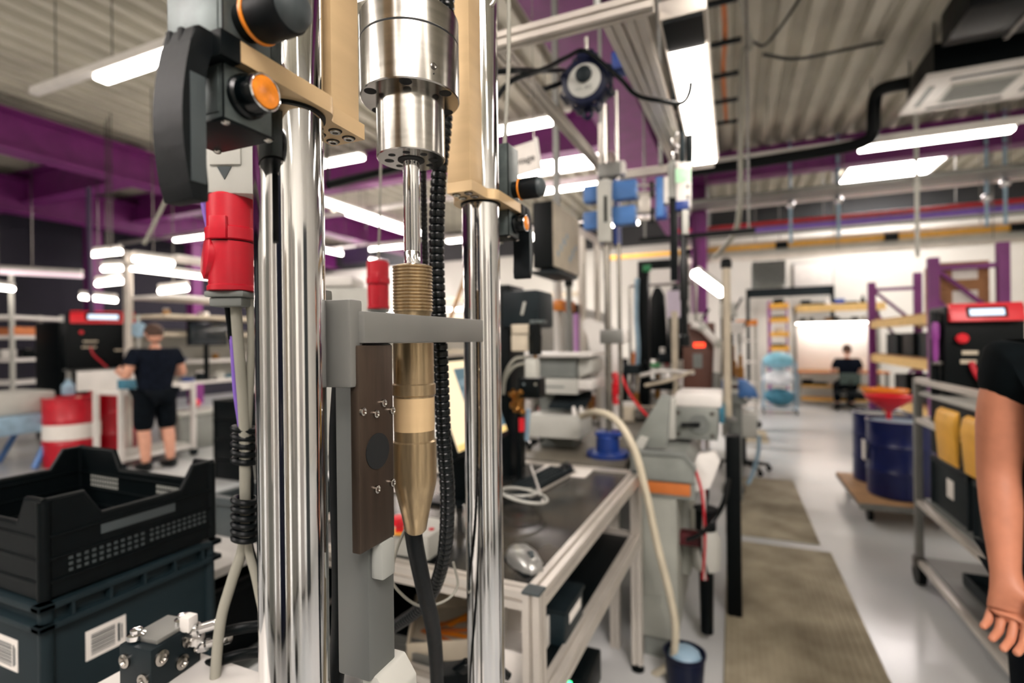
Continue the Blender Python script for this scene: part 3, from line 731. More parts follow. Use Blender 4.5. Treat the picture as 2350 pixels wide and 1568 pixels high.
ob('spindle', B().lathe([(.026, Z_(1570, 795)), (.026, Z_(1570, 772)), (.017, Z_(1570, 768)), (.017, Z_(1570, 690)), (.021, Z_(1570, 688)), (.021, Z_(1570, 600)), (.016, Z_(1570, 590)), (.016, Z_(1570, 480))], (X_(1571), SY, 0), n=24), 'black_gloss', st)
ob('spindle_clip', B().bx(X_(1570), X_(1584), SY - .03, SY, Z_(1570, 540), Z_(1570, 484), .003), 'light_grey', st)

# ---------------------------------------------------------------- hanging frame over the bench
fr = th('overhead_frame', 'aluminium profile frame hanging over the benches', 'frame', (-.4, 2.2, 2.4))
ZF = 2.47
fa, fb = at(1150, 92, z=ZF), at(1578, 0, z=ZF)
FYN = (fa.y + fb.y) / 2 - .01
xL, xR = fa.x, fb.x
ob('front_rail', alu((xL - .35, FYN, ZF), (xR - .09, FYN, ZF), .045), 'alu', fr)
q0, q1 = at(1165, 190, z=ZF), at(1380, 405, z=ZF)
ob('side_rail', alu((-.70, FYN + .03, ZF), (-.66, q1.y + .05, ZF), .04), 'alu', fr)
q = at(1480, 372, z=ZF)
ob('rear_rail', alu((-.66, q1.y + .03, ZF), (-.08, q1.y + .03, ZF), .04), 'alu', fr)
for p0, p1 in ((at(1412, 62, z=ZF), at(1546, 345, z=ZF)), (at(1462, 45, z=ZF), at(1556, 330, z=ZF))):
    ob('long_rail', alu((p0.x, FYN + .02, ZF - .005), (p1.x, q1.y + .03, ZF - .005), .052, .04), 'alu', fr)
for x in (-.70, -.36):
    for y in (FYN, q1.y):
        ob('drop_rod', B().cyl((x, y, ZF + .02), (x, y, ZC), .012, n=8), 'alu_grey', fr)
# work luminaire along the frame
la, lc = at(1552, 60, z=2.44), at(1626, 370, z=2.44)
wl = th('work_light', 'long bright work light hanging over the bench edge', 'light', (la.x, (la.y + lc.y) / 2, 2.44), 0)
LW = .056
la.x += .02
ob('light_case', B().bx(la.x - LW - .012, la.x + LW + .012, FYN + .05, lc.y + .03, 2.442, 2.50, .008), 'alu', wl)
ob('light_panel', B().bx(la.x - LW, la.x + LW, la.y + .13, lc.y, 2.428, 2.4415, .004), 'task_light', wl)
ob('light_end', B().bx(la.x - LW, la.x + LW, FYN + .055, la.y + .128, 2.432, 2.4415), 'black', wl)
for y in (la.y + .2, lc.y - .2): ob('light_bracket', B().bx(la.x - .012, la.x + .012, y, y + .03, 2.5, ZC - .006), 'alu_grey', wl)
# cable retractor
rc = at(1348, 195, y=2.02)
rl = th('cable_reel', 'navy spring balancer reel with pale round badge hanging from the frame', 'reel', (rc.x, rc.y, rc.z))
ob('drum', B().lathe([(.07, .10), (.092, .095), (.098, .08), (.098, .02), (.09, .006), (.07, 0)], rc, (0, -1, 0), 40).xf(MX.Translation((0, .05, 0))), 'navy', rl)
ob('badge', B().lathe([(.066, 0), (.066, .003), (.064, .004)], rc + V((0, -.0495, -.005)), (0, -1, 0), 36), 'light_grey', rl)
ob('hub', B().lathe([(.032, 0), (.032, .012), (.026, .016), (.0005, .017)], rc + V((0, -.052, .016)), (0, -1, 0), 28), 'charcoal', rl)
for i in range(8):
    a = math.radians(22 + 45 * i); c = rc + V((.096 * math.cos(a), -.0, .096 * math.sin(a)))
    lg = ob('lug', B().lathe([(.017, -.03), (.017, .03)], c, (0, 1, 0), 16), 'navy', rl)
    ob('bolt', B().lathe([(.006, 0), (.006, .006)], c + V((0, -.03, 0)), (0, -1, 0), 10), 'steel', lg)
ob('top_mount', B().prism([(rc.x - .06, rc.z + .07), (rc.x + .06, rc.z + .07), (rc.x + .03, rc.z + .125), (rc.x - .03, rc.z + .125)], rc.y - .03, rc.y + .03, 'y', .006), 'navy', rl)
ob('bottom_eye', B().ring(rc + V((0, 0, -.118)), .016, .008, (0, 1, 0), 20, 8), 'navy', rl)
ob('blue_housing', B().bx(rc.x + .10, rc.x + .15, rc.y - .02, rc.y + .06, rc.z + .03, rc.z + .1, .008), 'blue', rl)
ob('hook', B().cyl(rc + V((0, 0, .12)), rc + V((0, 0, .19)), .008), 'steel', rl)
text('badge_print', 'XC', .022, 'black', rl, rc + V((.018, -.0535, -.036)), RXZ)
text('badge_print', 'CRY', .017, 'mid_grey', rl, rc + V((-.022, -.0535, -.037)), RXZ)
cable('reel_cable', [at(1130, 166, y=1.42), at(1180, 162, y=1.45), at(1240, 163, y=1.7), at(1290, 162, y=2.0), at(1312, 165, y=2.06)], .009, 'black', 'thick black cable running left from the navy reel', 'cable')
cable('reel_hose', [at(1140, 225, y=1.45), at(1162, 196, y=1.46), at(1190, 178, y=1.48), at(1250, 158, y=1.6), at(1300, 132, y=1.85), at(1345, 118, y=1.95), at(1420, 178, y=1.94), at(1460, 218, y=1.95), at(1520, 232, y=1.95), at(1565, 236, y=2.0), at(1584, 205, y=1.98), at(1581, 160, y=1.96), at(1562, 147, y=1.95), at(1548, 170, y=1.95)], .0085, 'black', 'black hose passing over the reel and sagging to the right', 'hose', k=10)
ob('side_arm', B().tube([at(1212, 218, y=1.95), at(1302, 186, y=2.04)], .011, 10), 'black', rl)
# shut-off fitting below the light
p = at(1560, 230, y=2.45)
vf = th('hanging_valve', 'black valve and chrome chain hanging below the work light', 'valve', (p.x, p.y, p.z - .3))
ob('grip', B().bx(p.x - .045, p.x + .0, p.y - .02, p.y + .03, p.z - .03, p.z + .01, .008), 'black', vf)
ob('hose_pair', B().cyl(p + V((.01, 0, .0)), at(1566, 372, y=2.5), .013), 'charcoal', vf)
ob('hose_pair', B().cyl(p + V((.045, 0, .03)), at(1582, 372, y=2.5), .016), 'black', vf)
ob('orange_collar', B().lathe([(.02, 0), (.02, .03)], p + V((.045, 0, .02)), n=14), 'orange', vf)
for i in range(7):
    ob('chain_link', B().ring(at(1538 + (i % 2) * 10 + i, 255 + i * 17, y=2.47), .017, .004, (1, .4 * (i % 2), 0), 14, 6), 'chrome', vf)
ob('chrome_bolt', B().cyl(at(1530, 270, y=2.46), at(1527, 296, y=2.46), .011), 'chrome', vf)
ob('valve_arm', B().cyl(p + V((-.02, 0, .0)), p + V((-.03, 0, .09)), .014, .008), 'charcoal', vf)
# sign
sg0, sg1 = at(1120, 398, y=1.75), at(1238, 345, y=1.75)
sn = th('hanging_sign', 'white hanging sign with black lettering behind the right column', 'sign', (sg0.x, 1.75, sg0.z))
rot = MX.Rotation(math.radians(-8), 4, 'Y')
def sgx(b): return b.xf(MX.Translation(((sg0.x + sg1.x) / 2, 1.75, (sg0.z + sg1.z) / 2)) @ rot)
ob('board', sgx(B().bx(-.16, .10, 0, .006, -.055, .055, .001)), 'paper', sn)
ob('edge_strip', sgx(B().bx(.094, .104, -.004, .008, -.06, .062, .001)), 'white', sn)
tx = text('lettering', 'Vormontage', .036, 'black', sn, ((sg0.x + sg1.x) / 2 + .085, 1.7485, (sg0.z + sg1.z) / 2 + .006), rot.to_3x3() @ RXZ, 'RIGHT')
for s in (-.12, .08): ob('sign_wire', B().cyl(((sg0.x + sg1.x) / 2 + s, 1.753, (sg0.z + sg1.z) / 2 + .05), ((sg0.x + sg1.x) / 2 + s, 1.753, ZC), .0015, n=6), 'steel', sn)
# small level rail bits under the frame
hh = th('frame_bracket', 'black swivel bracket at the left end of the profile frame', 'bracket', at(1380, 400, y=q1.y))
for py in (380, 405): ob('joint', B().sph(at(1380, py, y=q1.y), .022, 12), 'black', hh)
ob('joint_arm', B().cyl(at(1380, 370, y=q1.y), at(1378, 418, y=q1.y), .014), 'black', hh)
mat('lcd', (190, 206, 226), .3, 0, 0, emit=.9)
# ---------------------------------------------------------------- instruments on the bench, right of the chrome column
IY = 2.62
ins = th('instrument_rack', 'grey stacked instrument housings standing on the bench behind the right column', 'instrument', (-.95, IY + .15, .90))
x0, x1, z0, z1 = FY(1212, 820, 1322, 868, IY)
ob('upper_housing', B().bx(x0, x1, IY, IY + .3, z0, z1, .006), 'mid_grey', ins)
ob('drawer_front', B().bx(x0 - .01, x1 + .01, IY - .02, IY + .3, z0 - .085, z0 - .004, .006), 'light_grey', ins)
ob('drawer_slot', B().bx(x0 + .04, x1 - .06, IY - .022, IY - .019, z0 - .05, z0 - .042), 'mid_grey', ins)
ob('top_tray', B().bx(x0 - .12, x1 + .09, IY - .05, IY + .35, z1 + .002, z1 + .022, .005), 'white', ins)
ob('side_wing', B().prism([(x1 + .005, z0), (x1 + .08, z0 + .03), (x1 + .08, z1 - .01), (x1 + .005, z1)], IY + .02, IY + .3, 'y', .006), 'light_grey', ins)
ob('side_drawer', B().bx(x1 + .012, x1 + .09, IY - .01, IY + .25, z0 - .06, z0 - .008, .008), 'white', ins)
x2, x3, z2, z3 = FY(1216, 950, 1332, 1008, IY)
ob('lower_housing', B().bx(x2, x3, IY - .02, IY + .25, z2, z3, .006), 'light_grey', ins)
ob('rear_column', B().bx(x2, x1 - .06, IY + .15, IY + .34, .9015, z0 - .085, .004), 'mid_grey', ins)
for i in range(6):
    ob('cooling_fin', B().bx(x2 + .10, x3 + .02, IY + .02 + i * .03, IY + .035 + i * .03, z3 + .03 + .008 * i, z3 + .055 + .012 * i, .004), 'charcoal', ins)
for s in (.02, .06): ob('valve_knob', B().lathe([(.014, 0), (.014, .04), (.01, .05)], (x3 - .06 + s, IY + .03, z3), n=14), 'white', ins)
# black press with knob in front
PY = 2.1
x0, x1, z0, z1 = FY(1150, 668, 1238, 752, PY)
pr = th('bench_press', 'black bench press with pale cover plates behind the right chrome column', 'machine', ((x0 + x1) / 2, PY + .1, ZT))
ob('frame', B().bx(x0 - .06, x0 + .03, PY + .02, PY + .2, ZT, z1 + .03, .006), 'black', pr)
ob('press_head', B().bx(x0, x1, PY, PY + .2, z0, z1, .02), 'charcoal', pr)
ob('handle_slot', B().box(at(1201, 708, y=PY - .003), (.012, .008, .06), .005, rot=MX.Rotation(.25, 3, 'Y')), 'light_grey', pr)
a, b_, c_, d_ = FY(1173, 745, 1216, 766, PY - .02); ob('cover_plate', B().bx(a, b_, PY - .02, PY + .1, c_, d_, .004), 'cream', pr)
a, b_, c_, d_ = FY(1173, 768, 1216, 806, PY - .01); ob('motor_cover', B().bx(a, b_, PY - .01, PY + .1, c_, d_, .004), 'cream', pr)
k = at(1228, 775, y=PY - .02)
kn = ob('hand_wheel', B().lathe([(.026, -.075), (.028, -.07), (.03, .01), (.026, .012), (.028, .02), (.028, .055), (.02, .06)], k, n=24), 'black_gloss', pr)
ob('wheel_bracket', B().bx(k.x - .02, k.x + .045, k.y - .01, k.y + .03, k.z + .06, k.z + .075, .003), 'cast_grey', kn)
ob('wheel_stem', B().lathe([(.008, -.12), (.008, -.075)], k, n=12), 'brass', kn)
k2 = at(1222, 845, y=PY - .02)
ob('filter_body', B().box(k2, (.055, .05, .085), .01), 'light_grey', pr)
a, b_, c_, d_ = FY(1190, 868, 1237, 915, PY - .01); ob('valve_block', B().bx(a, b_, PY - .01, PY + .08, c_, d_, .004), 'black', pr)
for px_ in (1203, 1230): ob('valve_screw', B().lathe([(.007, 0), (.007, .006)], at(px_, 882, y=PY - .01), (0, -1, 0), 12), 'steel', pr)
for i in range(2):
    cable('air_tube', [at(1155, 905 - i * 12, y=PY), at(1160, 870 - i * 12, y=PY - .02), at(1180, 842 - i * 16, y=PY - .03), at(1206, 834 - i * 14, y=PY - .02)], .007, 'cable_grey', ('lower', 'upper')[i] + ' grey air tube bending into the press filter', 'tube', group='air tubes at the press')
bf = th('brass_manifold', 'brass pipe manifold with many fittings beside the monitor', 'manifold', at(1195, 960, y=PY + .02))
k = at(1190, 918, y=PY + .02)
ob('manifold_body', B().bx(k.x - .022, k.x + .026, k.y - .02, k.y + .02, k.z - .055, k.z + .04, .008), 'brass', bf)
for i in range(9):
    a = i * .7; c = k + V((.02 * math.cos(a * 2.1), -.02, -.05 + i * .011))
    ob('fitting', B().lathe([(.012, 0), (.012, .018), (.008, .02), (.008, .028)], c, (math.cos(a), -.8, math.sin(a * 1.7)), 6), 'brass', bf)
ob('drain_tube', B().cyl(at(1212, 940, y=PY + .03), at(1208, 1010, y=PY + .05), .011, n=14), 'blue_pale', bf)
ob('red_cap', B().lathe([(.014, 0), (.014, .06)], at(1197, 990, y=PY + .02), n=14), 'red_bright', bf)
ob('stand_tube', B().cyl((k.x, k.y, k.z - .05), (k.x, k.y, ZT), .012), 'black', bf)
# pistol grips / nozzles lying behind the keyboard
for i, (px_, py_, m_) in enumerate(((1222, 1020, 'black'), (1262, 1000, 'blue'), (1300, 985, 'brass'), (1180, 1040, 'chrome'))):
    q = at(px_, py_, z=.93)
    t = th('spray_nozzle', ('black', 'blue-handled', 'brass', 'chrome')[i] + ' spray nozzle lying on the bench beside the monitor foot', 'nozzle', (q.x, q.y, ZT), .4 * i, 'spray nozzles on the bench'); PM[t.name] = MX.Identity(4)
    ob('barrel', B().lathe([(.012, 0), (.014, .03), (.011, .05), (.018, .055), (.018, .09), (.007, .1), (.006, .14)], (-.07, 0, .03), (1, .1, .25), 16), m_, t)
    ob('grip', B().tube([(0, 0, .045), (-.02, .0, .02), (-.03, .01, .0)], [.014, .015, .012], 10), 'black', t)
    ob('collar', B().ring((-.01, 0, .045), .017, .004, (1, .1, .25), 16, 6), 'chrome', t)
# control cabinet hanging
CY = 2.55
x0, x1, z0, z1 = FY(1222, 465, 1268, 612, CY)
cc = th('control_cabinet', 'black control cabinet with beige printed side hanging above the bench', 'cabinet', (x0 + .1, CY + .2, z0))
ob('cabinet_body', B().bx(x0, x1, CY, CY + .5, z0, z1, .004), 'black', cc)
ob('beige_side', B().bx(x1, x1 + .006, CY + .01, CY + .49, z0 + .005, z1 - .005, .002), 'cream', cc)
mk = B()
for i in range(7): mk.box((x1 + .0065, CY + .08 + i * .055, z0 + .08 + .04 * ((i * 5) % 4)), (.001, .03, .03 + .01 * (i % 3)), 0, rot=MX.Rotation(.6 * i, 3, 'X'))
ob('blue_print', mk, 'blue_pale', cc, kind='stuff')
ob('hanger_bar', B().bx(x0 + .05, x0 + .08, CY + .2, CY + .23, z1, ZC), 'alu_grey', cc)
ob('cable_tray_under', B().bx(x0 - .02, x1 + .02, CY + .02, CY + .4, z0 - .03, z0 - .012, .003), 'charcoal', cc)
# frame posts and tubes behind the bench
def post(px_, py0, py1, y, r, m, name, label, cat='post', bottom=None):
    a = at(px_, py0, y=y); z = bottom if bottom is not None else at(px_, py1, y=y).z
    z += .0015
    t = th(name, label, cat, (a.x, y, z))
    ob('shaft', B().cyl((a.x, y, z), (a.x, y, a.z), r, n=16), m, t)
    ob('cap', B().lathe([(r * 1.4, -.05), (r * 1.4, .0), (r, .02)], (a.x, y, a.z), n=14), 'black', t)
    ob('foot', B().lathe([(r * 2.2, 0), (r * 2.2, .012), (r * 1.2, .03)], (a.x, y, z), n=14), 'alu_grey', t)
    return t
post(1335, 520, 0, 3.5, .026, 'alu', 'alu_post', 'aluminium post left of the screwdriver stand', bottom=.9)
post(1369, 540, 0, 3.62, .022, 'alu', 'alu_post', 'aluminium post just behind the screwdriver stand', bottom=.9)
post(1279, 610, 0, 3.45, .03, 'white', 'white_post', 'white post below the control cabinet', bottom=.9)
post(1305, 640, 0, 3.3, .02, 'alu_grey', 'grey_post', 'thin grey post behind the control cabinet', bottom=.9)
for px_, h_ in ():
    a = at(px_, h_, y=3.5)
    ob('joint_knob', B().lathe([(.016, -.16), (.016, -.03), (.024, -.02), (.024, .012), (.016, .03)], a, n=12), 'black', None, ('left' if px_ < 1350 else 'right') + ' black joint rod above the aluminium posts', 'joint', loc=(a.x, a.y, a.z - .16))
a, b_ = at(1310, 518, y=3.4), at(1400, 568, y=3.0)
ob('strut_profile', alu(a, b_, .035), 'alu', None, 'short slanting aluminium strut left of the blue slides', 'strut', loc=b_)
x0, x1, z0, z1 = FY(1274, 690, 1316, 712, 3.4)
oc = th('orange_clamp', 'orange clamp block fixed on the white post', 'clamp', (x0, 3.4, z0))
ob('block', B().bx(x0, (x0 + x1) / 2, 3.36, 3.46, z0, z1, .004), 'orange', oc); ob('block', B().bx((x0 + x1) / 2, x1, 3.37, 3.45, z0 - .01, z1 - .01, .004), 'orange_dull', oc)
post(1322, 705, 0, 3.9, .022, 'pink', 'pink_tube', 'glossy pink tube standing behind the posts', 'tube', bottom=.9)
post(1306, 770, 0, 3.95, .016, 'purple_bright', 'purple_tube', 'thin purple tube standing next to the pink tube', 'tube', bottom=.9)
q = at(1316, 800, y=3.6)
ob('black_cup', B().lathe([(.05, 0), (.05, .08), (.058, .085), (.058, .1), (.03, .12)], (q.x, 3.6, .9), n=20), 'black', None, 'black cup with chrome rim under the orange clamp', 'cup', loc=(q.x, 3.6, .9))
# white plastic funnel jug
jy = 3.15
j = th('plastic_jug', 'white plastic pouring jug standing behind the stand poles', 'jug', at(1390, 935, y=jy))
pts = [(1345, 735), (1358, 730), (1372, 742), (1392, 748), (1405, 750), (1425, 770), (1425, 850), (1420, 900), (1388, 902), (1375, 860), (1370, 830), (1353, 796), (1362, 790), (1352, 770), (1340, 750)]
poly = [(at(a, b, y=jy).x, at(a, b, y=jy).z) for a, b in pts]
ob('jug_body', B().prism(poly, jy - .06, jy + .06, 'y', .012), 'white', j)
q = at(1400, 900, y=jy); ob('jug_base', B().lathe([(.06, .90), (.06, q.z + .02)], (q.x, jy, 0), n=24), 'white', j)
# black C-frame with grey hose
x0, x1, z0, z1 = FY(1463, 600, 1490, 870, 4.2)
cf = th('c_frame', 'tall black C-shaped frame with grey air hose behind the screwdriver', 'frame', (x0, 4.2, .9))
ob('upright', B().bx(x0, x1, 4.2, 4.3, .9, z1, .006), 'black', cf)
xe = at(1555, 600, y=4.2).x
ob('top_arm', B().bx(x1, xe, 4.2, 4.3, z1 - .06, z1, .006), 'black', cf)
ob('bottom_arm', B().bx(x1, xe - .05, 4.2, 4.32, at(1480, 880, y=4.2).z - .05, at(1480, 880, y=4.2).z + .03, .006), 'black', cf)
ob('air_hose', B().tube(spline([at(1462, 640, y=4.18), at(1460, 720, y=4.16), at(1464, 800, y=4.16), at(1462, 850, y=4.18)]), .018, 10), 'blue_pale', cf)
ob('green_lamp', B().bx(at(1476, 625, y=4.17).x, at(1494, 625, y=4.17).x, 4.15, 4.2, at(1480, 624, y=4.17).z, at(1480, 609, y=4.17).z, .005), mat('lamp_green', (40, 130, 80), .4, 0, .05, 10), cf)
# rear bench with clutter
rb = th('assembly_bench', 'long cluttered assembly bench beside the aisle beyond the grinder', 'bench', (-.9, 5.3, 0))
ob('bench_top', B().bx(-1.7, -.25, 3.8, 7.6, .86, .9, .004), 'bench_top', rb)
for x in (-1.62, -.33):
    for y in (3.9, 5.7, 7.5): ob('leg', alu((x, y, 0), (x, y, .86), .06), 'alu', rb)
ob('shelf', B().bx(-1.6, -.35, 3.9, 7.5, .3, .33), 'mid_grey', rb)
ob('back_board', B().bx(-1.72, -1.69, 3.8, 7.6, .9, 1.9, .003), 'light_grey', rb)
# brown board box with red display
by = 4.4
x0, x1, z0, z1 = FY(1566, 742, 1640, 872, by)
bx_ = th('brown_cabinet', 'brown wooden tester box with small red display', 'cabinet', (x0 + .1, by + .1, .9))
ob('box_body', B().bx(x0, x1, by, by + .3, .9015, z1, .006), mat('brown', (96, 58, 44), .5, 0, .15, 6), bx_)
ob('red_display', B().bx(*(lambda a, b: (a.x, b.x, by - .004, by, b.z, a.z))(at(1592, 787, y=by), at(1618, 797, y=by))), mat('red_led', (255, 60, 30), .4, 0, 0, emit=2.), bx_)
ob('instruction', B().bx(*(lambda a, b: (a.x, b.x, by - .003, by, b.z, a.z))(at(1590, 812, y=by), at(1612, 845, y=by))), 'mid_grey', bx_)
ob('side_post', B().bx(x0 - .09, x0 - .04, by + .02, by + .08, .9015, z1 + .1, .004), 'cream', bx_)
# articulated white arm
ar = th('jointed_arm', 'white jointed arm bending over the brown tester box', 'arm', at(1645, 875, y=by - .1))
ps = [at(1588, 745, y=by - .1), at(1612, 752, y=by - .1), at(1648, 790, y=by - .1), at(1645, 860, y=by - .1)]
for a, b_ in zip(ps, ps[1:]): ob('arm_segment', B().cyl(a, b_, .03, n=14), 'white', ar)
for a in ps[1:3]: ob('arm_joint', B().sph(a, .04, 12), 'light_grey', ar)
ob('arm_foot', B().lathe([(.05, .9), (.05, .95), (.03, ps[-1].z + .02)], (ps[-1].x, by - .1, 0), n=16), 'alu_grey', ar)
# white rods and small clutter on the bench
cable('white_rod', [at(1470, 862, y=4.0), at(1520, 852, y=4.0), at(1592, 856, y=3.9)], .014, 'white', 'long white plastic rod lying across the clutter', 'rod')
cable('white_rod', [at(1480, 885, y=3.95), at(1540, 872, y=3.92), at(1592, 852, y=3.9)], .012, 'cream', 'cream plastic rod crossing under the white rod', 'rod')
cable('red_lead', [at(1426, 860, y=3.2), at(1440, 895, y=3.15), at(1460, 925, y=3.1), at(1485, 955, y=3.05)], .008, 'red_bright', 'red cord hanging slantwise behind the stand', 'lead')
rg = th('red_rag', 'red cloth strip hanging between the stand poles', 'cloth', at(1412, 930, y=3.0))
ob('cloth_strip', B().tube(spline([at(1408, 855, y=3.0), at(1416, 880, y=3.0), at(1410, 905, y=3.0), at(1414, 928, y=3.0)]), [.02] * 8 + [.032] * 9 + [.018] * 8, 8), 'red_bright', rg)
random.seed(3)
kinds = ['grease_jar', 'gear_part', 'small_box', 'spray_can', 'tool_tray']
cm = ['white', 'cream', 'black', 'brass', 'light_grey', 'red', 'blue', 'steel', 'orange_dull', 'teal', 'green', 'charcoal']
cn_ = dict(white='white', cream='cream', black='black', brass='brass', light_grey='pale grey', red='red', blue='blue', steel='steel', orange_dull='orange', teal='teal', green='green', charcoal='charcoal')
wh = ['beside the brown tester box', 'in front of the jointed arm', 'behind the white rods', 'near the aisle edge', 'under the C-frame', 'at the far end']
used = set()
def clutter(k, m, x, y, z, s, where, group):
    lab = {'grease_jar': '%s screw-top jar', 'gear_part': '%s stepped metal part', 'small_box': '%s small carton', 'spray_can': '%s spray can', 'tool_tray': '%s shallow tool tray'}[k] % cn_[m] + ' standing ' + where + ' ' + group
    n = 0; lab0 = lab
    while lab in used:
        n += 1; lab = ('right-hand ', 'rightmost ', 'fourth ', 'fifth ', 'sixth ')[n - 1] + lab0
    used.add(lab)
    t = th(k, lab, k.split('_')[1], (x, y, z + .0015), random.uniform(-.6, .6), group); PM[t.name] = MX.Identity(4)
    if k == 'grease_jar':
        ob('jar', B().lathe([(.9 * s, 0), (s, .1 * s), (s, 1.6 * s), (.8 * s, 1.8 * s)], n=18), m, t); ob('lid', B().lathe([(.86 * s, 1.8 * s), (.86 * s, 2.2 * s), (.8 * s, 2.25 * s)], n=18), 'white', t)
    elif k == 'gear_part':
        ob('flange', B().lathe([(1.2 * s, 0), (1.2 * s, .4 * s), (.7 * s, .45 * s), (.7 * s, 1.3 * s), (.4 * s, 1.35 * s), (.4 * s, 2.2 * s)], n=18), m, t); ob('stud', B().lathe([(.2 * s, 2.2 * s), (.2 * s, 2.9 * s)], n=10), 'steel', t)
    elif k == 'small_box':
        ob('carton', B().bx(-1.3 * s, 1.3 * s, -s, s, 0, 1.7 * s, .1 * s), m, t); ob('flap', B().bx(-1.32 * s, 1.32 * s, -.25 * s, .25 * s, 1.69 * s, 1.74 * s), 'cream', t)
    elif k == 'spray_can':
        ob('can', B().lathe([(.62 * s, 0), (.66 * s, .1 * s), (.66 * s, 3. * s), (.4 * s, 3.4 * s)], n=16), m, t); ob('cap', B().lathe([(.4 * s, 3.4 * s), (.42 * s, 4. * s), (.3 * s, 4.1 * s)], n=12), 'white', t)
    else:
        ob('tray_floor', B().bx(-1.8 * s, 1.8 * s, -1.2 * s, 1.2 * s, 0, .15 * s), m, t)
        for sx in (-1, 1): ob('tray_wall', B().bx(sx * 1.8 * s - .06 * s, sx * 1.8 * s + .06 * s, -1.2 * s, 1.2 * s, 0, .8 * s), m, t); ob('tray_wall', B().bx(-1.8 * s, 1.8 * s, sx * 1.2 * s - .06 * s, sx * 1.2 * s + .06 * s, 0, .8 * s), m, t)
    return t
for i in range(46):
    x = -1.55 + (i % 8) * .165 + random.uniform(-.03, .03); y = 3.98 + (i // 8) * .62 + random.uniform(-.12, .12)
    k = kinds[i * 7 % 5]; m = cm[(i * 5 + i // 6) % len(cm)]
    if (x0 - .12 < x < x1 + .12 and by - .12 < y < by + .45): continue
    clutter(k, m, x, y, .9, random.uniform(.04, .068), wh[(i * 3 + i // 5) % 6], 'on the assembly bench')
def jig(px_, py_, y, h, w, m1, m2, label):
    q = at(px_, py_, y=y)
    if q.x < -.1: q.x = min(q.x, -.44)
    t = th('assembly_jig', label, 'jig', (q.x, y, .9015), 0, 'jigs on the assembly bench')
    x = q.x
    if q.x > -.1: ob('pedestal', B().bx(x - w * .7, x + w * .7, y - .08, y + .08, 0, .9, .005), 'light_grey', t)
    ob('jig_base', B().bx(x - w, x + w, y - .09, y + .09, .9015, .93, .004), 'alu_grey', t); ob('jig_column', B().bx(x - w * .8, x - w * .4, y + .02, y + .07, .93, .93 + h, .004), m1, t)
    ob('jig_head', B().bx(x - w * .9, x + w * .7, y - .05, y + .06, .93 + h * .72, .93 + h * .9, .01), m2, t); ob('jig_ram', B().lathe([(w * .16, .93 + h * .4), (w * .16, .93 + h * .55), (w * .3, .93 + h * .56), (w * .3, .93 + h * .72)], (x + w * .25, y, 0), n=14), 'chrome', t)
    ob('jig_handle', B().tube([(x + w * .6, y - .06, .93 + h * .82), (x + w * 1.1, y - .08, .93 + h * .95)], [.012, .02], 8), 'black', t); ob('work_piece', B().lathe([(w * .35, .93), (w * .35, .93 + h * .18), (w * .2, .93 + h * .2), (w * .2, .93 + h * .38)], (x + w * .25, y, 0), n=14), 'brass', t)
for i, a in enumerate(((1452, 890, 4.1, .42, .11, 'black', 'charcoal', 'black jig left of the white rods'), (1505, 880, 5.2, .62, .13, 'black', 'cream', 'black jig with cream head under the jackets'), (1536, 880, 4.8, .5, .1, 'white', 'charcoal', 'white jig with charcoal head beside the brown box'),
                       (1655, 900, 6.0, .8, .12, 'white', 'light_grey', 'white jig behind the tall pale post'), (1694, 905, 8.0, .9, .14, 'navy', 'white', 'navy and white jig at the aisle end'), (1640, 890, 7.0, 1.0, .16, 'charcoal', 'white', 'tall charcoal jig at the far bench end'), (1676, 890, 8.6, 1.25, .16, 'black', 'light_grey', 'tallest black jig at the bench corner'))):
    jig(*a)
os_ = th('orange_rack', 'orange topped tool rack at the far end of the benches', 'rack', at(1712, 860, y=9.2)); x0, x1, z0, z1 = FY(1690, 735, 1738, 746, 9.2)
ob('orange_bar', B().bx(x0, x1, 9.2, 9.5, z0, z1), 'orange', os_)
for x in (x0 + .03, x1 - .03): ob('rack_leg', B().bx(x - .02, x + .02, 9.3, 9.34, 0, z0), 'light_grey', os_)
for k in range(4): ob('rack_shelf', B().bx(x0, x1, 9.2, 9.5, .4 + k * .35, .43 + k * .35), 'white', os_)
ob('wooden_stick', B().cyl(at(1066, 640, d=2.2), at(985, 870, d=1.95), .008), 'wood', None, 'thin wooden stick leaning between the hose and right column', 'stick', loc=at(1036, 725, d=2.1))
hs_ = th('bench_shelf', 'raised steel shelf with small parts over the assembly bench', 'shelf', (-.85, 5.0, .9015))
ob('board', B().bx(-1.4, -.3, 4.95, 5.25, 1.22, 1.24, .003), 'light_grey', hs_)
for x in (-1.36, -.34): ob('shelf_leg', B().bx(x - .02, x + .02, 5.05, 5.15, .9015, 1.22), 'alu_grey', hs_)
for i in range(10): clutter(kinds[(i * 3 + 1) % 5], cm[(i * 7 + 4) % 12], -1.3 + i * .105, 5.08 + .06 * (i % 2), 1.2405, .04, 'on the raised shelf', 'over the bench')
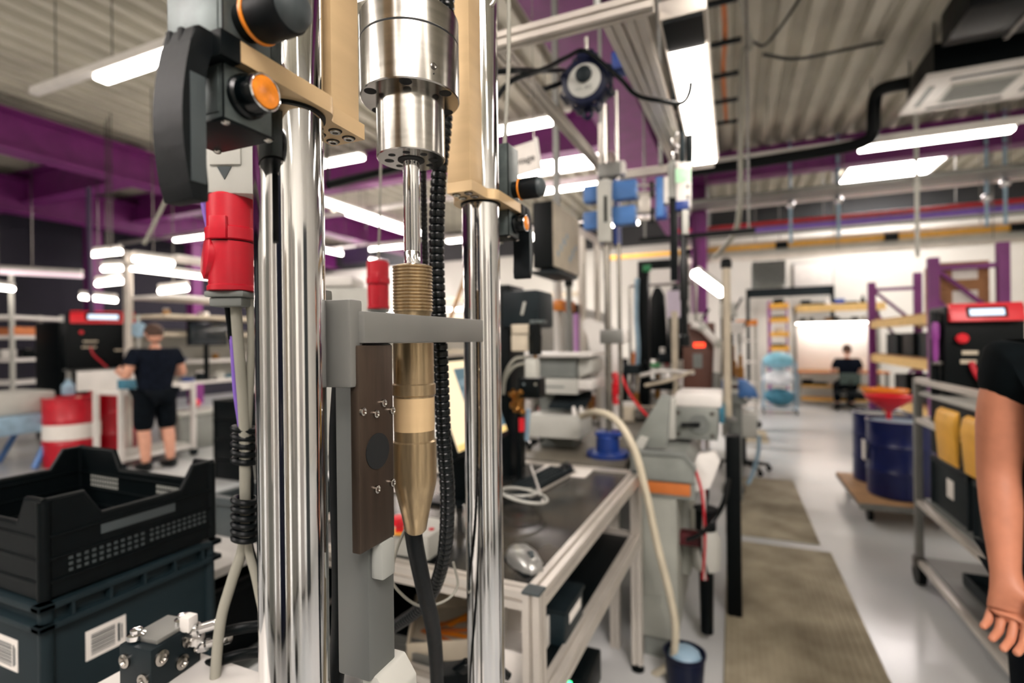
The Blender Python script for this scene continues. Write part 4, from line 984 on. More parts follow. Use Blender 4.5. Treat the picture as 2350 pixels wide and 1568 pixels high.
# teal tool box, orange tray, blue vise on the bench
tb = th('teal_case', 'teal tool case with white lid near the bench edge', 'case', at(1615, 925, z=.9))
q = at(1615, 905, y=4.0)
ob('case_body', B().bx(q.x - .14, q.x + .14, 3.95, 4.15, .9, 1.03, .01), 'teal', tb); ob('case_lid', B().bx(q.x - .12, q.x + .1, 3.97, 4.12, 1.03, 1.07, .01), 'white', tb)
post(1666, 600, 0, 4.1, .028, 'cream', 'pale_post', 'tall pale post standing at the aisle edge of the bench', bottom=.9)
q = at(1700, 930, y=5.2)
vs = th('bench_vise', 'blue bench vise with dark screw at the aisle edge', 'vise', (q.x, 5.2, .9))
ob('vise_post', B().cyl((q.x - .05, 5.2, 0), (q.x - .05, 5.2, .9), .06), 'mid_grey', vs)
ob('vise_base', B().lathe([(.11, .90), (.11, .93), (.08, .95), (.08, .99)], (q.x - .05, 5.2, 0), n=20), 'mid_grey', vs)
for s in (-1, 1):
    ob('jaw', B().prism([(q.x - .05 + s * .03, .97), (q.x - .05 + s * .20, .97), (q.x - .05 + s * .17, 1.05), (q.x - .05 + s * .10, 1.12), (q.x - .05 + s * .03, 1.13)], 5.1, 5.28, 'y', .012), 'blue_light', vs)
ob('screw', B().cyl((q.x - .12, 5.15, 1.06), (q.x + .02, 5.15, 1.06), .02), mat('brown_dark', (60, 36, 34), .5, 0, .1, 9), vs)
# pale gearbox on a pedestal at the aisle
x0, x1, z0, z1 = FY(1656, 948, 1738, 1006, 5.4)
pg = th('pedestal_unit', 'pale cast unit on a pedestal standing at the aisle edge', 'machine', ((x0 + x1) / 2, 5.55, 0))
ob('unit_body', B().bx(x0, x1, 5.4, 5.7, z0, z1, .012), 'light_grey', pg); ob('unit_top', B().bx(x0 - .02, x1 - .1, 5.42, 5.68, z1, z1 + .06, .008), 'white', pg)
ob('pedestal', B().bx(x0 + .04, x0 + .16, 5.48, 5.6, .02, z0, .006), 'black', pg); ob('pedestal_foot', B().bx(x0, x0 + .2, 5.42, 5.66, 0, .03, .004), 'black', pg)
cable('drain_hose', [at(1742, 1000, y=5.37), at(1740, 1040, y=5.38), at(1726, 1090, y=5.4), at(1715, 1112, y=5.35)], .018, 'blue_pale', 'pale hose hanging from the pedestal unit to the mat', 'hose')
# swivel stool
q = at(1708, 1080, z=0)
sw = th('swivel_stool', 'black swivel stool with star base beside the aisle', 'stool', (q.x, q.y, 0)); PM[sw.name] = MX.Identity(4)
for i in range(5):
    a = 2 * math.pi * i / 5 + .3
    sp_ = ob('star_arm', B().tube([(0, 0, .1), (.27 * math.cos(a), .27 * math.sin(a), .07)], [.03, .018], 8), 'black', sw)
    ob('caster', B().cyl((.27 * math.cos(a), .27 * math.sin(a) - .012, .03), (.27 * math.cos(a), .27 * math.sin(a) + .012, .03), .03, n=14), 'black', sp_)
ob('gas_spring', B().cyl((0, 0, .1), (0, 0, .5), .025), 'charcoal', sw); ob('seat', B().lathe([(.17, .5), (.19, .52), (.19, .56), (.15, .58)], n=28), 'black', sw)
# jackets hanging and paper on a rail
x0, x1, z0, z1 = FY(1495, 660, 1545, 800, 4.9)
for i, (m_, nm) in enumerate((('black', 'black'), ('charcoal', 'charcoal'))):
    xx = x0 + .06 + i * .17
    ob('work_jacket', B().prism([(xx - .08, z0 - .1), (xx + .09, z0 - .1), (xx + .06, z1 - .08), (xx + .02, z1), (xx - .03, z1), (xx - .07, z1 - .1)], 4.86 - .1 * i, 4.94 - .1 * i, 'y', .02), m_, None, nm + ' work jacket hanging behind the screwdriver spindle', 'jacket', loc=(xx, 4.9 - .1 * i, z1))
jr = th('clothes_rail', 'rail with hooks holding the work jackets', 'rail', (x0, 4.9, .9))
ob('bar', B().cyl((x0 - .2, 4.9, z1 + .02), (x1 + .2, 4.9, z1 + .02), .012), 'steel', jr)
for xx in (x0 - .2, x1 + .2): ob('rail_post', B().cyl((xx, 4.9, .9015), (xx, 4.9, z1 + .02), .012), 'steel', jr)
x0, x1, z0, z1 = FY(1530, 668, 1566, 728, 4.6)
ob('paper_sheet', B().bx(x0, x1, 4.6, 4.604, z0, z1), mat('lilac_paper', (216, 204, 222), .7, 0, .04, 9), None, 'lilac paper sheet hanging beside the black spindle', 'paper', loc=(x0, 4.6, z1))
# bright task lamp
q0, q1_ = at(1596, 628, y=5.0), at(1656, 672, y=5.4)
tl = th('task_lamp', 'short bright task lamp slanting above the assembly bench', 'lamp', q0)
ob('lamp_head', B().tube([q0 + V((.02, .02, .035)), q1_ + V((.02, .02, .035))], .035, 12), 'light_grey', tl)
ob('lamp_tube', B().tube([q0, q1_], .045, 12), 'task_light', tl)
ob('lamp_arm', B().cyl(q0 + V((0, .02, .03)), q0 + V((-.02, .02, .35)), .012), 'black', tl); ob('lamp_rail', B().bx(q0.x - .5, q0.x + .5, q0.y + .0, q0.y + .04, q0.z + .33, q0.z + .37), 'black', tl)
for s in (-.45, .45): ob('lamp_drop', B().cyl((q0.x + s, q0.y + .02, q0.z + .35), (q0.x + s, q0.y + .02, ZC), .01, n=8), 'alu_grey', tl)

# ---------------------------------------------------------------- drums on the dolly
dl = th('drum_dolly', 'low wooden dolly with black castors carrying the blue drums', 'dolly', (1.22, 5.45, 0))
DX0, DX1, DY0, DY1 = .93, 1.66, 4.92, 5.95
ob('deck', B().bx(DX0, DX1, DY0, DY1, .145, .172, .004), 'wood', dl)
for x in (DX0 + .015, DX1 - .015): ob('edge_rail', B().bx(x - .015, x + .015, DY0, DY1, .12, .165, .003), 'alu_grey', dl)
for y in (DY0 - .012, DY1 + .012): ob('edge_rail', B().bx(DX0, DX1, y - .012, y + .012, .12, .165, .003), 'alu_grey', dl)
for x in (DX0 + .09, DX1 - .09):
    for y in (DY0 + .1, DY1 - .1):
        w = ob('caster', B().cyl((x - .018, y, .058), (x + .018, y, .058), .057, n=22), 'black', dl)
        ob('caster_fork', B().bx(x - .028, x + .028, y - .03, y + .03, .085, .125, .004), 'steel_dark', w)
def drum(x, y, z, R, H, m, label, group, lidm=None):
    t = th('steel_drum', label, 'drum', (x, y, z), 0, group); PM[t.name] = MX.Identity(4)
    pr = [(R * .96, 0), (R, .012), (R, .02)]
    for k in (1, 2):
        h = H * (k / 3 + .01); pr += [(R, h - .02), (R * 1.03, h), (R, h + .02)]
    pr += [(R, H - .03), (R * 1.025, H - .02), (R * 1.025, H), (R * .96, H), (R * .95, H - .02), (.001, H - .02)]
    ob('shell', B().lathe(pr, n=40, cap=False), m, t)
    ob('bung', B().lathe([(.03, H - .02), (.03, H), (.02, H + .005)], (R * .55, 0, 0), n=14), 'cream', t)
    ob('top_lid', B().lathe([(R * .94, H - .021), (R * .94, H - .016)], n=36), lidm or m, t)
    return t
d1 = at(2053, 1152, z=.172)
DR = .232
drum(1.285, d1.y + .235, .1735, DR, .63, 'drum_blue', 'front dark blue steel drum on the wooden dolly', 'blue drums on the dolly', 'blue_pale')
drum(1.27, d1.y + .71, .1735, DR, .63, 'drum_blue', 'rear dark blue steel drum behind the front one', 'blue drums on the dolly', 'mid_grey')
def funnel(x, y, z, s, m, label):
    t = th('funnel', label, 'funnel', (x, y, z)); PM[t.name] = MX.Identity(4)
    ob('cone', B().lathe([(.02 * s, .0), (.025 * s, .06 * s), (.17 * s, .16 * s), (.19 * s, .20 * s), (.195 * s, .2 * s), (.175 * s, .155 * s), (.03 * s, .055 * s)], n=32, cap=False), m, t)
    ob('rim', B().ring((0, 0, .2 * s), .192 * s, .006, (0, 0, 1), 32, 6), m, t)
    ob('spout', B().lathe([(.018 * s, -.02), (.02 * s, .01)], n=16), m, t)
funnel(1.22, d1.y + .27, .822, .9, 'red_bright', 'red plastic funnel standing in the front blue drum')
funnel(1.30, d1.y + .74, .822, .95, 'orange', 'orange plastic funnel on the rear blue drum')
ob('paper_tag', B().bx(1.03, 1.034, d1.y + .2, d1.y + .3, .45, .62), 'paper', None, 'white paper tag hanging at the side of the drums', 'tag', loc=(1.05, d1.y + .1, .45))

# ---------------------------------------------------------------- cart at the right edge
CX0, CX1, CY0, CY1 = 1.03, 1.72, 2.42, 3.84
ct = th('tool_cart', 'steel tube cart with castors carrying the black tester', 'cart', (1.35, 3.15, 0))
for x in (CX0, CX1):
    for y in (CY0, CY1):
        ob('post', B().bx(x - .02, x + .02, y - .02, y + .02, .16, 1.25, .004), 'alu_grey', ct)
        w = ob('caster', B().cyl((x - .02, y, .07), (x + .02, y, .07), .07, n=24), 'black', ct)
        ob('caster_fork', B().bx(x - .03, x + .03, y - .035, y + .035, .1, .165, .004), 'steel_dark', w)
for z in (.14, .50, 1.0, 1.235):
    for x in (CX0, CX1): ob('side_rail', B().bx(x - .017, x + .017, CY0, CY1, z - .017, z + .017, .004), 'alu', ct)
    for y in (CY0, CY1): ob('end_rail', B().bx(CX0, CX1, y - .017, y + .017, z - .017, z + .017, .004), 'alu', ct)
ob('deck', B().bx(CX0, CX1, CY0, CY1, 1.15, 1.17, .003), 'light_grey', ct)
ob('shelf', B().bx(CX0 + .02, CX1 - .02, CY0, CY1, .515, .525), 'mid_grey', ct)
ob('bottom_shelf', B().bx(CX0 + .02, CX1 - .02, CY0, CY1, .158, .166), 'alu_grey', ct)
ob('back_panel', B().bx(CX0 + .05, CX0 + .06, CY0 + .05, CY1 - .05, .82, 1.13), 'black', ct)
for i, (y0, y1) in enumerate(((3.13, 3.385), (2.84, 3.05))):
    t = th('yellow_bin', ('far' if i == 0 else 'near') + ' yellow plastic bag holder hanging on the cart side', 'bin', (CX0 - .05, (y0 + y1) / 2, .86), 0, 'yellow holders on the cart')
    ob('holder', B().prism([(CX0 - .022, .86), (CX0 - .04, .86), (CX0 - .055, 1.06), (CX0 - .045, 1.115), (CX0 - .022, 1.135)], y0, y1, 'y', .012), 'yellow', t)
    ob('hook', B().bx(CX0 - .03, CX0 - .018, (y0 + y1) / 2 - .02, (y0 + y1) / 2 + .02, .98, 1.03), 'yellow', t)
def eurobox(name, label, x0, x1, y0, y1, z0, z1, m, side_label=None, group=None, cat='crate', lab_y=None):
    t = th(name, label, cat, ((x0 + x1) / 2, (y0 + y1) / 2, z0), 0, group)
    w = .012
    ob('floor_panel', B().bx(x0 + .015, x1 - .015, y0 + .015, y1 - .015, z0, z0 + .01), m, t)
    for s, (a, b_, c_, d_) in enumerate(((x0 + .012, x0 + .024, y0 + .012, y1 - .012), (x1 - .024, x1 - .012, y0 + .012, y1 - .012), (x0 + .012, x1 - .012, y0 + .012, y0 + .024), (x0 + .012, x1 - .012, y1 - .024, y1 - .012))):
        ob('side_panel', B().bx(a, b_, c_, d_, z0, z1 - .02, .002), m, t)
    b = B()
    for a, b_, c_, d_ in ((x0, x0 + .03, y0, y1), (x1 - .03, x1, y0, y1), (x0, x1, y0, y0 + .03), (x0, x1, y1 - .03, y1)): b.bx(a, b_, c_, d_, z1 - .03, z1, .004)
    ob('rim', b, m, t)
    b = B()
    for a, c_ in ((x0 + .012, y0 + .012), (x1 - .012, y0 + .012), (x0 + .012, y1 - .012), (x1 - .012, y1 - .012)): b.cyl((a, c_, z0), (a, c_, z1 - .02), .012, n=12)
    ob('corner_posts', b, m, t, kind='stuff')
    return t
e1 = eurobox('stacking_box', 'far dark grey stacking box with white label on the cart shelf', CX0 + .04, CX0 + .44, 3.25, 3.78, .526, .80, 'charcoal', group='stacking boxes on the cart')
e2 = eurobox('stacking_box', 'near dark grey stacking box with white label on the cart shelf', CX0 + .04, CX0 + .44, 2.66, 3.20, .526, .80, 'charcoal', group='stacking boxes on the cart')
for e, y in ((e1, 3.46), (e2, 2.93)): ob('box_label', B().bx(CX0 + .049, CX0 + .0515, y, y + .09, .62, .72), 'paper', e)
tray('cart_tray', 'flat black tray on the bottom shelf of the cart', 1.38, 3.1, .5, .8, .06, 'charcoal', 0, .167)
# black tester with red display on the cart
def tester(name, label, x0, x1, y0, y1, z0, z1, red='red_bright', hh=.087):
    t = th(name, label, 'tester', ((x0 + x1) / 2, (y0 + y1) / 2, z0))
    w = x1 - x0; h = z1 - z0
    ob('cabinet', B().bx(x0, x1, y0, y1, z0, z1, .015), 'black', t)
    hd = ob('display_hood', B().prism([(y0 - .05, z1 - hh), (y0 + .02, z1 - hh), (y0 + .02, z1 + .012), (y0 - .05 + hh * .35, z1 + .012)], x0 + .05 * w, x1 - .05 * w, 'x', .006), red, t)
    ob('display_bezel', B().box(((x0 + x1) / 2, y0 - .046 + hh * .17, z1 - hh * .44), (w * .5, .012, hh * .7), .003, rot=MX.Rotation(-.34, 3, 'X')), 'black', hd)
    ob('display', B().box(((x0 + x1) / 2, y0 - .052 + hh * .17, z1 - hh * .44), (w * .42, .006, hh * .42), .001, rot=MX.Rotation(-.34, 3, 'X')), mat_of('lcd'), hd)
    ob('stop_button', B().lathe([(.012, 0), (.012, .02), (.028, .022), (.028, .04), (.02, .048)], (x0 + w * .2, y0, z1 - h * .36), (0, -1, 0), 20), 'red_bright', t)
    for k, (fx, fz, fw) in enumerate(((.32, .52, .2), (.3, .62, .2), (.75, .68, .2))):
        ob('plate', B().bx(x0 + w * (fx - fw / 2), x0 + w * (fx + fw / 2), y0 - .006, y0, z1 - h * fz - .01, z1 - h * fz + .012, .002), 'cream', t)
    ob('red_strap', B().tube(spline([(x0 + w * .32, y0 - .02, z1 - h * .62), (x0 + w * .36, y0 - .04, z1 - h * .75), (x0 + w * .48, y0 - .05, z0 + h * .1), (x0 + w * .55, y0 - .07, z0 + .01)]), .014, 8), 'red', t)
    return t
tester('torque_tester', 'black torque tester with red display hood on the cart', 1.075, 1.42, 3.55, 3.80, 1.1715, 1.665)
x0 = 1.07
ob('purple_driver', B().lathe([(.012, 0), (.016, .05), (.016, .12), (.02, .13), (.02, .2), (.012, .22)], (1.045, 3.58, 1.36), n=14), 'purple_bright', None, 'purple screwdriver with orange band clipped beside the tester', 'screwdriver', loc=(1.045, 3.58, 1.36))
sk = th('driver_rack', 'narrow black tool rack at the left of the tester', 'rack', (1.05, 3.65, 1.171))
ob('rack_plate', B().bx(1.032, 1.07, 3.605, 3.625, 1.171, 1.64, .004), 'black', sk); ob('rack_pin', B().cyl((1.062, 3.59, 1.35), (1.062, 3.59, 1.52), .006), 'steel_dark', sk); ob('rack_arm', B().bx(1.034, 1.07, 3.56, 3.606, 1.34, 1.358, .003), 'steel_dark', sk)
cs = th('cleaning_cloth', 'pale blue crumpled cloth on the cart deck', 'cloth', (1.25, 3.1, 1.171))
b = B(); random.seed(5)
for i in range(6): b.sph((1.2 + .04 * (i % 3), 3.05 + .07 * (i // 3), 1.222 + .008 * (i % 2)), .05, 10, (1.1, 1, .6 + .15 * (i % 3)))
ob('folds', b, 'blue_pale', cs, kind='stuff')
tray('black_tool_tray', 'black tool tray with steel wrench on the cart deck', 1.45, 2.95, .3, .42, .05, 'black', 0, 1.171)
ob('wrench', B().tube([(1.38, 2.8, 1.19), (1.5, 3.08, 1.19)], [.018, .012], 8), 'steel', None, 'steel wrench lying in the black tray on the cart', 'wrench', loc=(1.45, 2.95, 1.18))

# ---------------------------------------------------------------- purple pallet rack with cartons
rk = th('pallet_rack', 'purple pallet rack with yellow beams along the right side', 'rack', (2.4, 8.4, 0))
RX0, RX1 = 2.03, 2.62
for y, h in ((7.0, 2.36), (9.7, 2.36)):
    for x in (RX0, RX1): ob('upright', B().bx(x - .05, x + .05, y - .04, y + .04, 0, h + (.12 if x == RX1 else 0), .006), 'purple', rk)
    ob('cross_bar', B().bx(RX0 + .05, RX1 - .05, y - .02, y + .02, h - .14, h - .09), 'purple', rk)
    for z in (.3, 1.15): ob('brace', B().tube([(RX0 + .04, y, z + .75 if z > 1 else z), (RX1 - .04, y, z if z > 1 else z + .75)], .022, 6), 'purple', rk)
    ob('brace', B().tube([(RX0 + .05, y, h - .15), (RX1 - .05, y, 1.72)], .024, 6), 'purple', rk)
for z in (.62, 1.18, 1.70):
    for x in (RX0, RX1): ob('yellow_beam', B().bx(x - .03, x + .03, 7.05, 9.65, z - .06, z + .05, .006), 'yellow_pale', rk)
    ob('deck_board', B().bx(RX0, RX1, 7.06, 9.64, z + .051, z + .07), 'wood', rk)
def carton(x0, x1, y0, y1, z0, z1, label, group):
    t = th('carton', label, 'carton', ((x0 + x1) / 2, (y0 + y1) / 2, z0), 0, group)
    ob('box', B().bx(x0, x1, y0, y1, z0, z1, .006), 'card', t)
    ob('tape', B().bx((x0 + x1) / 2 - .03, (x0 + x1) / 2 + .03, y0 - .001, y1 + .001, z1 - .002, z1 + .001), 'cream', t)
    ob('address_label', B().bx(x0 + .1, x1 - .1, y0 - .003, y0, (z0 + z1) / 2 - .05, (z0 + z1) / 2 + .1), 'paper', t)
carton(RX0 + .09, RX1 - .08, 7.08, 7.6, 1.771, 2.02, 'lower cardboard carton with white label on the purple rack', 'cartons on the rack')
carton(RX0 + .09, RX1 - .08, 7.08, 7.6, 2.022, 2.31, 'upper cardboard carton with white label on the purple rack', 'cartons on the rack')
for i, (y, z, m_) in enumerate(((7.5, 1.251, 'charcoal'), (8.2, 1.251, 'black'), (8.9, 1.251, 'charcoal'), (7.6, .691, 'black'), (8.5, .691, 'black'), (7.5, 0.001, 'black'), (8.4, .001, 'charcoal'))):
    eurobox('rack_box', ('first', 'second', 'third', 'first', 'second', 'first', 'second')[i] + ' dark box from the front on the ' + ('upper', 'upper', 'upper', 'middle', 'middle', 'bottom', 'bottom')[i] + ' level of the purple rack', RX0 + .06, RX1 - .05, y - .26, y + .26, z, z + .3, m_, group='dark boxes on the purple rack')
# yellow gauge stand at the right edge
gs_ = th('gauge_stand', 'white stand with yellow knob behind the tester', 'stand', (1.95, 4.4, 0))
ob('column', B().bx(1.92, 1.97, 4.38, 4.43, 0, 1.72, .005), 'light_grey', gs_); ob('top_bar', B().bx(1.85, 2.1, 4.36, 4.46, 1.72, 1.77, .005), 'white', gs_); ob('knob', B().lathe([(.03, 0), (.03, .08)], (1.90, 4.36, 1.5), (1, 0, 0), 16), 'yellow', gs_); ob('stand_foot', B().bx(1.83, 2.06, 4.3, 4.5, 0, .03, .004), 'mid_grey', gs_)

# ---------------------------------------------------------------- far end: lit bench with seated worker, shelves, bag trolley
fb_ = th('far_work_bench', 'far workbench with bright white back panel and orange edge', 'bench', (2.2, 13.4, 0))
ob('bench_top', B().bx(1.32, 3.02, 12.95, 13.75, .73, .77, .004), 'wood', fb_)
ob('bench_edge', B().bx(1.32, 3.02, 12.93, 12.951, .73, .775), 'orange_dull', fb_)
ob('back_panel', B().bx(1.34, 2.98, 13.7, 13.76, .78, 1.80, .004), mat('bright_panel', (250, 244, 240), .5, 0, .02, 3), fb_)
for x in (1.36, 2.98): ob('leg', B().bx(x - .03, x + .03, 13.0, 13.06, 0, .73), 'alu_grey', fb_); ob('rear_post', B().bx(x - .03, x + .03, 13.68, 13.74, 0, 2.2), 'alu_grey', fb_)
ob('shelf', B().bx(1.34, 3.0, 13.35, 13.76, 1.84, 1.87), 'light_grey', fb_)
ob('light_shelf', B().bx(1.32, 3.0, 13.15, 13.72, 2.18, 2.24, .006), 'white', fb_)
ob('light_strip', B().bx(1.36, 2.96, 13.38, 13.5, 1.815, 1.839, .004), 'task_light', fb_)
ob('yellow_trim', B().bx(1.32, 3.0, 13.13, 13.149, 2.08, 2.24), 'yellow_pale', fb_)
ob('lower_shelf', B().bx(1.36, 2.98, 13.05, 13.7, .42, .45), 'yellow', fb_); ob('floor_shelf', B().bx(1.36, 2.98, 13.05, 13.7, .12, .15), 'yellow', fb_)
for i in range(9):
    clutter(('small_box', 'grease_jar', 'tool_tray')[i % 3], ('black', 'charcoal', 'white', 'brass', 'black')[i % 5], 1.5 + i * .17, 13.55, 1.87, .05, 'on the shelf above', 'over the far bench')
for i in range(7):
    clutter(('small_box', 'tool_tray', 'gear_part')[i % 3], ('charcoal', 'black', 'white', 'navy')[i % 4] if i % 4 != 3 else 'blue', 1.55 + i * .22, 13.45, 2.24, .07, 'on top of the lit shelf', 'over the far bench')
for i in range(6):
    clutter(('small_box', 'tool_tray')[i % 2], ('black', 'charcoal', 'white')[i % 3], 1.55 + i * .25, 13.3, .45 if i < 3 else .15, .07, 'on the yellow shelves', 'under the far bench')
wb = th('wall_board', 'white wall board beyond the far bench', 'board', (1.7, 14.15, 2.3))
x0, x1, z0, z1 = FY(1822, 606, 1912, 662, 14.1); ob('board', B().bx(x0, x1, 14.12, 14.18, z0, z1, .004), 'white', wb); ob('board_frame', B().bx(x0 - .02, x1 + .02, 14.15, 14.19, z0 - .02, z1 + .02, .004), 'alu_grey', wb)
# shelf tower with yellow shelves
sx0, sx1, a, b_ = FY(1766, 690, 1812, 830, 13.0)
ys = th('yellow_shelf', 'narrow shelf tower with yellow shelves and purple post', 'shelf', ((sx0 + sx1) / 2, 13.2, 0))
for x in (sx0, sx1): ob('post', B().bx(x - .02, x + .02, 13.0, 13.04, 0, 2.35), 'purple_bright' if x == sx0 else 'white', ys)
for x in (sx0, sx1): ob('post', B().bx(x - .02, x + .02, 13.46, 13.5, 0, 2.35), 'purple_bright', ys)
for i in range(5):
    z = .9 + i * .32; ob('shelf_board', B().bx(sx0, sx1, 12.99, 13.5, z, z + .1, .004), 'yellow', ys)
    clutter(('small_box', 'tool_tray')[i % 2], ('charcoal', 'black', 'white')[i % 3], (sx0 + sx1) / 2, 13.2, z + .1, .07, 'in the', 'yellow shelf tower')
# bag trolley
x0, x1, z0, z1 = FY(1752, 830, 1830, 950, 11.4)
bt = th('bag_trolley', 'wire trolley with clear bags of blue material', 'trolley', ((x0 + x1) / 2, 11.7, 0))
for x in (x0, x1):
    for y in (11.42, 11.95): ob('post', B().cyl((x, y, .08), (x, y, z1), .014, n=8), 'blue_pale', bt); ob('caster', B().cyl((x - .015, y, .04), (x + .015, y, .04), .04, n=12), 'charcoal', bt)
for z in (.12, .95): ob('frame_bar', B().tube([(x0, 11.42, z), (x1, 11.42, z), (x1, 11.95, z), (x0, 11.95, z)], .014, 6, closed=True), 'blue_pale', bt)
ob('deck', B().bx(x0, x1, 11.42, 11.95, .1, .12), 'light_grey', bt)
def lumpy(c, r, sc, seed, amp=.12, n=20):
    b = B().sph((0, 0, 0), 1, n, (1, 1, 1)); rnd = random.Random(seed); k = [V((rnd.uniform(-1, 1), rnd.uniform(-1, 1), rnd.uniform(-1, 1))) * 4 for _ in range(5)]
    for v in b.bm.verts:
        f = 1 + amp * sum(math.sin(v.co.dot(q) + i) for i, q in enumerate(k)) / 2.2
        v.co = V((v.co.x * r * sc[0] * f, v.co.y * r * sc[1] * f, v.co.z * r * sc[2] * f)) + V(c)
    return b
mx = (x0 + x1) / 2
for i, (zz, mm, lab) in enumerate(((.33, 'teal', 'lower clear bag of dark teal material in the wire trolley'), (.70, 'blue_pale', 'middle white bag in the wire trolley'), (1.05, 'teal', 'upper bag of pale blue material in the wire trolley'))):
    ob('plastic_bag', lumpy((mx, 11.68, zz), .27, (1.05, .8, .62), i), (mm, mat('bag_white', (226, 230, 234), .3, 0, .05, 6), mat('bag_cyan', (140, 206, 226), .35, 0, .1, 6))[i], None, lab, 'bag', 'bags in the wire trolley', smooth=80, loc=(mx, 11.68, zz))
# ---------------------------------------------------------------- plug, cables and sleeve left of the machine
PD = .75
hs = th('socket_housing', 'pale grey socket housing holding the red plug behind the left column', 'socket', at(560, 460, d=PD))
c = at(545, 380, d=PD); RZc = MX.Rotation(TH, 3, 'Z')
def facing(b, c):   # local x right, y away from the viewer, z up, at point c
    return b.xf(MX.Translation(c) @ RZc.to_4x4())
ob('housing', facing(B().prism([(-.038, -.048), (.06, -.052), (.06, .07), (-.045, .07), (-.042, .0)], -.03, .05, 'y', .008), c), 'light_grey', hs)
ob('mark', facing(B().prism([(-.012, -.012), (.008, -.012), (-.002, -.030)], -.0315, -.030, 'y'), c), 'dark_grey', hs)
ob('ridge', facing(B().bx(-.022, .022, -.034, -.029, -.01, .06, .002), c), 'light_grey', hs)
ob('gland', facing(B().bx(-.036, -.028, -.01, .02, -.07, -.045, .003), c), 'black', hs)
ob('wall_post', facing(B().bx(.03, .07, .05, .09, -c.z, .3, .003), c), 'alu_grey', hs)
def cee_plug(c, label, s=1.0, flip=True):
    t = th('red_plug', label, 'plug', (c.x, c.y, c.z - .075 * s), TH); PM[t.name] = MX.Identity(4)
    def l(b): return b.xf(MX.Diagonal((s, s, s, 1)) @ MX.Translation((0, 0, .075)))
    ob('socket_part', l(B().lathe([(.030, -.002), (.0345, .0), (.0345, .016), (.032, .018), (.032, .062), (.028, .066)], n=40)), 'red', t)
    ob('plug_part', l(B().lathe([(.028, -.073), (.0325, -.072), (.0325, -.066), (.0305, -.064), (.0315, -.004), (.03, -.003)], n=40)), 'red', t)
    ob('locking_ring', l(B().lathe([(.0305, -.005), (.0305, .0)], n=40, cap=False)), 'black', t)
    if flip: ob('flip_lid', l(B().lathe([(.03, -.006), (.033, -.005), (.033, .004), (.026, .007), (.001, .007)], (-.030, -.006, -.022), (-1, -.75, .12), 36)), 'red', t)
    ob('latch', l(B().bx(-.012, .012, -.038, -.030, -.002, .03, .003)), 'red', t)
    g = ob('cable_gland', l(B().bx(-.028, .028, -.024, .024, -.082, -.0735, .003)), 'mid_grey', t)
    ob('strain_relief', l(B().bx(-.023, .023, -.02, .02, -.095, -.0825, .003)), 'mid_grey', g)
    return t
pc = at(532, 555, d=PD)
cee_plug(pc, 'large red industrial plug with flip lid hanging behind the left column')
cee_plug(at(868, 652, d=1.5), 'red industrial plug seen between the two chrome columns', 1.0, False)
cable('plug_lead', [at(868, 600, d=1.5), at(872, 480, d=1.5), at(876, 200, d=1.5), at(880, -200, d=1.5)], .003, 'cable_grey', 'thin pale lead from which the rear red plug hangs', 'cable')
cable('grey_cable', W((540, 684, .75), (545, 760, .755), (553, 860, .76), (560, 970, .77), (562, 1100, .78), (560, 1240, .80), (530, 1340, .80), (505, 1435, .80), (490, 1600, .80)), .0078, 'cable_grey', 'thick grey cable from the red plug through the black sleeve', 'cable', k=10)
cable('grey_cable', W((572, 684, .76), (578, 760, .765), (574, 870, .77), (568, 970, .775), (566, 1100, .785), (567, 1240, .80), (585, 1320, .80), (602, 1400, .80), (640, 1560, .80)), .0062, 'cable_grey', 'thinner grey cable running down next to the thick one', 'cable', k=10)
cable('violet_cable', W((463, 440, .78), (472, 500, .78), (500, 600, .78), (522, 690, .77), (532, 780, .77), (540, 900, .775), (552, 990, .78), (556, 1100, .79), (554, 1235, .80), (548, 1300, .83)), .0035, 'violet_cable', 'thin violet cable running down with the grey cables')
cable('black_cable', W((520, 684, .76), (530, 760, .77), (545, 880, .78), (556, 985, .785), (575, 1100, .79), (572, 1240, .81), (600, 1330, .82), (620, 1400, .82)), .005, 'black', 'black cable inside the cable bundle below the red plug')
t = th('cable_sleeve', 'black spiral cable sleeve around the grey and violet cables', 'sleeve', at(563, 1245, d=.79))
for i, py in enumerate((985, 1003, 1021, 1039, 1057, 1148, 1166, 1184, 1202, 1218, 1234)):
    ob('sleeve_turn', B().ring(at(562, py, d=.783), .0155, .0048, (.15, .1, 1), 22, 8), 'black', t)
# ---------------------------------------------------------------- black crate and stacking box
BX0, BX1, BY0, BY1 = -1.84, -1.238, .555, .945
bg = th('storage_box', 'large dark grey storage box with barcode labels at the left', 'storage box', (-1.54, .75, .66))
zb0, zb1 = .66, 1.0
for a, b_, c_, d_ in ((BX0 + .02, BX0 + .03, BY0 + .02, BY1 - .02), (BX1 - .03, BX1 - .02, BY0 + .02, BY1 - .02), (BX0 + .02, BX1 - .02, BY0 + .02, BY0 + .03), (BX0 + .02, BX1 - .02, BY1 - .03, BY1 - .02)):
    ob('side_panel', B().bx(a, b_, c_, d_, zb0, zb1 - .01, .003), 'box_grey', bg)
ob('floor_panel', B().bx(BX0 + .02, BX1 - .02, BY0 + .02, BY1 - .02, zb0, zb0 + .012), 'box_grey', bg)
for z in (zb1 - .012, zb1 - .052):
    for a, b_, c_, d_ in ((BX0, BX0 + .03, BY0, BY1), (BX1 - .03, BX1, BY0, BY1), (BX0, BX1, BY0, BY0 + .03), (BX0, BX1, BY1 - .03, BY1)):
        ob('rim_bar', B().bx(a, b_, c_, d_, z - .007, z + .006, .003), 'box_grey', bg)
for i in range(5):
    y = BY0 + .06 + i * .07
    ob('rim_rib', B().bx(BX1 - .02, BX1 - .003, y - .003, y + .003, zb1 - .05, zb1 - .015), 'box_grey', bg)
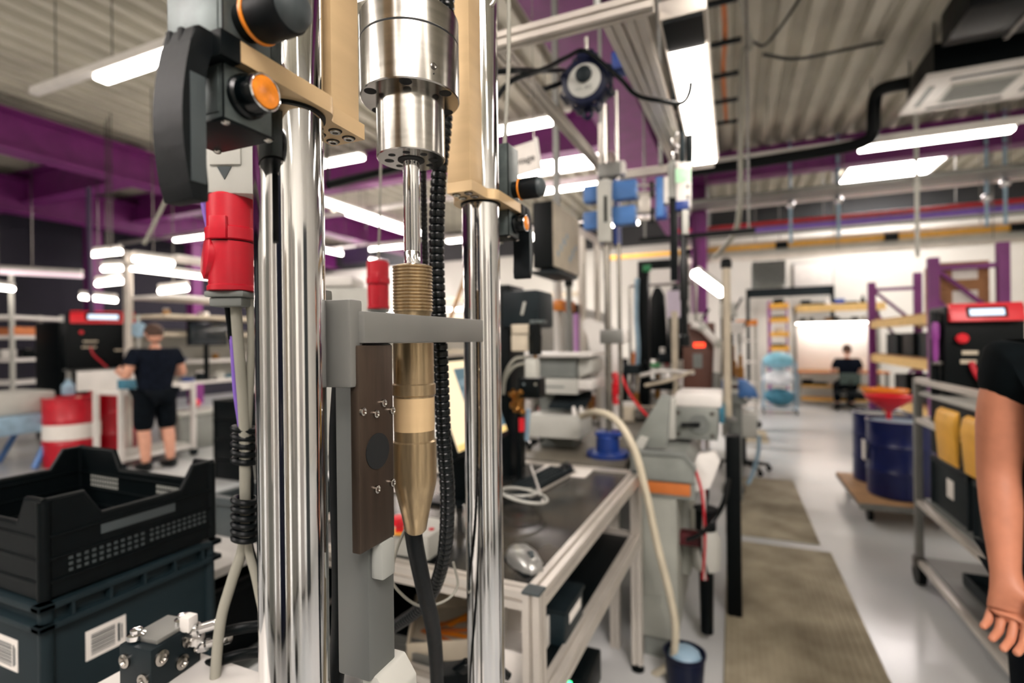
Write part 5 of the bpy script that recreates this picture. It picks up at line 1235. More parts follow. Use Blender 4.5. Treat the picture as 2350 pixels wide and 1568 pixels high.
for a, c_ in ((BX0 + .022, BY0 + .022), (BX1 - .022, BY0 + .022), (BX0 + .022, BY1 - .022), (BX1 - .022, BY1 - .022)): ob('corner_post', B().cyl((a, c_, zb0), (a, c_, zb1 - .01), .013, n=14), 'box_grey', bg)
def barcode(parent, c, w, h, nrm):
    # white label with dark bars, on a side face
    bb_ = B(); x = -w / 2 + .008; rnd = random.Random(4); bars = B()
    def pt(u, v, o): return (c[0] + o, c[1] + u, c[2] + v) if nrm == 'x' else (c[0] + u, c[1] - o, c[2] + v)
    def slab(b, u0, u1, v0, v1, o0, o1):
        p, q = pt(u0, v0, o0), pt(u1, v1, o1)
        b.bx(min(p[0], q[0]), max(p[0], q[0]), min(p[1], q[1]), max(p[1], q[1]), min(p[2], q[2]), max(p[2], q[2]))
    slab(bb_, -w / 2, w / 2, -h / 2, h / 2, 0, .0012)
    lb = ob('label', bb_, 'paper', parent)
    y = -h / 2 + .008
    while y < h / 2 - .012:
        t_ = rnd.choice((.0012, .002, .003)); slab(bars, -w / 2 + .010, w / 2 - .022, y, y + t_, .0012, .0016); y += t_ + rnd.choice((.0012, .002))
    slab(bars, w / 2 - .017, w / 2 - .012, -h / 2 + .01, h / 2 - .012, .0012, .0016)
    slab(bars, w / 2 - .0095, w / 2 - .007, -h / 2 + .014, h / 2 - .016, .0012, .0016)
    ob('barcode', bars, 'dark_grey', lb, kind='stuff', smooth=0)
barcode(bg, (BX1 - .0195, .682, .868), .078, .062, 'x')
barcode(bg, (-1.40, BY0 + .0195, .864), .085, .066, 'y')
# crate on top: side outline with a dip, perforated with real slots
cr_ = th('perforated_crate', 'black perforated plastic crate with cut-down sides on the storage box', 'crate', (-1.54, .75, 1.001))
z0, zt_, zd = 1.001, 1.194, 1.14
t_ = .012
def side_y(x, nm):
    y0, y1 = BY0 + .012, BY1 - .012
    poly = [(y0, z0), (y1, z0), (y1, zt_), (y1 - .052, zt_), (y1 - .085, zd), (y0 + .105, zd), (y0 + .072, zt_), (y0, zt_)]
    o_ = ob('side_wall', B().prism(poly, x, x + t_, 'x', .0), 'black', cr_)
    for z in (1.03, 1.075, 1.12):
        ob('rib', B().bx(x - .004, x + t_ + .004, y0, y1, z, z + .006, .002), 'black', o_)
    ob('edge_bead', B().tube([(x + t_ / 2, a, b) for a, b in poly[2:]] , .007, 8), 'black', o_)
    return o_
def side_x(y):
    x0, x1 = BX0 + .012, BX1 - .012
    poly = [(x0, z0), (x1, z0), (x1, zt_), (x1 - .06, zt_), (x1 - .09, zd), (x0 + .20, zd), (x0 + .17, zt_), (x0, zt_)]
    o_ = ob('end_wall', B().prism(poly, y, y + t_, 'y', 0), 'black', cr_)
    for z in (1.03, 1.075, 1.12): ob('rib', B().bx(x0, x1, y - .004, y + t_ + .004, z, z + .006, .002), 'black', o_)
    ob('edge_bead', B().tube([(a, y + t_ / 2, b) for a, b in poly[2:]], .007, 8), 'black', o_)
    return o_
sa = side_y(BX1 - .024, 'a'); side_y(BX0 + .012, 'b'); side_x(BY0 + .012); sbk = side_x(BY1 - .024)
ob('crate_floor', B().bx(BX0 + .014, BX1 - .014, BY0 + .014, BY1 - .014, z0, z0 + .008), 'black', cr_)
for a, c_ in ((BX1 - .018, BY0 + .018), (BX1 - .018, BY1 - .018), (BX0 + .018, BY0 + .018), (BX0 + .018, BY1 - .018)): ob('corner_post', B().cyl((a, c_, z0), (a, c_, zt_), .012, n=14), 'black', cr_)
hb = B(); gb = B()
for r in range(3):
    for i in range(11):
        gb.box((BX1 - .60 + .08 + i * .012, BY1 - .0245, 1.09 + r * .013), (.007, .0012, .008))
        hb.box((BX1 - .0115, BY0 + .06 + i * .014, 1.045 + r * .012), (.0012, .007, .006))
        hb.box((BX1 - .0115, BY0 + .22 + i * .013, 1.048 + r * .012), (.0012, .007, .006))
        gb.box((BX1 - .12 - i * .010, BY1 - .0245, 1.085 + r * .014), (.006, .0012, .009))
ob('perforations', gb, 'grey', sbk, kind='stuff', smooth=0); ob('perforations', hb, 'dark_grey', sa, kind='stuff', smooth=0)
ob('hand_hole', B().bx(BX1 - .0115, BX1 - .0105, BY0 + .115, BY1 - .115, 1.098, 1.118), 'dark_grey', sa)
rkb = th('box_stand', 'low steel stand carrying the large storage box', 'stand', (-1.54, .75, 0))
ob('stand_top', B().bx(BX0, BX1, BY0, BY1, .62, .658, .004), 'alu_grey', rkb)
for x in (BX0 + .04, BX1 - .04):
    for y in (BY0 + .04, BY1 - .04): ob('leg', B().bx(x - .02, x + .02, y - .02, y + .02, 0, .62), 'alu_grey', rkb)
# ---------------------------------------------------------------- hydraulic block on a white side table
stb = th('side_table', 'white side table under the hydraulic block at the bottom edge', 'table', (-.60, .3, 0))
ob('top', B().bx(-.902, -.55, .06, .59, .955, .985, .006), 'white', stb)
for x in (-.87, -.7):
    for y in (.09, .55): ob('leg', B().bx(x - .02, x + .02, y - .02, y + .02, 0, .955), 'alu_grey', stb)
hy = th('hydraulic_block', 'dark hydraulic valve block with chrome screws and hose fittings', 'valve block', at(356, 1556, z=.986))
c = at(356, 1556, z=.986); R3 = MX.Rotation(.12, 3, 'Z')
def hx(b): return b.xf(MX.Translation((c.x, c.y, .9862)) @ R3.to_4x4() @ MX.Diagonal((.9, .9, .95, 1)))
ob('block', hx(B().bx(-.035, .035, -.035, .06, 0, .068, .003)), 'charcoal', hy)
ob('top_plate', hx(B().bx(-.03, .03, -.02, .05, .068, .075, .002)), 'alu_grey', hy)
for x, y in ((-.018, -.018), (.018, .04)): ob('cap_nut', hx(B().lathe([(.014, 0), (.014, .007), (.009, .009), (.009, .014), (.002, .015)], (x, y, .072), n=20)), 'chrome', hy)
for x, y, z in ((-.02, -.035, .045), (.02, -.035, .02)): ob('port_screw', hx(B().lathe([(.011, 0), (.011, .004), (.007, .005), (.005, .001)], (x, y, z), (0, -1, 0), 20)), 'steel', hy)
for y, z in ((-.018, .048), (.02, .02), (.032, .05)): ob('port_screw', hx(B().lathe([(.012, 0), (.012, .004), (.007, .005), (.005, .001)], (.035, y, z), (1, 0, 0), 20)), 'steel', hy)
for k, (y, z, h_) in enumerate(((.03, .062, .0), (.045, .03, -.02))):
    ob('hose_fitting', hx(B().lathe([(.008, 0), (.012, .006), (.012, .022), (.0085, .024), (.0085, .05), (.011, .052), (.011, .062)], (.035, y, z), (.9, .42, .22), 14)), 'chrome', hy)
    ob('elbow', hx(B().bx(.028, .05, y - .008, y + .012, z + .004, z + .03, .004)), 'white', hy)
cable('hydraulic_hose', W((440, 1492, .86), (480, 1466, .84), (535, 1446, .83), (605, 1436, .83), (680, 1432, .87)), .0085, 'black', 'upper black hydraulic hose leading from the valve block to the column', 'hose', group='hoses at the valve block')
cable('hydraulic_hose', W((452, 1535, .86), (500, 1518, .83), (550, 1504, .82), (605, 1496, .82), (680, 1492, .86)), .0085, 'black', 'lower black hydraulic hose leading from the valve block to the column', 'hose', group='hoses at the valve block')
# ---------------------------------------------------------------- left middle distance
def tub(label, x0, x1, y0, y1, z0, z1, m='black'):
    return eurobox('plastic_tub', label, x0, x1, y0, y1, z0, z1, m, cat='tub')
q = at(545, 1250, z=.78)
lt = th('low_white_table', 'low white table between the storage box and the columns', 'table', (q.x, q.y, 0))
ob('top', B().bx(q.x - .35, q.x + .12, q.y - .25, q.y + .45, .75, .78, .005), 'white', lt)
for sx in (-.3, .07):
    for sy in (-.2, .4): ob('leg', alu((q.x + sx, q.y + sy, 0), (q.x + sx, q.y + sy, .75), .04), 'alu', lt)
ob('shelf', B().bx(q.x - .3, q.x + .1, q.y - .2, q.y + .4, .38, .4), 'mid_grey', lt)
tub('black tub under the low white table', q.x - .24, q.x + .04, q.y - .16, q.y + .3, .402, .66)
eurobox('grey_tub', 'dark grey tub on the low white table behind the cable sleeve', q.x - .2, q.x + .1, q.y + .02, q.y + .4, .782, .93, 'dark_grey', cat='tub')
# stack of black crates
bs_ = at(548, 1105, z=0)
for i in range(4):
    eurobox('stacked_crate', ('bottom', 'second', 'third', 'top')[i] + ' black crate of the stack left of the chrome columns', bs_.x - .38, bs_.x + .05, bs_.y - .02, bs_.y + .55, .001 + i * .222, .221 + i * .222, 'black', group='stacked black crates')
# red drums
a = at(150, 1055, z=0); b_ = at(238, 1062, z=0)
drum(-7.93, 4.42, 0.001, .27, .88, 'red', 'red steel drum behind the white trolley', 'red drums', 'red')
rd1 = drum(b_.x - .33, b_.y - .18, 0.001, .29, .86, 'red', 'red steel drum with white label at the left', 'red drums', 'red')
ob('drum_label', B().lathe([(.294, .34), (.294, .53)], n=40, cap=False), 'paper', rd1)
ob('bottle', B().lathe([(.07, .885), (.07, 1.0), (.03, 1.05), (.03, 1.08)], (b_.x - .4, b_.y - .18, 0), n=18), 'blue_pale', None, 'pale bottle standing on the red drum', 'bottle', loc=(b_.x - .4, b_.y - .18, .885))
# white trolley
wt = th('white_trolley', 'white framed trolley with parts tray beside the worker', 'trolley', (-7.1, 4.25, 0))
wx0, wx1, wy0, wy1 = -7.25, -6.75, 3.85, 4.75
for x in (wx0, wx1):
    for y in (wy0, wy1): ob('leg', B().bx(x - .025, x + .025, y - .025, y + .025, .1, .98), 'white', wt); ob('caster', B().cyl((x - .02, y, .05), (x + .02, y, .05), .05, n=14), 'charcoal', wt)
for z in (.13, .93): ob('frame_bar', B().tube([(wx0, wy0, z), (wx1, wy0, z), (wx1, wy1, z), (wx0, wy1, z)], .025, 6, closed=True), 'white', wt)
ob('top_tray', B().bx(wx0, wx1, wy0, wy1, .94, .96), 'white', wt); ob('tray_back', B().bx(wx0 - .01, wx0 + .02, wy0 - .2, wy1 - .1, .96, 1.2, .004), 'white', wt); ob('lower_shelf', B().bx(wx0, wx1, wy0, wy1, .15, .17), 'light_grey', wt)
clutter('small_box', 'teal', -7.0, 4.08, .961, .07, 'on the', 'white trolley'); clutter('grease_jar', 'red', -7.0, 4.32, .961, .05, 'on the', 'white trolley'); clutter('spray_can', 'blue', -7.02, 4.55, .961, .05, 'on the', 'white trolley')
# black tester at the left
ltx = at(238, 845, d=7.85)
tt = th('left_tester_stand', 'pale steel stand under the left black tester', 'stand', (ltx.x, ltx.y, 0))
ob('stand_top', B().bx(ltx.x - .35, ltx.x + .35, ltx.y - .35, ltx.y + .35, 1.14, 1.17), 'alu_grey', tt)
for sx in (-.3, .3):
    for sy in (-.3, .3): ob('leg', B().bx(ltx.x + sx - .025, ltx.x + sx + .025, ltx.y + sy - .025, ltx.y + sy + .025, 0, 1.14), 'light_grey', tt)
lt_ = tester('torque_tester', 'black torque tester with red display hood at the left', -.42, .42, -.22, .22, 0, .84, hh=.17)
lt_.location = (ltx.x, ltx.y, 1.171); lt_.rotation_euler = (0, 0, math.radians(62))
for ch in lt_.children: ch.location = (0, -.0, 0)
bcx = at(150, 830, d=8.6)
ob('black_cabinet', B().box((0, 0, .95), (.7, .5, 1.9), .02), 'black', None, 'tall black cabinet with red marks behind the left tester', 'cabinet').location = (bcx.x, bcx.y, 0)
# workstation with shelves, lights and monitor
ws = th('assembly_station', 'white assembly station with stacked shelves and lights behind the worker', 'workstation', (-7.3, 6.0, 0))
WX = -7.6
for x, y in ((WX - .5, 4.75), (WX - .5, 7.4), (WX + .3, 4.25), (WX + .3, 7.4)): ob('post', alu((x, y, 0), (x, y, 2.75), .06), 'alu', ws)
ob('bench_top', B().bx(WX - .5, WX + .25, 4.75, 7.4, .92, .96, .004), 'white', ws)
ob('back_board', B().bx(WX - .56, WX - .54, 4.75, 7.4, .96, 1.75), 'light_grey', ws)
for z, dx, m_ in ((1.22, -.1, 'white'), (1.64, .1, 'cream'), (1.90, .25, 'cream'), (2.18, .3, 'white')): ob('shelf', B().bx(WX - .5, WX + dx, 4.79, 7.36, z, z + .05, .004), m_, ws)
for y in (4.75, 7.4): ob('top_bar', alu((WX - .5, y, 2.72), (WX + .27, y, 2.72), .06), 'alu', ws)
ob('top_bar', alu((WX + .3, 4.25, 2.72), (WX + .3, 7.4, 2.72), .06), 'alu', ws); ob('lamp_case', B().bx(WX + .1, WX + .35, 4.9, 7.2, 2.74, 2.80, .006), 'white', ws)
ob('station_light', B().bx(WX + .28, WX + .38, 4.3, 6.2, 2.50, 2.54, .01), 'task_light', ws); ob('light_housing', B().bx(WX + .25, WX + .41, 4.27, 6.3, 2.542, 2.60, .01), 'white', ws)
for y in (4.5, 6.0): ob('light_drop', B().bx(WX + .31, WX + .35, y - .02, y + .02, 2.60, 2.70), 'alu_grey', ws)
ob('under_light', B().bx(WX + .1, WX + .16, 5.6, 6.6, 2.15, 2.178, .005), 'task_light', ws)
mo2 = th('bench_monitor', 'black monitor on the white assembly station', 'monitor', (WX, 6.2, .961))
x0_, x1_, z0_, z1_ = 0, 0, 1.27, 1.62
q = FX(437, 738, 522, 790, WX + .2)
ob('panel', B().bx(WX + .16, WX + .2, q[0], q[1], q[2], q[3], .006), 'screen_dark', mo2); ob('bezel', B().bx(WX + .14, WX + .18, q[0] - .02, q[1] + .02, q[2] - .02, q[3] + .02, .006), 'black', mo2); ob('foot', B().bx(WX - .0, WX + .2, (q[0] + q[1]) / 2 - .12, (q[0] + q[1]) / 2 + .12, .961, .98), 'black', mo2); ob('neck', B().bx(WX + .10, WX + .14, (q[0] + q[1]) / 2 - .03, (q[0] + q[1]) / 2 + .03, .98, q[2] + .1), 'black', mo2)
for i in range(12): clutter(('small_box', 'grease_jar', 'tool_tray', 'spray_can')[i % 4], cm[(i * 3) % 12], WX - .3, 4.95 + i * .2, (1.67, 1.95, 1.27)[i % 3] + .001, .05, 'on the shelves', 'of the white assembly station')
for i in range(9): clutter(('small_box', 'tool_tray', 'grease_jar')[i % 3], cm[(i * 5 + 1) % 12], WX - .05 + .1 * (i % 2), 4.95 + i * .27, .961, .06, 'on the worktop', 'of the white assembly station')
sd = th('stapler_gauge', 'round grey dial gauge on the station post', 'gauge', at(317, 757, d=6.9)); c = at(317, 757, d=6.9)
ob('dial', B().lathe([(.1, 0), (.1, .03), (.085, .032), (.085, .03)], c, (.9, -.45, 0), 28), 'blue_pale', sd); ob('gauge_post', B().cyl((c.x - .02, c.y + .01, 0), (c.x - .02, c.y + .01, c.z + .2), .02), 'light_grey', sd)
for i, (p0, p1) in enumerate((((212, 585), (278, 578)), ((236, 618), (280, 616)), ((222, 652), (281, 646)), ((186, 682), (266, 690)), ((308, 594), (396, 606)), ((366, 669), (430, 662)), ((-40, 656), (30, 664)), ((-40, 622), (188, 634)))):
    a, b_ = at(*p0, d=(7.9, 7.6, 7.75, 8.7, 6.9, 7.8, 8.6, 8.8)[i]), at(*p1, d=(7.9, 7.6, 7.75, 8.7, 6.9, 7.8, 8.6, 8.8)[i])
    t = th('station_lamp', ('bright tube lamp high left of the station post', 'small warm lamp below the high tube lamp', 'bright tube lamp beside the station shelves', 'warm tube lamp above the left black tester', 'bright tube lamp under the station roof', 'slanting bright lamp between the station shelves', 'warm lamp at the left picture edge', 'long pale lamp at the far left')[i], 'lamp', (a + b_) / 2, 0, 'lamps of the left stations')
    ob('tube', B().tube([a, b_], .036, 10), 'task_light' if i != 7 else 'dim_light', t); ob('reflector', B().tube([a + V((0, 0, .075)), b_ + V((0, 0, .075))], .04, 8), 'white', t)
    ob('lamp_rod', B().cyl((a + b_) / 2 + V((0, 0, .1)), V((((a + b_) / 2).x, ((a + b_) / 2).y, ZC - .01)), .008, n=6), 'steel_dark', t)
# second station further back, seen between the columns
w2 = th('rear_station', 'pale shelving station seen between the chrome columns', 'workstation', (-5.2, 8.6, 0))
ob('bench_top', B().bx(-7.2, -2.4, 8.3, 9.0, .9, .94), 'white', w2)
for x in (-7.1, -4.8, -2.5): ob('post', alu((x, 8.95, 0), (x, 8.95, 2.6), .06), 'alu', w2)
for x in (-7.1, -4.8, -2.5): ob('leg', alu((x, 8.35, 0), (x, 8.35, .9), .06), 'alu', w2)
for z in (1.3, 1.62, 1.95, 2.3): ob('shelf', B().bx(-7.1, -2.4, 8.65, 9.0, z, z + .05), 'cream', w2)
ob('back_panel', B().bx(-7.1, -2.4, 9.0, 9.03, .94, 2.0), 'white', w2)
ob('station_light', B().bx(-6.9, -2.6, 8.45, 8.55, 2.1, 2.13), 'task_light', w2)
for x in (-6.8, -4.8, -2.7): ob('light_arm', B().bx(x - .02, x + .02, 8.5, 8.95, 2.13, 2.16), 'alu_grey', w2)
for i in range(22): clutter(('small_box', 'grease_jar', 'tool_tray', 'spray_can')[i % 4], cm[(i * 7 + 2) % 12], -6.9 + i * .2, 8.45 if i % 2 else 8.82, (1.351, .941, 1.671, .941)[i % 4], .055, 'on the shelves', 'of the pale rear station')
sg2 = th('dark_sign', 'dark violet overhead sign with pale lettering between the columns', 'sign', at(800, 590, y=7.5))
x0, x1, z0, z1 = FY(786, 570, 846, 602, 7.5); ob('board', B().bx(x0, x1, 7.5, 7.53, z0, z1), 'purple_dark', sg2)
for s in (x0 + .05, x1 - .05): ob('sign_wire', B().cyl((s, 7.515, z1), (s, 7.515, ZC), .004, n=6), 'steel', sg2)
# grey bin and small table by the worker
q = at(455, 1030, z=0)
gb_ = th('waste_bin', 'light grey open bin with red lid button beside the worker', 'bin', (q.x - .2, q.y + .2, 0))
ob('bin_body', B().prism([(q.y - .22, 0.001), (q.y + .42, .001), (q.y + .47, .50), (q.y - .27, .50)], q.x - .5, q.x, 'x', .02), 'grey', gb_); ob('bin_rim', B().bx(q.x - .53, q.x + .03, q.y - .29, q.y + .5, .49, .54, .01), 'light_grey', gb_)
ob('red_ball', B().sph((q.x - .2, q.y + .1, .64), .07, 14), 'red_bright', None, 'red round cap lying on the grey bin', 'cap', loc=(q.x - .2, q.y + .1, .57))
# long white machine bed behind worker
lm = th('long_bench', 'long white bench with dark front behind the worker', 'bench', (-6.2, 6.4, 0))
x0 = -6.4
ob('top', B().bx(x0 - .1, x0 + .5, 5.3, 7.6, .82, .90, .01), 'white', lm); ob('front', B().bx(x0, x0 + .45, 5.35, 7.55, .45, .82), 'black', lm)
for y in (5.4, 7.5): ob('leg', B().bx(x0 + .35, x0 + .42, y - .03, y + .03, 0, .45), 'alu_grey', lm); ob('leg', B().bx(x0, x0 + .07, y - .03, y + .03, 0, .45), 'alu_grey', lm)
for i in range(8): clutter(('small_box', 'tool_tray', 'grease_jar', 'gear_part')[i % 4], ('white', 'light_grey', 'cream', 'black', 'blue')[i % 5], x0 + .15 + .1 * (i % 2), 5.45 + i * .27, .901, .06, 'on the long white bench', 'behind the worker')
# blue-white machine at the left edge
q = at(45, 1085, z=0)
bw = th('floor_scrubber', 'pale grey machine on blue legs at the left edge', 'machine', (q.x - .4, q.y + .2, 0))
ob('lower_body', B().bx(q.x - .9, q.x, q.y - .5, q.y + .5, .45, .68, .05), 'blue_pale', bw); ob('upper_body', B().bx(q.x - .85, q.x - .1, q.y - .6, q.y + .42, .68, .95, .04), 'light_grey', bw)
for y in (q.y - .35, q.y + .35):
    ob('blue_leg', B().tube([(q.x - .05, y, .45), (q.x + .02, y - .22, .02)], .035, 8), 'blue_light', bw); ob('blue_leg', B().tube([(q.x - .8, y, .45), (q.x - .85, y - .2, .02)], .035, 8), 'blue_light', bw)
ob('side_reel', B().lathe([(.09, 0), (.09, .06)], (q.x, q.y + .32, .55), (1, 0, 0), 20), 'blue', bw)
# storage racks at the far left
for k, (px_, d_) in enumerate(((-60, 9.0), (62, 9.4))):
    q = at(px_, 784, d=d_)
    r_ = th('storage_rack', ('left', 'right')[k] + ' pale storage rack with bright shelves at the far left', 'rack', (q.x, q.y, 0), .42); PM[r_.name] = MX.Identity(4)
    for x in (-.2, .2):
        for y in (-.5, .5): ob('post', B().bx(x - .025, x + .025, y - .025, y + .025, 0, 2.9 if (y < 0 and k == 1) else 2.1), 'light_grey', r_)
    for z in (.3, .85, 1.25, 1.65, 2.0): ob('shelf', B().bx(-.22, .22, -.52, .52, z, z + .06), 'white', r_)
    ob('orange_board', B().bx(.18, .225, -.5, .5, 1.72, 1.86), 'orange_dull', r_)
    for j in range(3): clutter('small_box', ('white', 'black', 'light_grey')[j], q.x + .0, q.y - .25 + .25 * j, 1.312, .09, 'in the ' + ('left', 'right')[k] + ' storage rack', 'at the far left')
# blue and pale drop cables
cable('blue_drop_cable', [at(203, 430, d=7), at(204, 520, d=7), at(207, 640, d=7), at(210, 720, d=7)], .03, 'purple_dark', 'dark blue cable dropping from the purple beam', 'cable')
cable('pale_drop_cable', [V((at(402, 390, d=5.5).x, at(402, 390, d=5.5).y, ZC - .01)), at(402, 390, d=5.5), at(375, 470, d=5.5), at(330, 560, d=5.5)], .018, 'cable_grey', 'pale cable hanging slantwise to the assembly station', 'cable')
# instrument case with white top behind the left column (seen between columns)
q = at(800, 690, d=2.9)
wc = th('white_device', 'white bench device with cap behind the moving crosshead', 'device', (q.x, q.y, .9))
ob('device_body', B().box((q.x, q.y, 1.35), (.34, .3, .90), .02, rot=TH), 'light_grey', wc); ob('device_cap', B().box((q.x - .05, q.y, 1.84), (.2, .25, .06), .02, rot=TH), 'white', wc); ob('device_slot', B().box((q.x + .06, q.y - .16, 1.45), (.08, .02, .3), .004, rot=TH), 'charcoal', wc)
dt = th('device_table', 'grey table under the white bench device', 'table', (q.x, q.y, 0))
ob('top', B().bx(q.x - .5, q.x + .25, q.y - .3, q.y + .25, .86, .895), 'grey', dt)
for sx in (-.45, .2):
    for sy in (-.25, .2): ob('leg', B().bx(q.x + sx - .025, q.x + sx + .025, q.y + sy - .025, q.y + sy + .025, 0, .86), 'alu_grey', dt)
# ---------------------------------------------------------------- roof: beams, lights, services
def beamy(x, y0, y1, z0, z1, w, label, m='purple'): ibeam('beam', (x, y0, (z0 + z1) / 2), (x, y1, (z0 + z1) / 2), w, z1 - z0, m, label)
def beamx(y, x0, x1, z0, z1, w, label, m='purple'): ibeam('beam', (x0, y, (z0 + z1) / 2), (x1, y, (z0 + z1) / 2), w, z1 - z0, m, label)
beamy(-1.2, Y0, Y1, 4.1, 4.7, .56, 'wide purple roof beam running down the hall above the benches')
beamy(-9.15, Y0, Y1, 4.2, 4.75, .40, 'purple roof beam running down the left part of the hall')
beamy(-12.7, Y0, Y1, 4.1, 4.75, .40, 'purple roof beam near the left wall')
beamx(4.55, -1.0, X1, 4.55, 4.94, .30, 'purple cross beam over the aisle')
beamx(10.3, -1.0, X1, 4.4, 4.9, .30, 'purple cross beam near the far wall')
beamx(7.6, X0, -1.4, 4.35, 4.93, .30, 'purple cross beam over the left stations')
beamx(5.6, X0, -9.3, 4.3, 4.9, .30, 'short purple cross beam at the left wall')
for x, y in ((-1.18, 13.9), (-.55, 10.35), (-9.15, 13.9), (-12.7, 9.0), (-13.6, 7.2)):
    t = ob('column', B().bx(x - .13, x - .11, y - .13, y + .13, 0, 4.4).bx(x + .11, x + .13, y - .13, y + .13, 0, 4.4).bx(x - .11, x + .11, y - .012, y + .012, 0, 4.4), 'purple', kind='structure', loc=(x, y, 0))
LX = [(-5.52, 2.95, 2.0, 'tube light at the upper left beside the black bow handle'), (2.38, 8.17, 1.62, 'tube light at the right below the air conditioner'), (-1.9, 2.95, 1.5, None)]
row = {-3.6: 'far row behind the camera', -.6: 'near row behind the camera', 2.95: 'second row', 5.6: 'third row', 8.17: 'fourth row', 11.2: 'fifth row'}
col = {-11.4: 'leftmost', -8.6: 'second from the left', -5.52: 'third from the left', -2.6: 'over the benches', .55: 'over the aisle', 2.38: 'right', 4.4: 'rightmost'}
for y, rn in row.items():
    for x, cn2 in col.items():
        if y == 2.95 and x in (-8.6, -11.4, .55, 2.38): continue
        if y == 8.17 and x in (.55, 4.4, -8.6, -5.52): continue
        if y == 11.2 and x > 0: continue
        if y == 5.6 and x in (2.38, .55, -8.6, -11.4): continue
        if y == 2.95 and x == -5.52: x = -4.45
        if y < 0 and x < -6: continue
        luminaire(x, y, 4.0, 1.98 if x in (-5.52, -4.45) else 1.62, cn2 + ' tube light of the ' + rn)
for y in (2.95, 8.17, 11.2): trunk(-6.55 if y < 3 else X0 + .2, X1 - .2, y, 4.08, ('second', 'fourth', 'fifth')[(2.95, 8.17, 11.2).index(y)] + ' white lighting rail crossing the hall')
# long luminaires along the hall, seen between the columns
for i, (x, y) in enumerate(((-6.45, 8.3), (-9.8, 11.5), (-4.3, 11.4))):
    luminaire(x, y, 3.95, 3.2, ('long tube light pointing down the hall between the columns', 'far left long tube light pointing down the hall', 'rear long tube light pointing down the hall')[i], along='y', w=.2)
# roof lights
def rooflight(x0, x1, y0, y1, label):
    t = th('roof_light', label, 'skylight', ((x0 + x1) / 2, (y0 + y1) / 2, ZC - .06), 0, 'bright roof lights')
    ob('pane', B().bx(x0, x1, y0, y1, ZC - .05, ZC - .03, .004), 'roof_glow', t)
    for a, b_, c_, d_ in ((x0 - .06, x0, y0 - .06, y1 + .06), (x1, x1 + .06, y0 - .06, y1 + .06), (x0, x1, y0 - .06, y0), (x0, x1, y1, y1 + .06)): ob('frame', B().bx(a, b_, c_, d_, ZC - .08, ZC - .002), 'white', t)
rooflight(2.2, 3.75, 11.5, 13.3, 'bright roof light over the far end of the aisle')
rooflight(-10.6, -8.9, 10.6, 13.4, 'bright roof light far behind the chrome columns')
rooflight(-4.2, -2.2, 7.9, 9.9, 'bright roof light behind the hanging sign')
rooflight(-6.5, -4.5, -4.8, -2.2, 'roof light behind the camera to the left')
rooflight(1.2, 3.4, -4.2, -1.5, 'roof light behind the camera to the right')
# air conditioner cassette
ac = th('air_conditioner', 'white ceiling cassette air conditioner at the upper right', 'air conditioner', (2.6, 7.4, 4.3))
ax0, ax1, ay0, ay1 = 1.98, 3.2, 6.95, 8.0
ob('chassis', B().bx(ax0 + .08, ax1 - .08, ay0 + .06, ay1 - .06, 4.36, 4.7), 'black', ac)
ob('panel', B().bx(ax0, ax1, ay0, ay1, 4.31, 4.36, .012), 'white', ac)
ob('grille', B().bx(ax0 + .3, ax1 - .3, ay0 + .28, ay1 - .28, 4.295, 4.312, .006), 'light_grey', ac)
for i in range(10): y = ay0 + .32 + i * .045; ob('grille_slat', B().bx(ax0 + .33, ax1 - .33, y, y + .012, 4.288, 4.296), 'mid_grey', ac)
for y in (ay0 + .1, ay1 - .16): ob('air_outlet', B().bx(ax0 + .25, ax1 - .25, y, y + .06, 4.304, 4.312), 'charcoal', ac)
for x in (ax0 + .09, ax1 - .15): ob('air_outlet', B().bx(x, x + .06, ay0 + .25, ay1 - .25, 4.304, 4.312), 'mid_grey', ac)
for x in (ax0 + .1, ax1 - .1):
    for y in (ay0 + .1, ay1 - .1): ob('drop_rod', B().cyl((x, y, 4.7), (x, y, ZC), .01, n=6), 'steel_dark', ac)
dk = th('air_duct', 'dark insulated duct at the top right above the air conditioner', 'duct', (3.2, 6.4, 4.6))
ob('duct_body', B().bx(2.0, X1 - .05, 5.9, 6.6, 4.45, 4.8, .03), 'black', dk)
for x in (2.5, 4.0): ob('duct_strap', B().bx(x, x + .04, 5.88, 6.62, 4.43, 4.94), 'steel_dark', dk)
# black insulated pipe
cable('insulated_pipe', [(2.0, 7.6, 4.56), (1.75, 7.65, 4.56), (1.68, 7.7, 4.5), (1.66, 7.72, 4.3), (1.66, 7.75, 4.1), (1.6, 7.8, 4.0), (1.3, 7.9, 3.97), (.3, 8.0, 3.97), (-.8, 8.05, 3.97)], .075, 'black', 'black insulated pipe bending down beside the air conditioner', 'pipe', 14)
# cable ladder and pipes across the far end
def across(name, y, z, r, m, label, x0=-1.0, x1=X1 - .1, cat='pipe', sq=None):
    t = th(name, label, cat, ((x0 + x1) / 2, y, z))
    if sq: ob('run', B().bx(x0, x1, y - sq[0] / 2, y + sq[0] / 2, z - sq[1] / 2, z + sq[1] / 2, .006), m, t)
    else: ob('run', B().cyl((x0, y, z), (x1, y, z), r, n=12), m, t)
    x = x0 + .6
    while x < x1: ob('drop_rod', B().cyl((x, y, z), (x, y, ZC - .006), .008, n=6), 'alu_grey', t); x += 2.1
    return t
across('cable_tray', 9.9, 3.93, 0, 'alu_grey', 'wide grey cable tray crossing above the far aisle', cat='tray', sq=(.5, .08))
across('cable_tray', 11.9, 3.75, 0, 'alu_grey', 'rear grey cable tray below the roof light', cat='tray', sq=(.5, .09))
across('sprinkler_pipe', 10.6, 3.62, .04, 'red', 'red sprinkler pipe crossing above the far aisle')
across('violet_pipe', 10.52, 3.5, .05, 'violet_cable', 'violet pipe under the red sprinkler pipe')
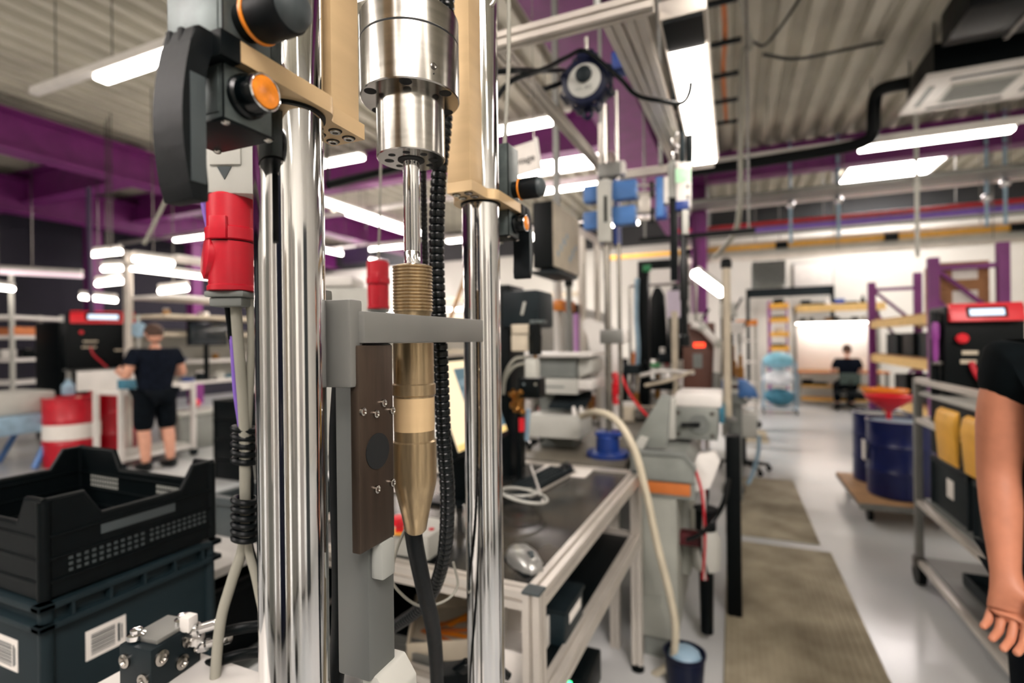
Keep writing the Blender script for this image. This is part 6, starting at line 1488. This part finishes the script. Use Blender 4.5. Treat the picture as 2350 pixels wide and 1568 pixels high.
cr2 = across('crane_rail', 10.9, 3.30, 0, 'cream', 'pale upper crane rail above the yellow rail', cat='rail', sq=(.08, .1))
cr3 = across('crane_girder', 10.7, 3.12, 0, 'light_grey', 'long grey crane girder below the pale rail', cat='girder', sq=(.16, .12))
yr = th('conductor_rail', 'yellow conductor rail running across the hall', 'rail', (2.0, 10.58, 3.2))
for i in range(5): ob('rail_piece', B().bx(-2.4 + i * 1.65, -2.4 + i * 1.65 + 1.57, 10.56, 10.6, 3.16, 3.24, .004), 'yellow', yr); ob('rail_joint', B().bx(-2.4 + i * 1.65 + 1.5, -2.4 + i * 1.65 + 1.7, 10.545, 10.615, 3.14, 3.26, .004), 'black', yr)
t = across('perforated_rail', 10.45, 2.98, 0, 'alu', 'perforated aluminium rail under the yellow conductor rail', cat='rail', sq=(.1, .08))
cable('grey_air_hose', [(.05, 4.6, 4.5), at(1722, 100, d=5.2), at(1704, 125, d=5.2), at(1700, 250, d=5.2), at(1700, 400, d=5.2), at(1698, 470, d=5.2), at(1688, 530, d=5.3), at(1660, 570, d=5.5), at(1640, 590, d=5.8)], .026, 'cable_grey', 'long grey air hose hanging from the roof over the aisle', 'hose', 12)
cable('roof_cable', [at(1725, 95, d=5.2), at(1760, 100, d=5.3), at(1830, 5, d=5.0), at(1840, -30, d=5)], .014, 'charcoal', 'dark cable looping up to the roof beside the grey hose', 'cable')
cable('roof_cable', [at(1752, 125, d=5.6), at(1830, 135, d=5.8), at(1950, 112, d=6.0), at(2080, 85, d=6.2), at(2200, 60, d=6.4)], .018, 'charcoal', 'dark cable sagging under the roof towards the duct', 'cable')
rl2 = th('roof_ladder', 'cable ladder with orange cables under the roof beside the work light', 'ladder', (.2, 5.4, 4.5))
for i in range(5): y = 5.0 + i * .7; ob('rung', B().bx(-.22, .12, y - .02, y + .02, 4.5, 4.54), 'charcoal', rl2); ob('rung_rod', B().cyl((-.05, y, 4.54), (-.05, y, ZC), .008, n=6), 'charcoal', rl2)
ob('orange_cable', B().tube(spline([(-.05, 4.8, 4.6), (-.03, 5.6, 4.58), (-.06, 6.5, 4.58), (-.04, 8.0, 4.58)]), .025, 8), 'orange_dull', rl2)
pw = th('tool_drop_pole', 'pale vertical drop pole hanging over the right aisle', 'pole', at(2108, 580, y=9.5)); c = at(2108, 784, y=9.5)
ob('pole', B().cyl((c.x, 9.5, at(2108, 590, y=9.5).z), (c.x, 9.5, ZC), .03, n=10), 'light_grey', pw); ob('collar', B().cyl((c.x, 9.5, 3.7), (c.x, 9.5, 3.8), .05, n=10), 'light_grey', pw)
for i, (px_, py0_, py1_) in enumerate(((1815, 470, 560), (1925, 460, 545), (2265, 455, 520), (2308, 420, 515))):
    a = at(px_, py0_, y=10.2); b_ = at(px_, py1_, y=10.2)
    t = th('hanger_rod', ('first', 'second', 'third', 'fourth')[i] + ' steel hanger rod from the left above the yellow rail', 'rod', (a.x, 10.2, b_.z), 0, 'steel hanger rods')
    ob('rod', B().cyl((b_.x, 10.2, b_.z), (b_.x, 10.2, ZC), .025, n=8), 'blue_pale', t); ob('clamp', B().sph((b_.x, 10.2, a.z), .07, 10), 'chrome', t)
x0, x1, z0, z1 = FY(1730, 615, 1800, 650, 12.4)
du = th('ventilation_duct', 'grey rectangular ventilation duct near the far wall', 'duct', (x0, 12.4, z0)); ob('duct_body', B().bx(x0, x1, 12.4, 13.2, z0, z1 + .1, .01), 'light_grey', du)
for k in range(3): ob('duct_flange', B().bx(x0 - .03, x1 + .03, 12.4 + k * .3, 12.44 + k * .3, z0 - .03, z1 + .13), 'mid_grey', du)
for s in (x0 + .05, x1 - .05): ob('drop_rod', B().cyl((s, 12.8, z1), (s, 12.8, ZC), .01, n=6), 'alu_grey', du)
wn = th('wall_rail', 'dark rail frame on the far wall behind the shelf tower', 'rail', at(1720, 680, y=13.9)); x0, x1, z0, z1 = FY(1712, 664, 1915, 676, 13.9)
ob('bar', B().bx(x0, x1, 13.9, 13.96, z0, z1), 'charcoal', wn); ob('bar_post', B().bx(x0, x0 + .08, 13.9, 13.96, 0, z1), 'charcoal', wn); ob('bar_post', B().bx(x1 - .08, x1, 13.9, 13.96, 1.0, z1), 'charcoal', wn)
# dark hanging rail and gutter at the left
dr = th('hanging_rail', 'dark rail hanging under the roof behind the piston rod', 'rail', at(830, 400, d=4.2)); a, b_ = at(752, 425, d=4.0), at(920, 385, d=4.6)
ob('rail_bar', B().tube([a, b_], .035, 8), 'black', dr); ob('rail_rod', B().cyl(b_, (b_.x, b_.y, ZC), .01, n=6), 'black', dr); ob('rail_rod', B().cyl(a, (a.x, a.y, ZC), .01, n=6), 'black', dr)
# ---------------------------------------------------------------- people
mat('skin', (196, 128, 98), .5, 0, .08, 20, spec=.4)
mat('skin_light', (216, 158, 132), .5, 0, .06, 20)
mat('hair_brown', (84, 58, 44), .7, 0, .3, 60)
mat('shirt_black', (6, 13, 16), .85, 0, .2, 30, spec=.08)
mat('shirt_navy', (18, 24, 36), .85, 0, .2, 20, spec=.08)
mat('trousers', (12, 18, 24), .85, 0, .2, 20, spec=.08)
def skin_mesh(verts, edges, radii, root, sub=2):
    me = bpy.data.meshes.new('s'); me.from_pydata(verts, edges, [])
    o = bpy.data.objects.new('s', me); COL.objects.link(o)
    m1 = o.modifiers.new('k', 'SKIN'); m1.use_smooth_shade = True
    sv = me.skin_vertices[0].data
    for i, r in enumerate(radii):
        sv[i].radius = r if isinstance(r, tuple) else (r, r); sv[i].use_root = (i == root)
    m2 = o.modifiers.new('s', 'SUBSURF'); m2.levels = sub; m2.render_levels = sub
    dg = bpy.context.evaluated_depsgraph_get(); dg.update()
    out = bpy.data.meshes.new_from_object(o.evaluated_get(dg))
    bpy.data.objects.remove(o); bpy.data.meshes.remove(me)
    b = B(); b.bm.from_mesh(out); bpy.data.meshes.remove(out)
    return b
def chain(spec):
    """spec: dict name -> (parent, pos, radius)"""
    names = list(spec); idx = {n: i for i, n in enumerate(names)}
    return [spec[n][1] for n in names], [(idx[spec[n][0]], idx[n]) for n in names if spec[n][0]], [spec[n][2] for n in names]
def hand(spec, wrist, wpos, d, side, curl=.3, s=1.0):
    """palm and five fingers; d = direction of the hand, side = thumb side (unit), in body space"""
    d = V(d).normalized(); sd = V(side).normalized(); n = d.cross(sd).normalized()
    w = V(wpos)
    spec['palm'+wrist] = (wrist, w + d * .045 * s, (.036 * s, .018 * s))
    spec['kn'+wrist] = ('palm'+wrist, w + d * .085 * s, (.040 * s, .014 * s))
    for i, (off, L) in enumerate(((.030, .075), (.010, .085), (-.011, .078), (-.031, .062))):
        b0 = w + d * (.088 - .004 * i) * s + sd * off * s
        k1 = b0 + (d * math.cos(curl) + n * math.sin(curl)) * L * .5 * s
        k2 = k1 + (d * math.cos(curl * 2.2) + n * math.sin(curl * 2.2)) * L * .5 * s
        spec['f%d0%s' % (i, wrist)] = ('kn'+wrist, b0, .0095 * s); spec['f%d1%s' % (i, wrist)] = ('f%d0%s' % (i, wrist), k1, .0088 * s); spec['f%d2%s' % (i, wrist)] = ('f%d1%s' % (i, wrist), k2, .0075 * s)
    t0 = w + d * .03 * s + sd * .036 * s
    spec['t0'+wrist] = ('palm'+wrist, t0, .013 * s); spec['t1'+wrist] = ('t0'+wrist, t0 + (d * .8 + sd * .55 + n * .3) * .035 * s, .011 * s); spec['t2'+wrist] = ('t1'+wrist, t0 + (d * 1.9 + sd * .75 + n * .7) * .033 * s, .009 * s)
def head(parent, c, tilt, hairm, skinm, M4):
    """head at c (centre) with face towards local -y"""
    def l(b): return b.xf(M4 @ MX.Translation(c) @ tilt)
    hb = B().sph((0, 0, 0), 1, 24, (.075, .095, .115))
    for v in hb.bm.verts:
        x, y, z = v.co
        if y < 0 and z < -.01: v.co.x *= 1 - .25 * min(1, (-z) / .11); v.co.y *= 1 - .1 * min(1, -z / .11)
    ho = ob('head', l(hb), skinm, parent, smooth=80)
    ob('nose', l(B().sph((0, -.098, -.015), .014, 10, (.9, 1.3, 1.6))), skinm, ho)
    for s in (-1, 1):
        ob('ear', l(B().sph((s * .076, .008, -.005), .02, 10, (.45, .9, 1.5))), skinm, ho); ob('eye', l(B().sph((s * .03, -.086, .012), .010, 8)), 'white', ho)
    ob('mouth', l(B().sph((0, -.083, -.052), .02, 8, (1.1, .35, .3))), 'red', ho)
    hh_ = B().sph((0, .012, .022), 1, 24, (.083, .100, .108))
    for v in list(hh_.bm.verts):
        if v.co.y < -.055 and v.co.z < .06: v.co = V((v.co.x * .8, max(v.co.y, -.04) * .8, v.co.z))
    ob('hair', l(hh_), hairm, ho, smooth=80)
    return ho
def person(label, loc, rz, pose, shirt, pants, hair, skinm, shorts=False, sitting=False, headtilt=None):
    p = th('person', label, 'person', loc, rz); PM[p.name] = MX.Identity(4)
    J = pose
    spec = {'pelvis': (None, J['pelvis'], (.10, .08)), 'waist': ('pelvis', J['waist'], (.09, .07)), 'chest': ('waist', J['chest'], (.09, .07)), 'neck0': ('chest', J['neck0'], (.055, .05)), 'neck1': ('neck0', J['neck1'], .052)}
    for s in ('L', 'R'):
        spec['sh' + s] = ('chest', J['sh' + s], .062); spec['el' + s] = ('sh' + s, J['el' + s], .043); spec['fo' + s] = ('el' + s, V(J['el' + s]).lerp(V(J['wr' + s]), .35), .041); spec['wr' + s] = ('fo' + s, J['wr' + s], .027)
        hand(spec, 'wr' + s, J['wr' + s], V(J['wr' + s]) - V(J['el' + s]), J['thumb' + s], J.get('curl', .35))
        spec['hip' + s] = ('pelvis', J['hip' + s], .08); spec['kn' + s] = ('hip' + s, J['kn' + s], .062); spec['ca' + s] = ('kn' + s, V(J['kn' + s]).lerp(V(J['an' + s]), .3) + V((0, .015, 0)), .060); spec['an' + s] = ('ca' + s, J['an' + s], .040)
    vs, es, rs = chain(spec)
    body = ob('body', skin_mesh(vs, es, rs, 0), skinm, p, smooth=80)
    # clothes as their own slightly larger skins
    up = lambda r, k=.014: (r[0] + k, r[1] + k) if isinstance(r, tuple) else r + k
    sh = {'pelvis': (None, V(J['pelvis']) - V((0, 0, .02)), (.165, .13)), 'waist': ('pelvis', J['waist'], (.16, .122)), 'chest': ('waist', J['chest'], (.178, .13)), 'neck0': ('chest', V(J['neck0']) - V((0, 0, .0)), (.082, .078))}
    for s in ('L', 'R'):
        sh['sh' + s] = ('chest', J['sh' + s], .08); sh['sl' + s] = ('sh' + s, V(J['sh' + s]).lerp(V(J['el' + s]), J.get('sleeve', .62)), .068)
    vs, es, rs = chain(sh); ob('shirt', skin_mesh(vs, es, rs, 1), shirt, p, smooth=80)
    tr = {'pelvis': (None, J['pelvis'], (.152, .118))}
    for s in ('L', 'R'):
        tr['hip' + s] = ('pelvis', J['hip' + s], .115); tr['kn' + s] = ('hip' + s, V(J['hip' + s]).lerp(V(J['kn' + s]), 1.08 if shorts else 1), .088)
        if not shorts: tr['an' + s] = ('kn' + s, V(J['an' + s]) + V((0, 0, .02)), .068)
    vs, es, rs = chain(tr); ob('shorts' if shorts else 'trousers', skin_mesh(vs, es, rs, 0), pants, p, smooth=80)
    for s in ('L', 'R'):
        a = V(J['an' + s]); fd = V(J.get('foot' + s, (0, -1, 0)))
        b = B().tube([a + V((0, 0, -.005)) - fd * .05, a + V((0, 0, -.03)) - fd * .03, a + V((0, 0, -.045)) + fd * .06, a + V((0, 0, -.052)) + fd * .16], [.04, .052, .046, .034], 12)
        zmin = min(v.co.z for v in b.bm.verts)
        for v in b.bm.verts: v.co.z = max(v.co.z, a.z - .082)
        ob('shoe', b, 'black', p, smooth=80)
    head(p, V(J['neck1']) + V((0, -.015, .115)), (headtilt or MX.Identity(4)), hair, skinm, MX.Identity(4))
    return p
stand = dict(pelvis=(0, 0, .95), waist=(0, 0, 1.12), chest=(0, .005, 1.32), neck0=(0, .01, 1.46), neck1=(0, 0, 1.53),
             shL=(.185, .01, 1.42), elL=(.23, .02, 1.13), wrL=(.22, -.08, .88), thumbL=(0, -1, 0), shR=(-.185, .01, 1.42), elR=(-.24, .03, 1.13), wrR=(-.24, -.07, .88), thumbR=(0, -1, 0),
             hipL=(.09, 0, .90), knL=(.10, -.02, .49), anL=(.10, .02, .085), hipR=(-.09, 0, .90), knR=(-.10, -.02, .49), anR=(-.10, .02, .085))
# worker at the left station: seen from behind, forearms raised in front, one leg forward
w = dict(stand); w.update(elR=(-.26, .02, 1.14), wrR=(-.20, -.24, 1.16), thumbR=(0, 0, 1), elL=(.26, .02, 1.14), wrL=(.20, -.24, 1.18), thumbL=(0, 0, 1), anR=(-.11, .06, .085), knR=(-.11, .0, .49))
f = at(358, 1076, z=0)
person('worker in dark t-shirt and shorts working at the left station', (f.x, f.y, 0), math.radians(-96), w, 'shirt_navy', 'trousers', 'hair_brown', 'skin_light', shorts=True, headtilt=MX.Rotation(.3, 4, 'X')).scale = (1.22, 1.2, 1.0)
# seated worker at the far bench, seen from behind
s_ = dict(pelvis=(0, 0, .55), waist=(0, .0, .72), chest=(0, -.02, .93), neck0=(0, -.02, 1.06), neck1=(0, -.03, 1.12), shL=(.185, -.02, 1.01), elL=(.27, -.10, .76), wrL=(.2, -.34, .80), thumbL=(-1, 0, 0), shR=(-.185, -.02, 1.01), elR=(-.27, -.10, .76), wrR=(-.2, -.34, .80), thumbR=(1, 0, 0),
          hipL=(.09, -.03, .53), knL=(.13, -.42, .50), anL=(.13, -.36, .085), hipR=(-.09, -.03, .53), knR=(-.13, -.42, .50), anR=(-.13, -.36, .085))
q = at(1945, 850, y=12.55)
person('seated worker in black t-shirt at the far bright bench', (q.x, 12.55, 0), math.pi, s_, 'shirt_navy', 'trousers', 'hair_brown', 'skin_light', headtilt=MX.Rotation(.25, 4, 'X'))
oc_ = th('office_chair', 'dark swivel chair under the seated worker', 'chair', (q.x, 12.5, 0)); PM[oc_.name] = MX.Identity(4)
ob('seat', B().lathe([(.20, .34), (.23, .36), (.23, .385), (.19, .39)], n=24), 'charcoal', oc_); ob('gas_spring', B().cyl((0, 0, .08), (0, 0, .34), .03), 'black', oc_)
ob('backrest', B().box((0, -.21, .66), (.36, .05, .22), .04), mat('chair_green', (70, 86, 80), .7, 0, .1, 20), oc_); ob('back_bar', B().tube([(0, -.1, .4), (0, -.235, .45), (0, -.235, .62)], .016, 8), 'black', oc_)
for i in range(5): a = 2 * math.pi * i / 5; ob('star_arm', B().tube([(0, 0, .09), (.28 * math.cos(a), .28 * math.sin(a), .06)], [.03, .02], 8), 'black', oc_); ob('caster', B().sph((.28 * math.cos(a), .28 * math.sin(a), .032), .03, 10), 'black', oc_)
# person walking past at the right edge, arm hanging
PR = .66
e = dict(stand); k = 1.0
e.update(shL=(-.0, 0, 0))
e = dict(stand)
e.update(shR=(-.172, .04, 1.43), elR=(-.19, .045, 1.19), wrR=(-.228, -.03, .965), thumbR=(.55, -1, 0), curl=.45, sleeve=.45)
person('person in black t-shirt walking past at the right edge', (.765, 1.56, 0), math.radians(14), e, 'shirt_black', 'trousers', 'hair_brown', 'skin')
# ---------------------------------------------------------------- cabinets and boards added behind the camera, unseen, for streaks in the chrome
def add_reflection_cabinet(x, y, w, d, h, m, label, rz=0):  # unseen cabinet, added as something for the columns to reflect
    t = th('reflection_cabinet', label, 'cabinet', (x, y, 0), rz, 'cabinets added behind the camera for reflections'); PM[t.name] = MX.Identity(4)
    ob('body', B().bx(-w / 2, w / 2, -d / 2, d / 2, .05, h, .01), m, t); ob('plinth', B().bx(-w / 2 + .03, w / 2 - .03, -d / 2 + .03, d / 2 - .03, 0, .05), 'black', t)
    for s in (-1, 1): dr = ob('door', B().bx(min(0, s * w / 2) + .006, max(0, s * w / 2) - .006, d / 2, d / 2 + .018, .08, h - .03, .003), m, t); ob('handle', B().bx(s * .05 - .008, s * .05 + .008, d / 2 + .018, d / 2 + .045, 1.0, 1.2, .004), 'chrome', dr)
    return t
for i, (x, y, w_, h, m, nm, rz) in enumerate(((-3.4, -1.2, .9, 2.2, 'light_grey', 'pale grey', -.7), (-2.3, -1.9, .5, 2.0, 'white', 'white', -.4), (-1.5, -2.0, .8, 2.3, 'grey', 'mid grey', -.2), (-.6, -2.2, .45, 2.1, 'white', 'narrow white', 0), (.1, -2.1, .7, 2.4, 'navy', 'navy', 0), (.9, -2.0, .5, 2.0, 'cream', 'cream', .2), (1.9, -1.5, 1.0, 2.2, 'light_grey', 'wide pale', .5), (2.5, -.4, .6, 2.1, 'white', 'white side', 1.2), (2.6, .6, .6, 2.2, 'dark_grey', 'slate', 1.5), (-4.2, 0.1, .8, 2.1, 'dark_grey', 'dark grey', -1.4))):
    add_reflection_cabinet(x, y, w_, .45, h, m, nm + ' tall cabinet added unseen behind the camera to streak the chrome columns', rz)
for i, (x, y) in enumerate(((-2.9, -.9), (-1.05, -1.5), (.5, -1.45), (1.3, -1.0))):  # plain boards added out of view as pale streaks in the chrome
    t = th('reflection_board', ('first', 'second', 'third', 'fourth')[i] + ' upright white board from the left, added unseen behind the camera for reflections', 'board', (x, y, 0), 0, 'white boards added behind the camera for reflections')
    ob('pole', B().cyl((x, y, 0), (x, y, .95), .02), 'alu', t); ob('foot', B().lathe([(.16, 0), (.16, .02), (.03, .04)], (x, y, 0), n=20), 'black', t)
    ob('panel', B().bx(x - .12, x + .12, y - .015, y + .015, .9, 2.2, .005), 'paper', t); ob('panel_frame', B().bx(x - .135, x + .135, y - .022, y - .016, .885, 2.215, .003), 'alu_grey', t)
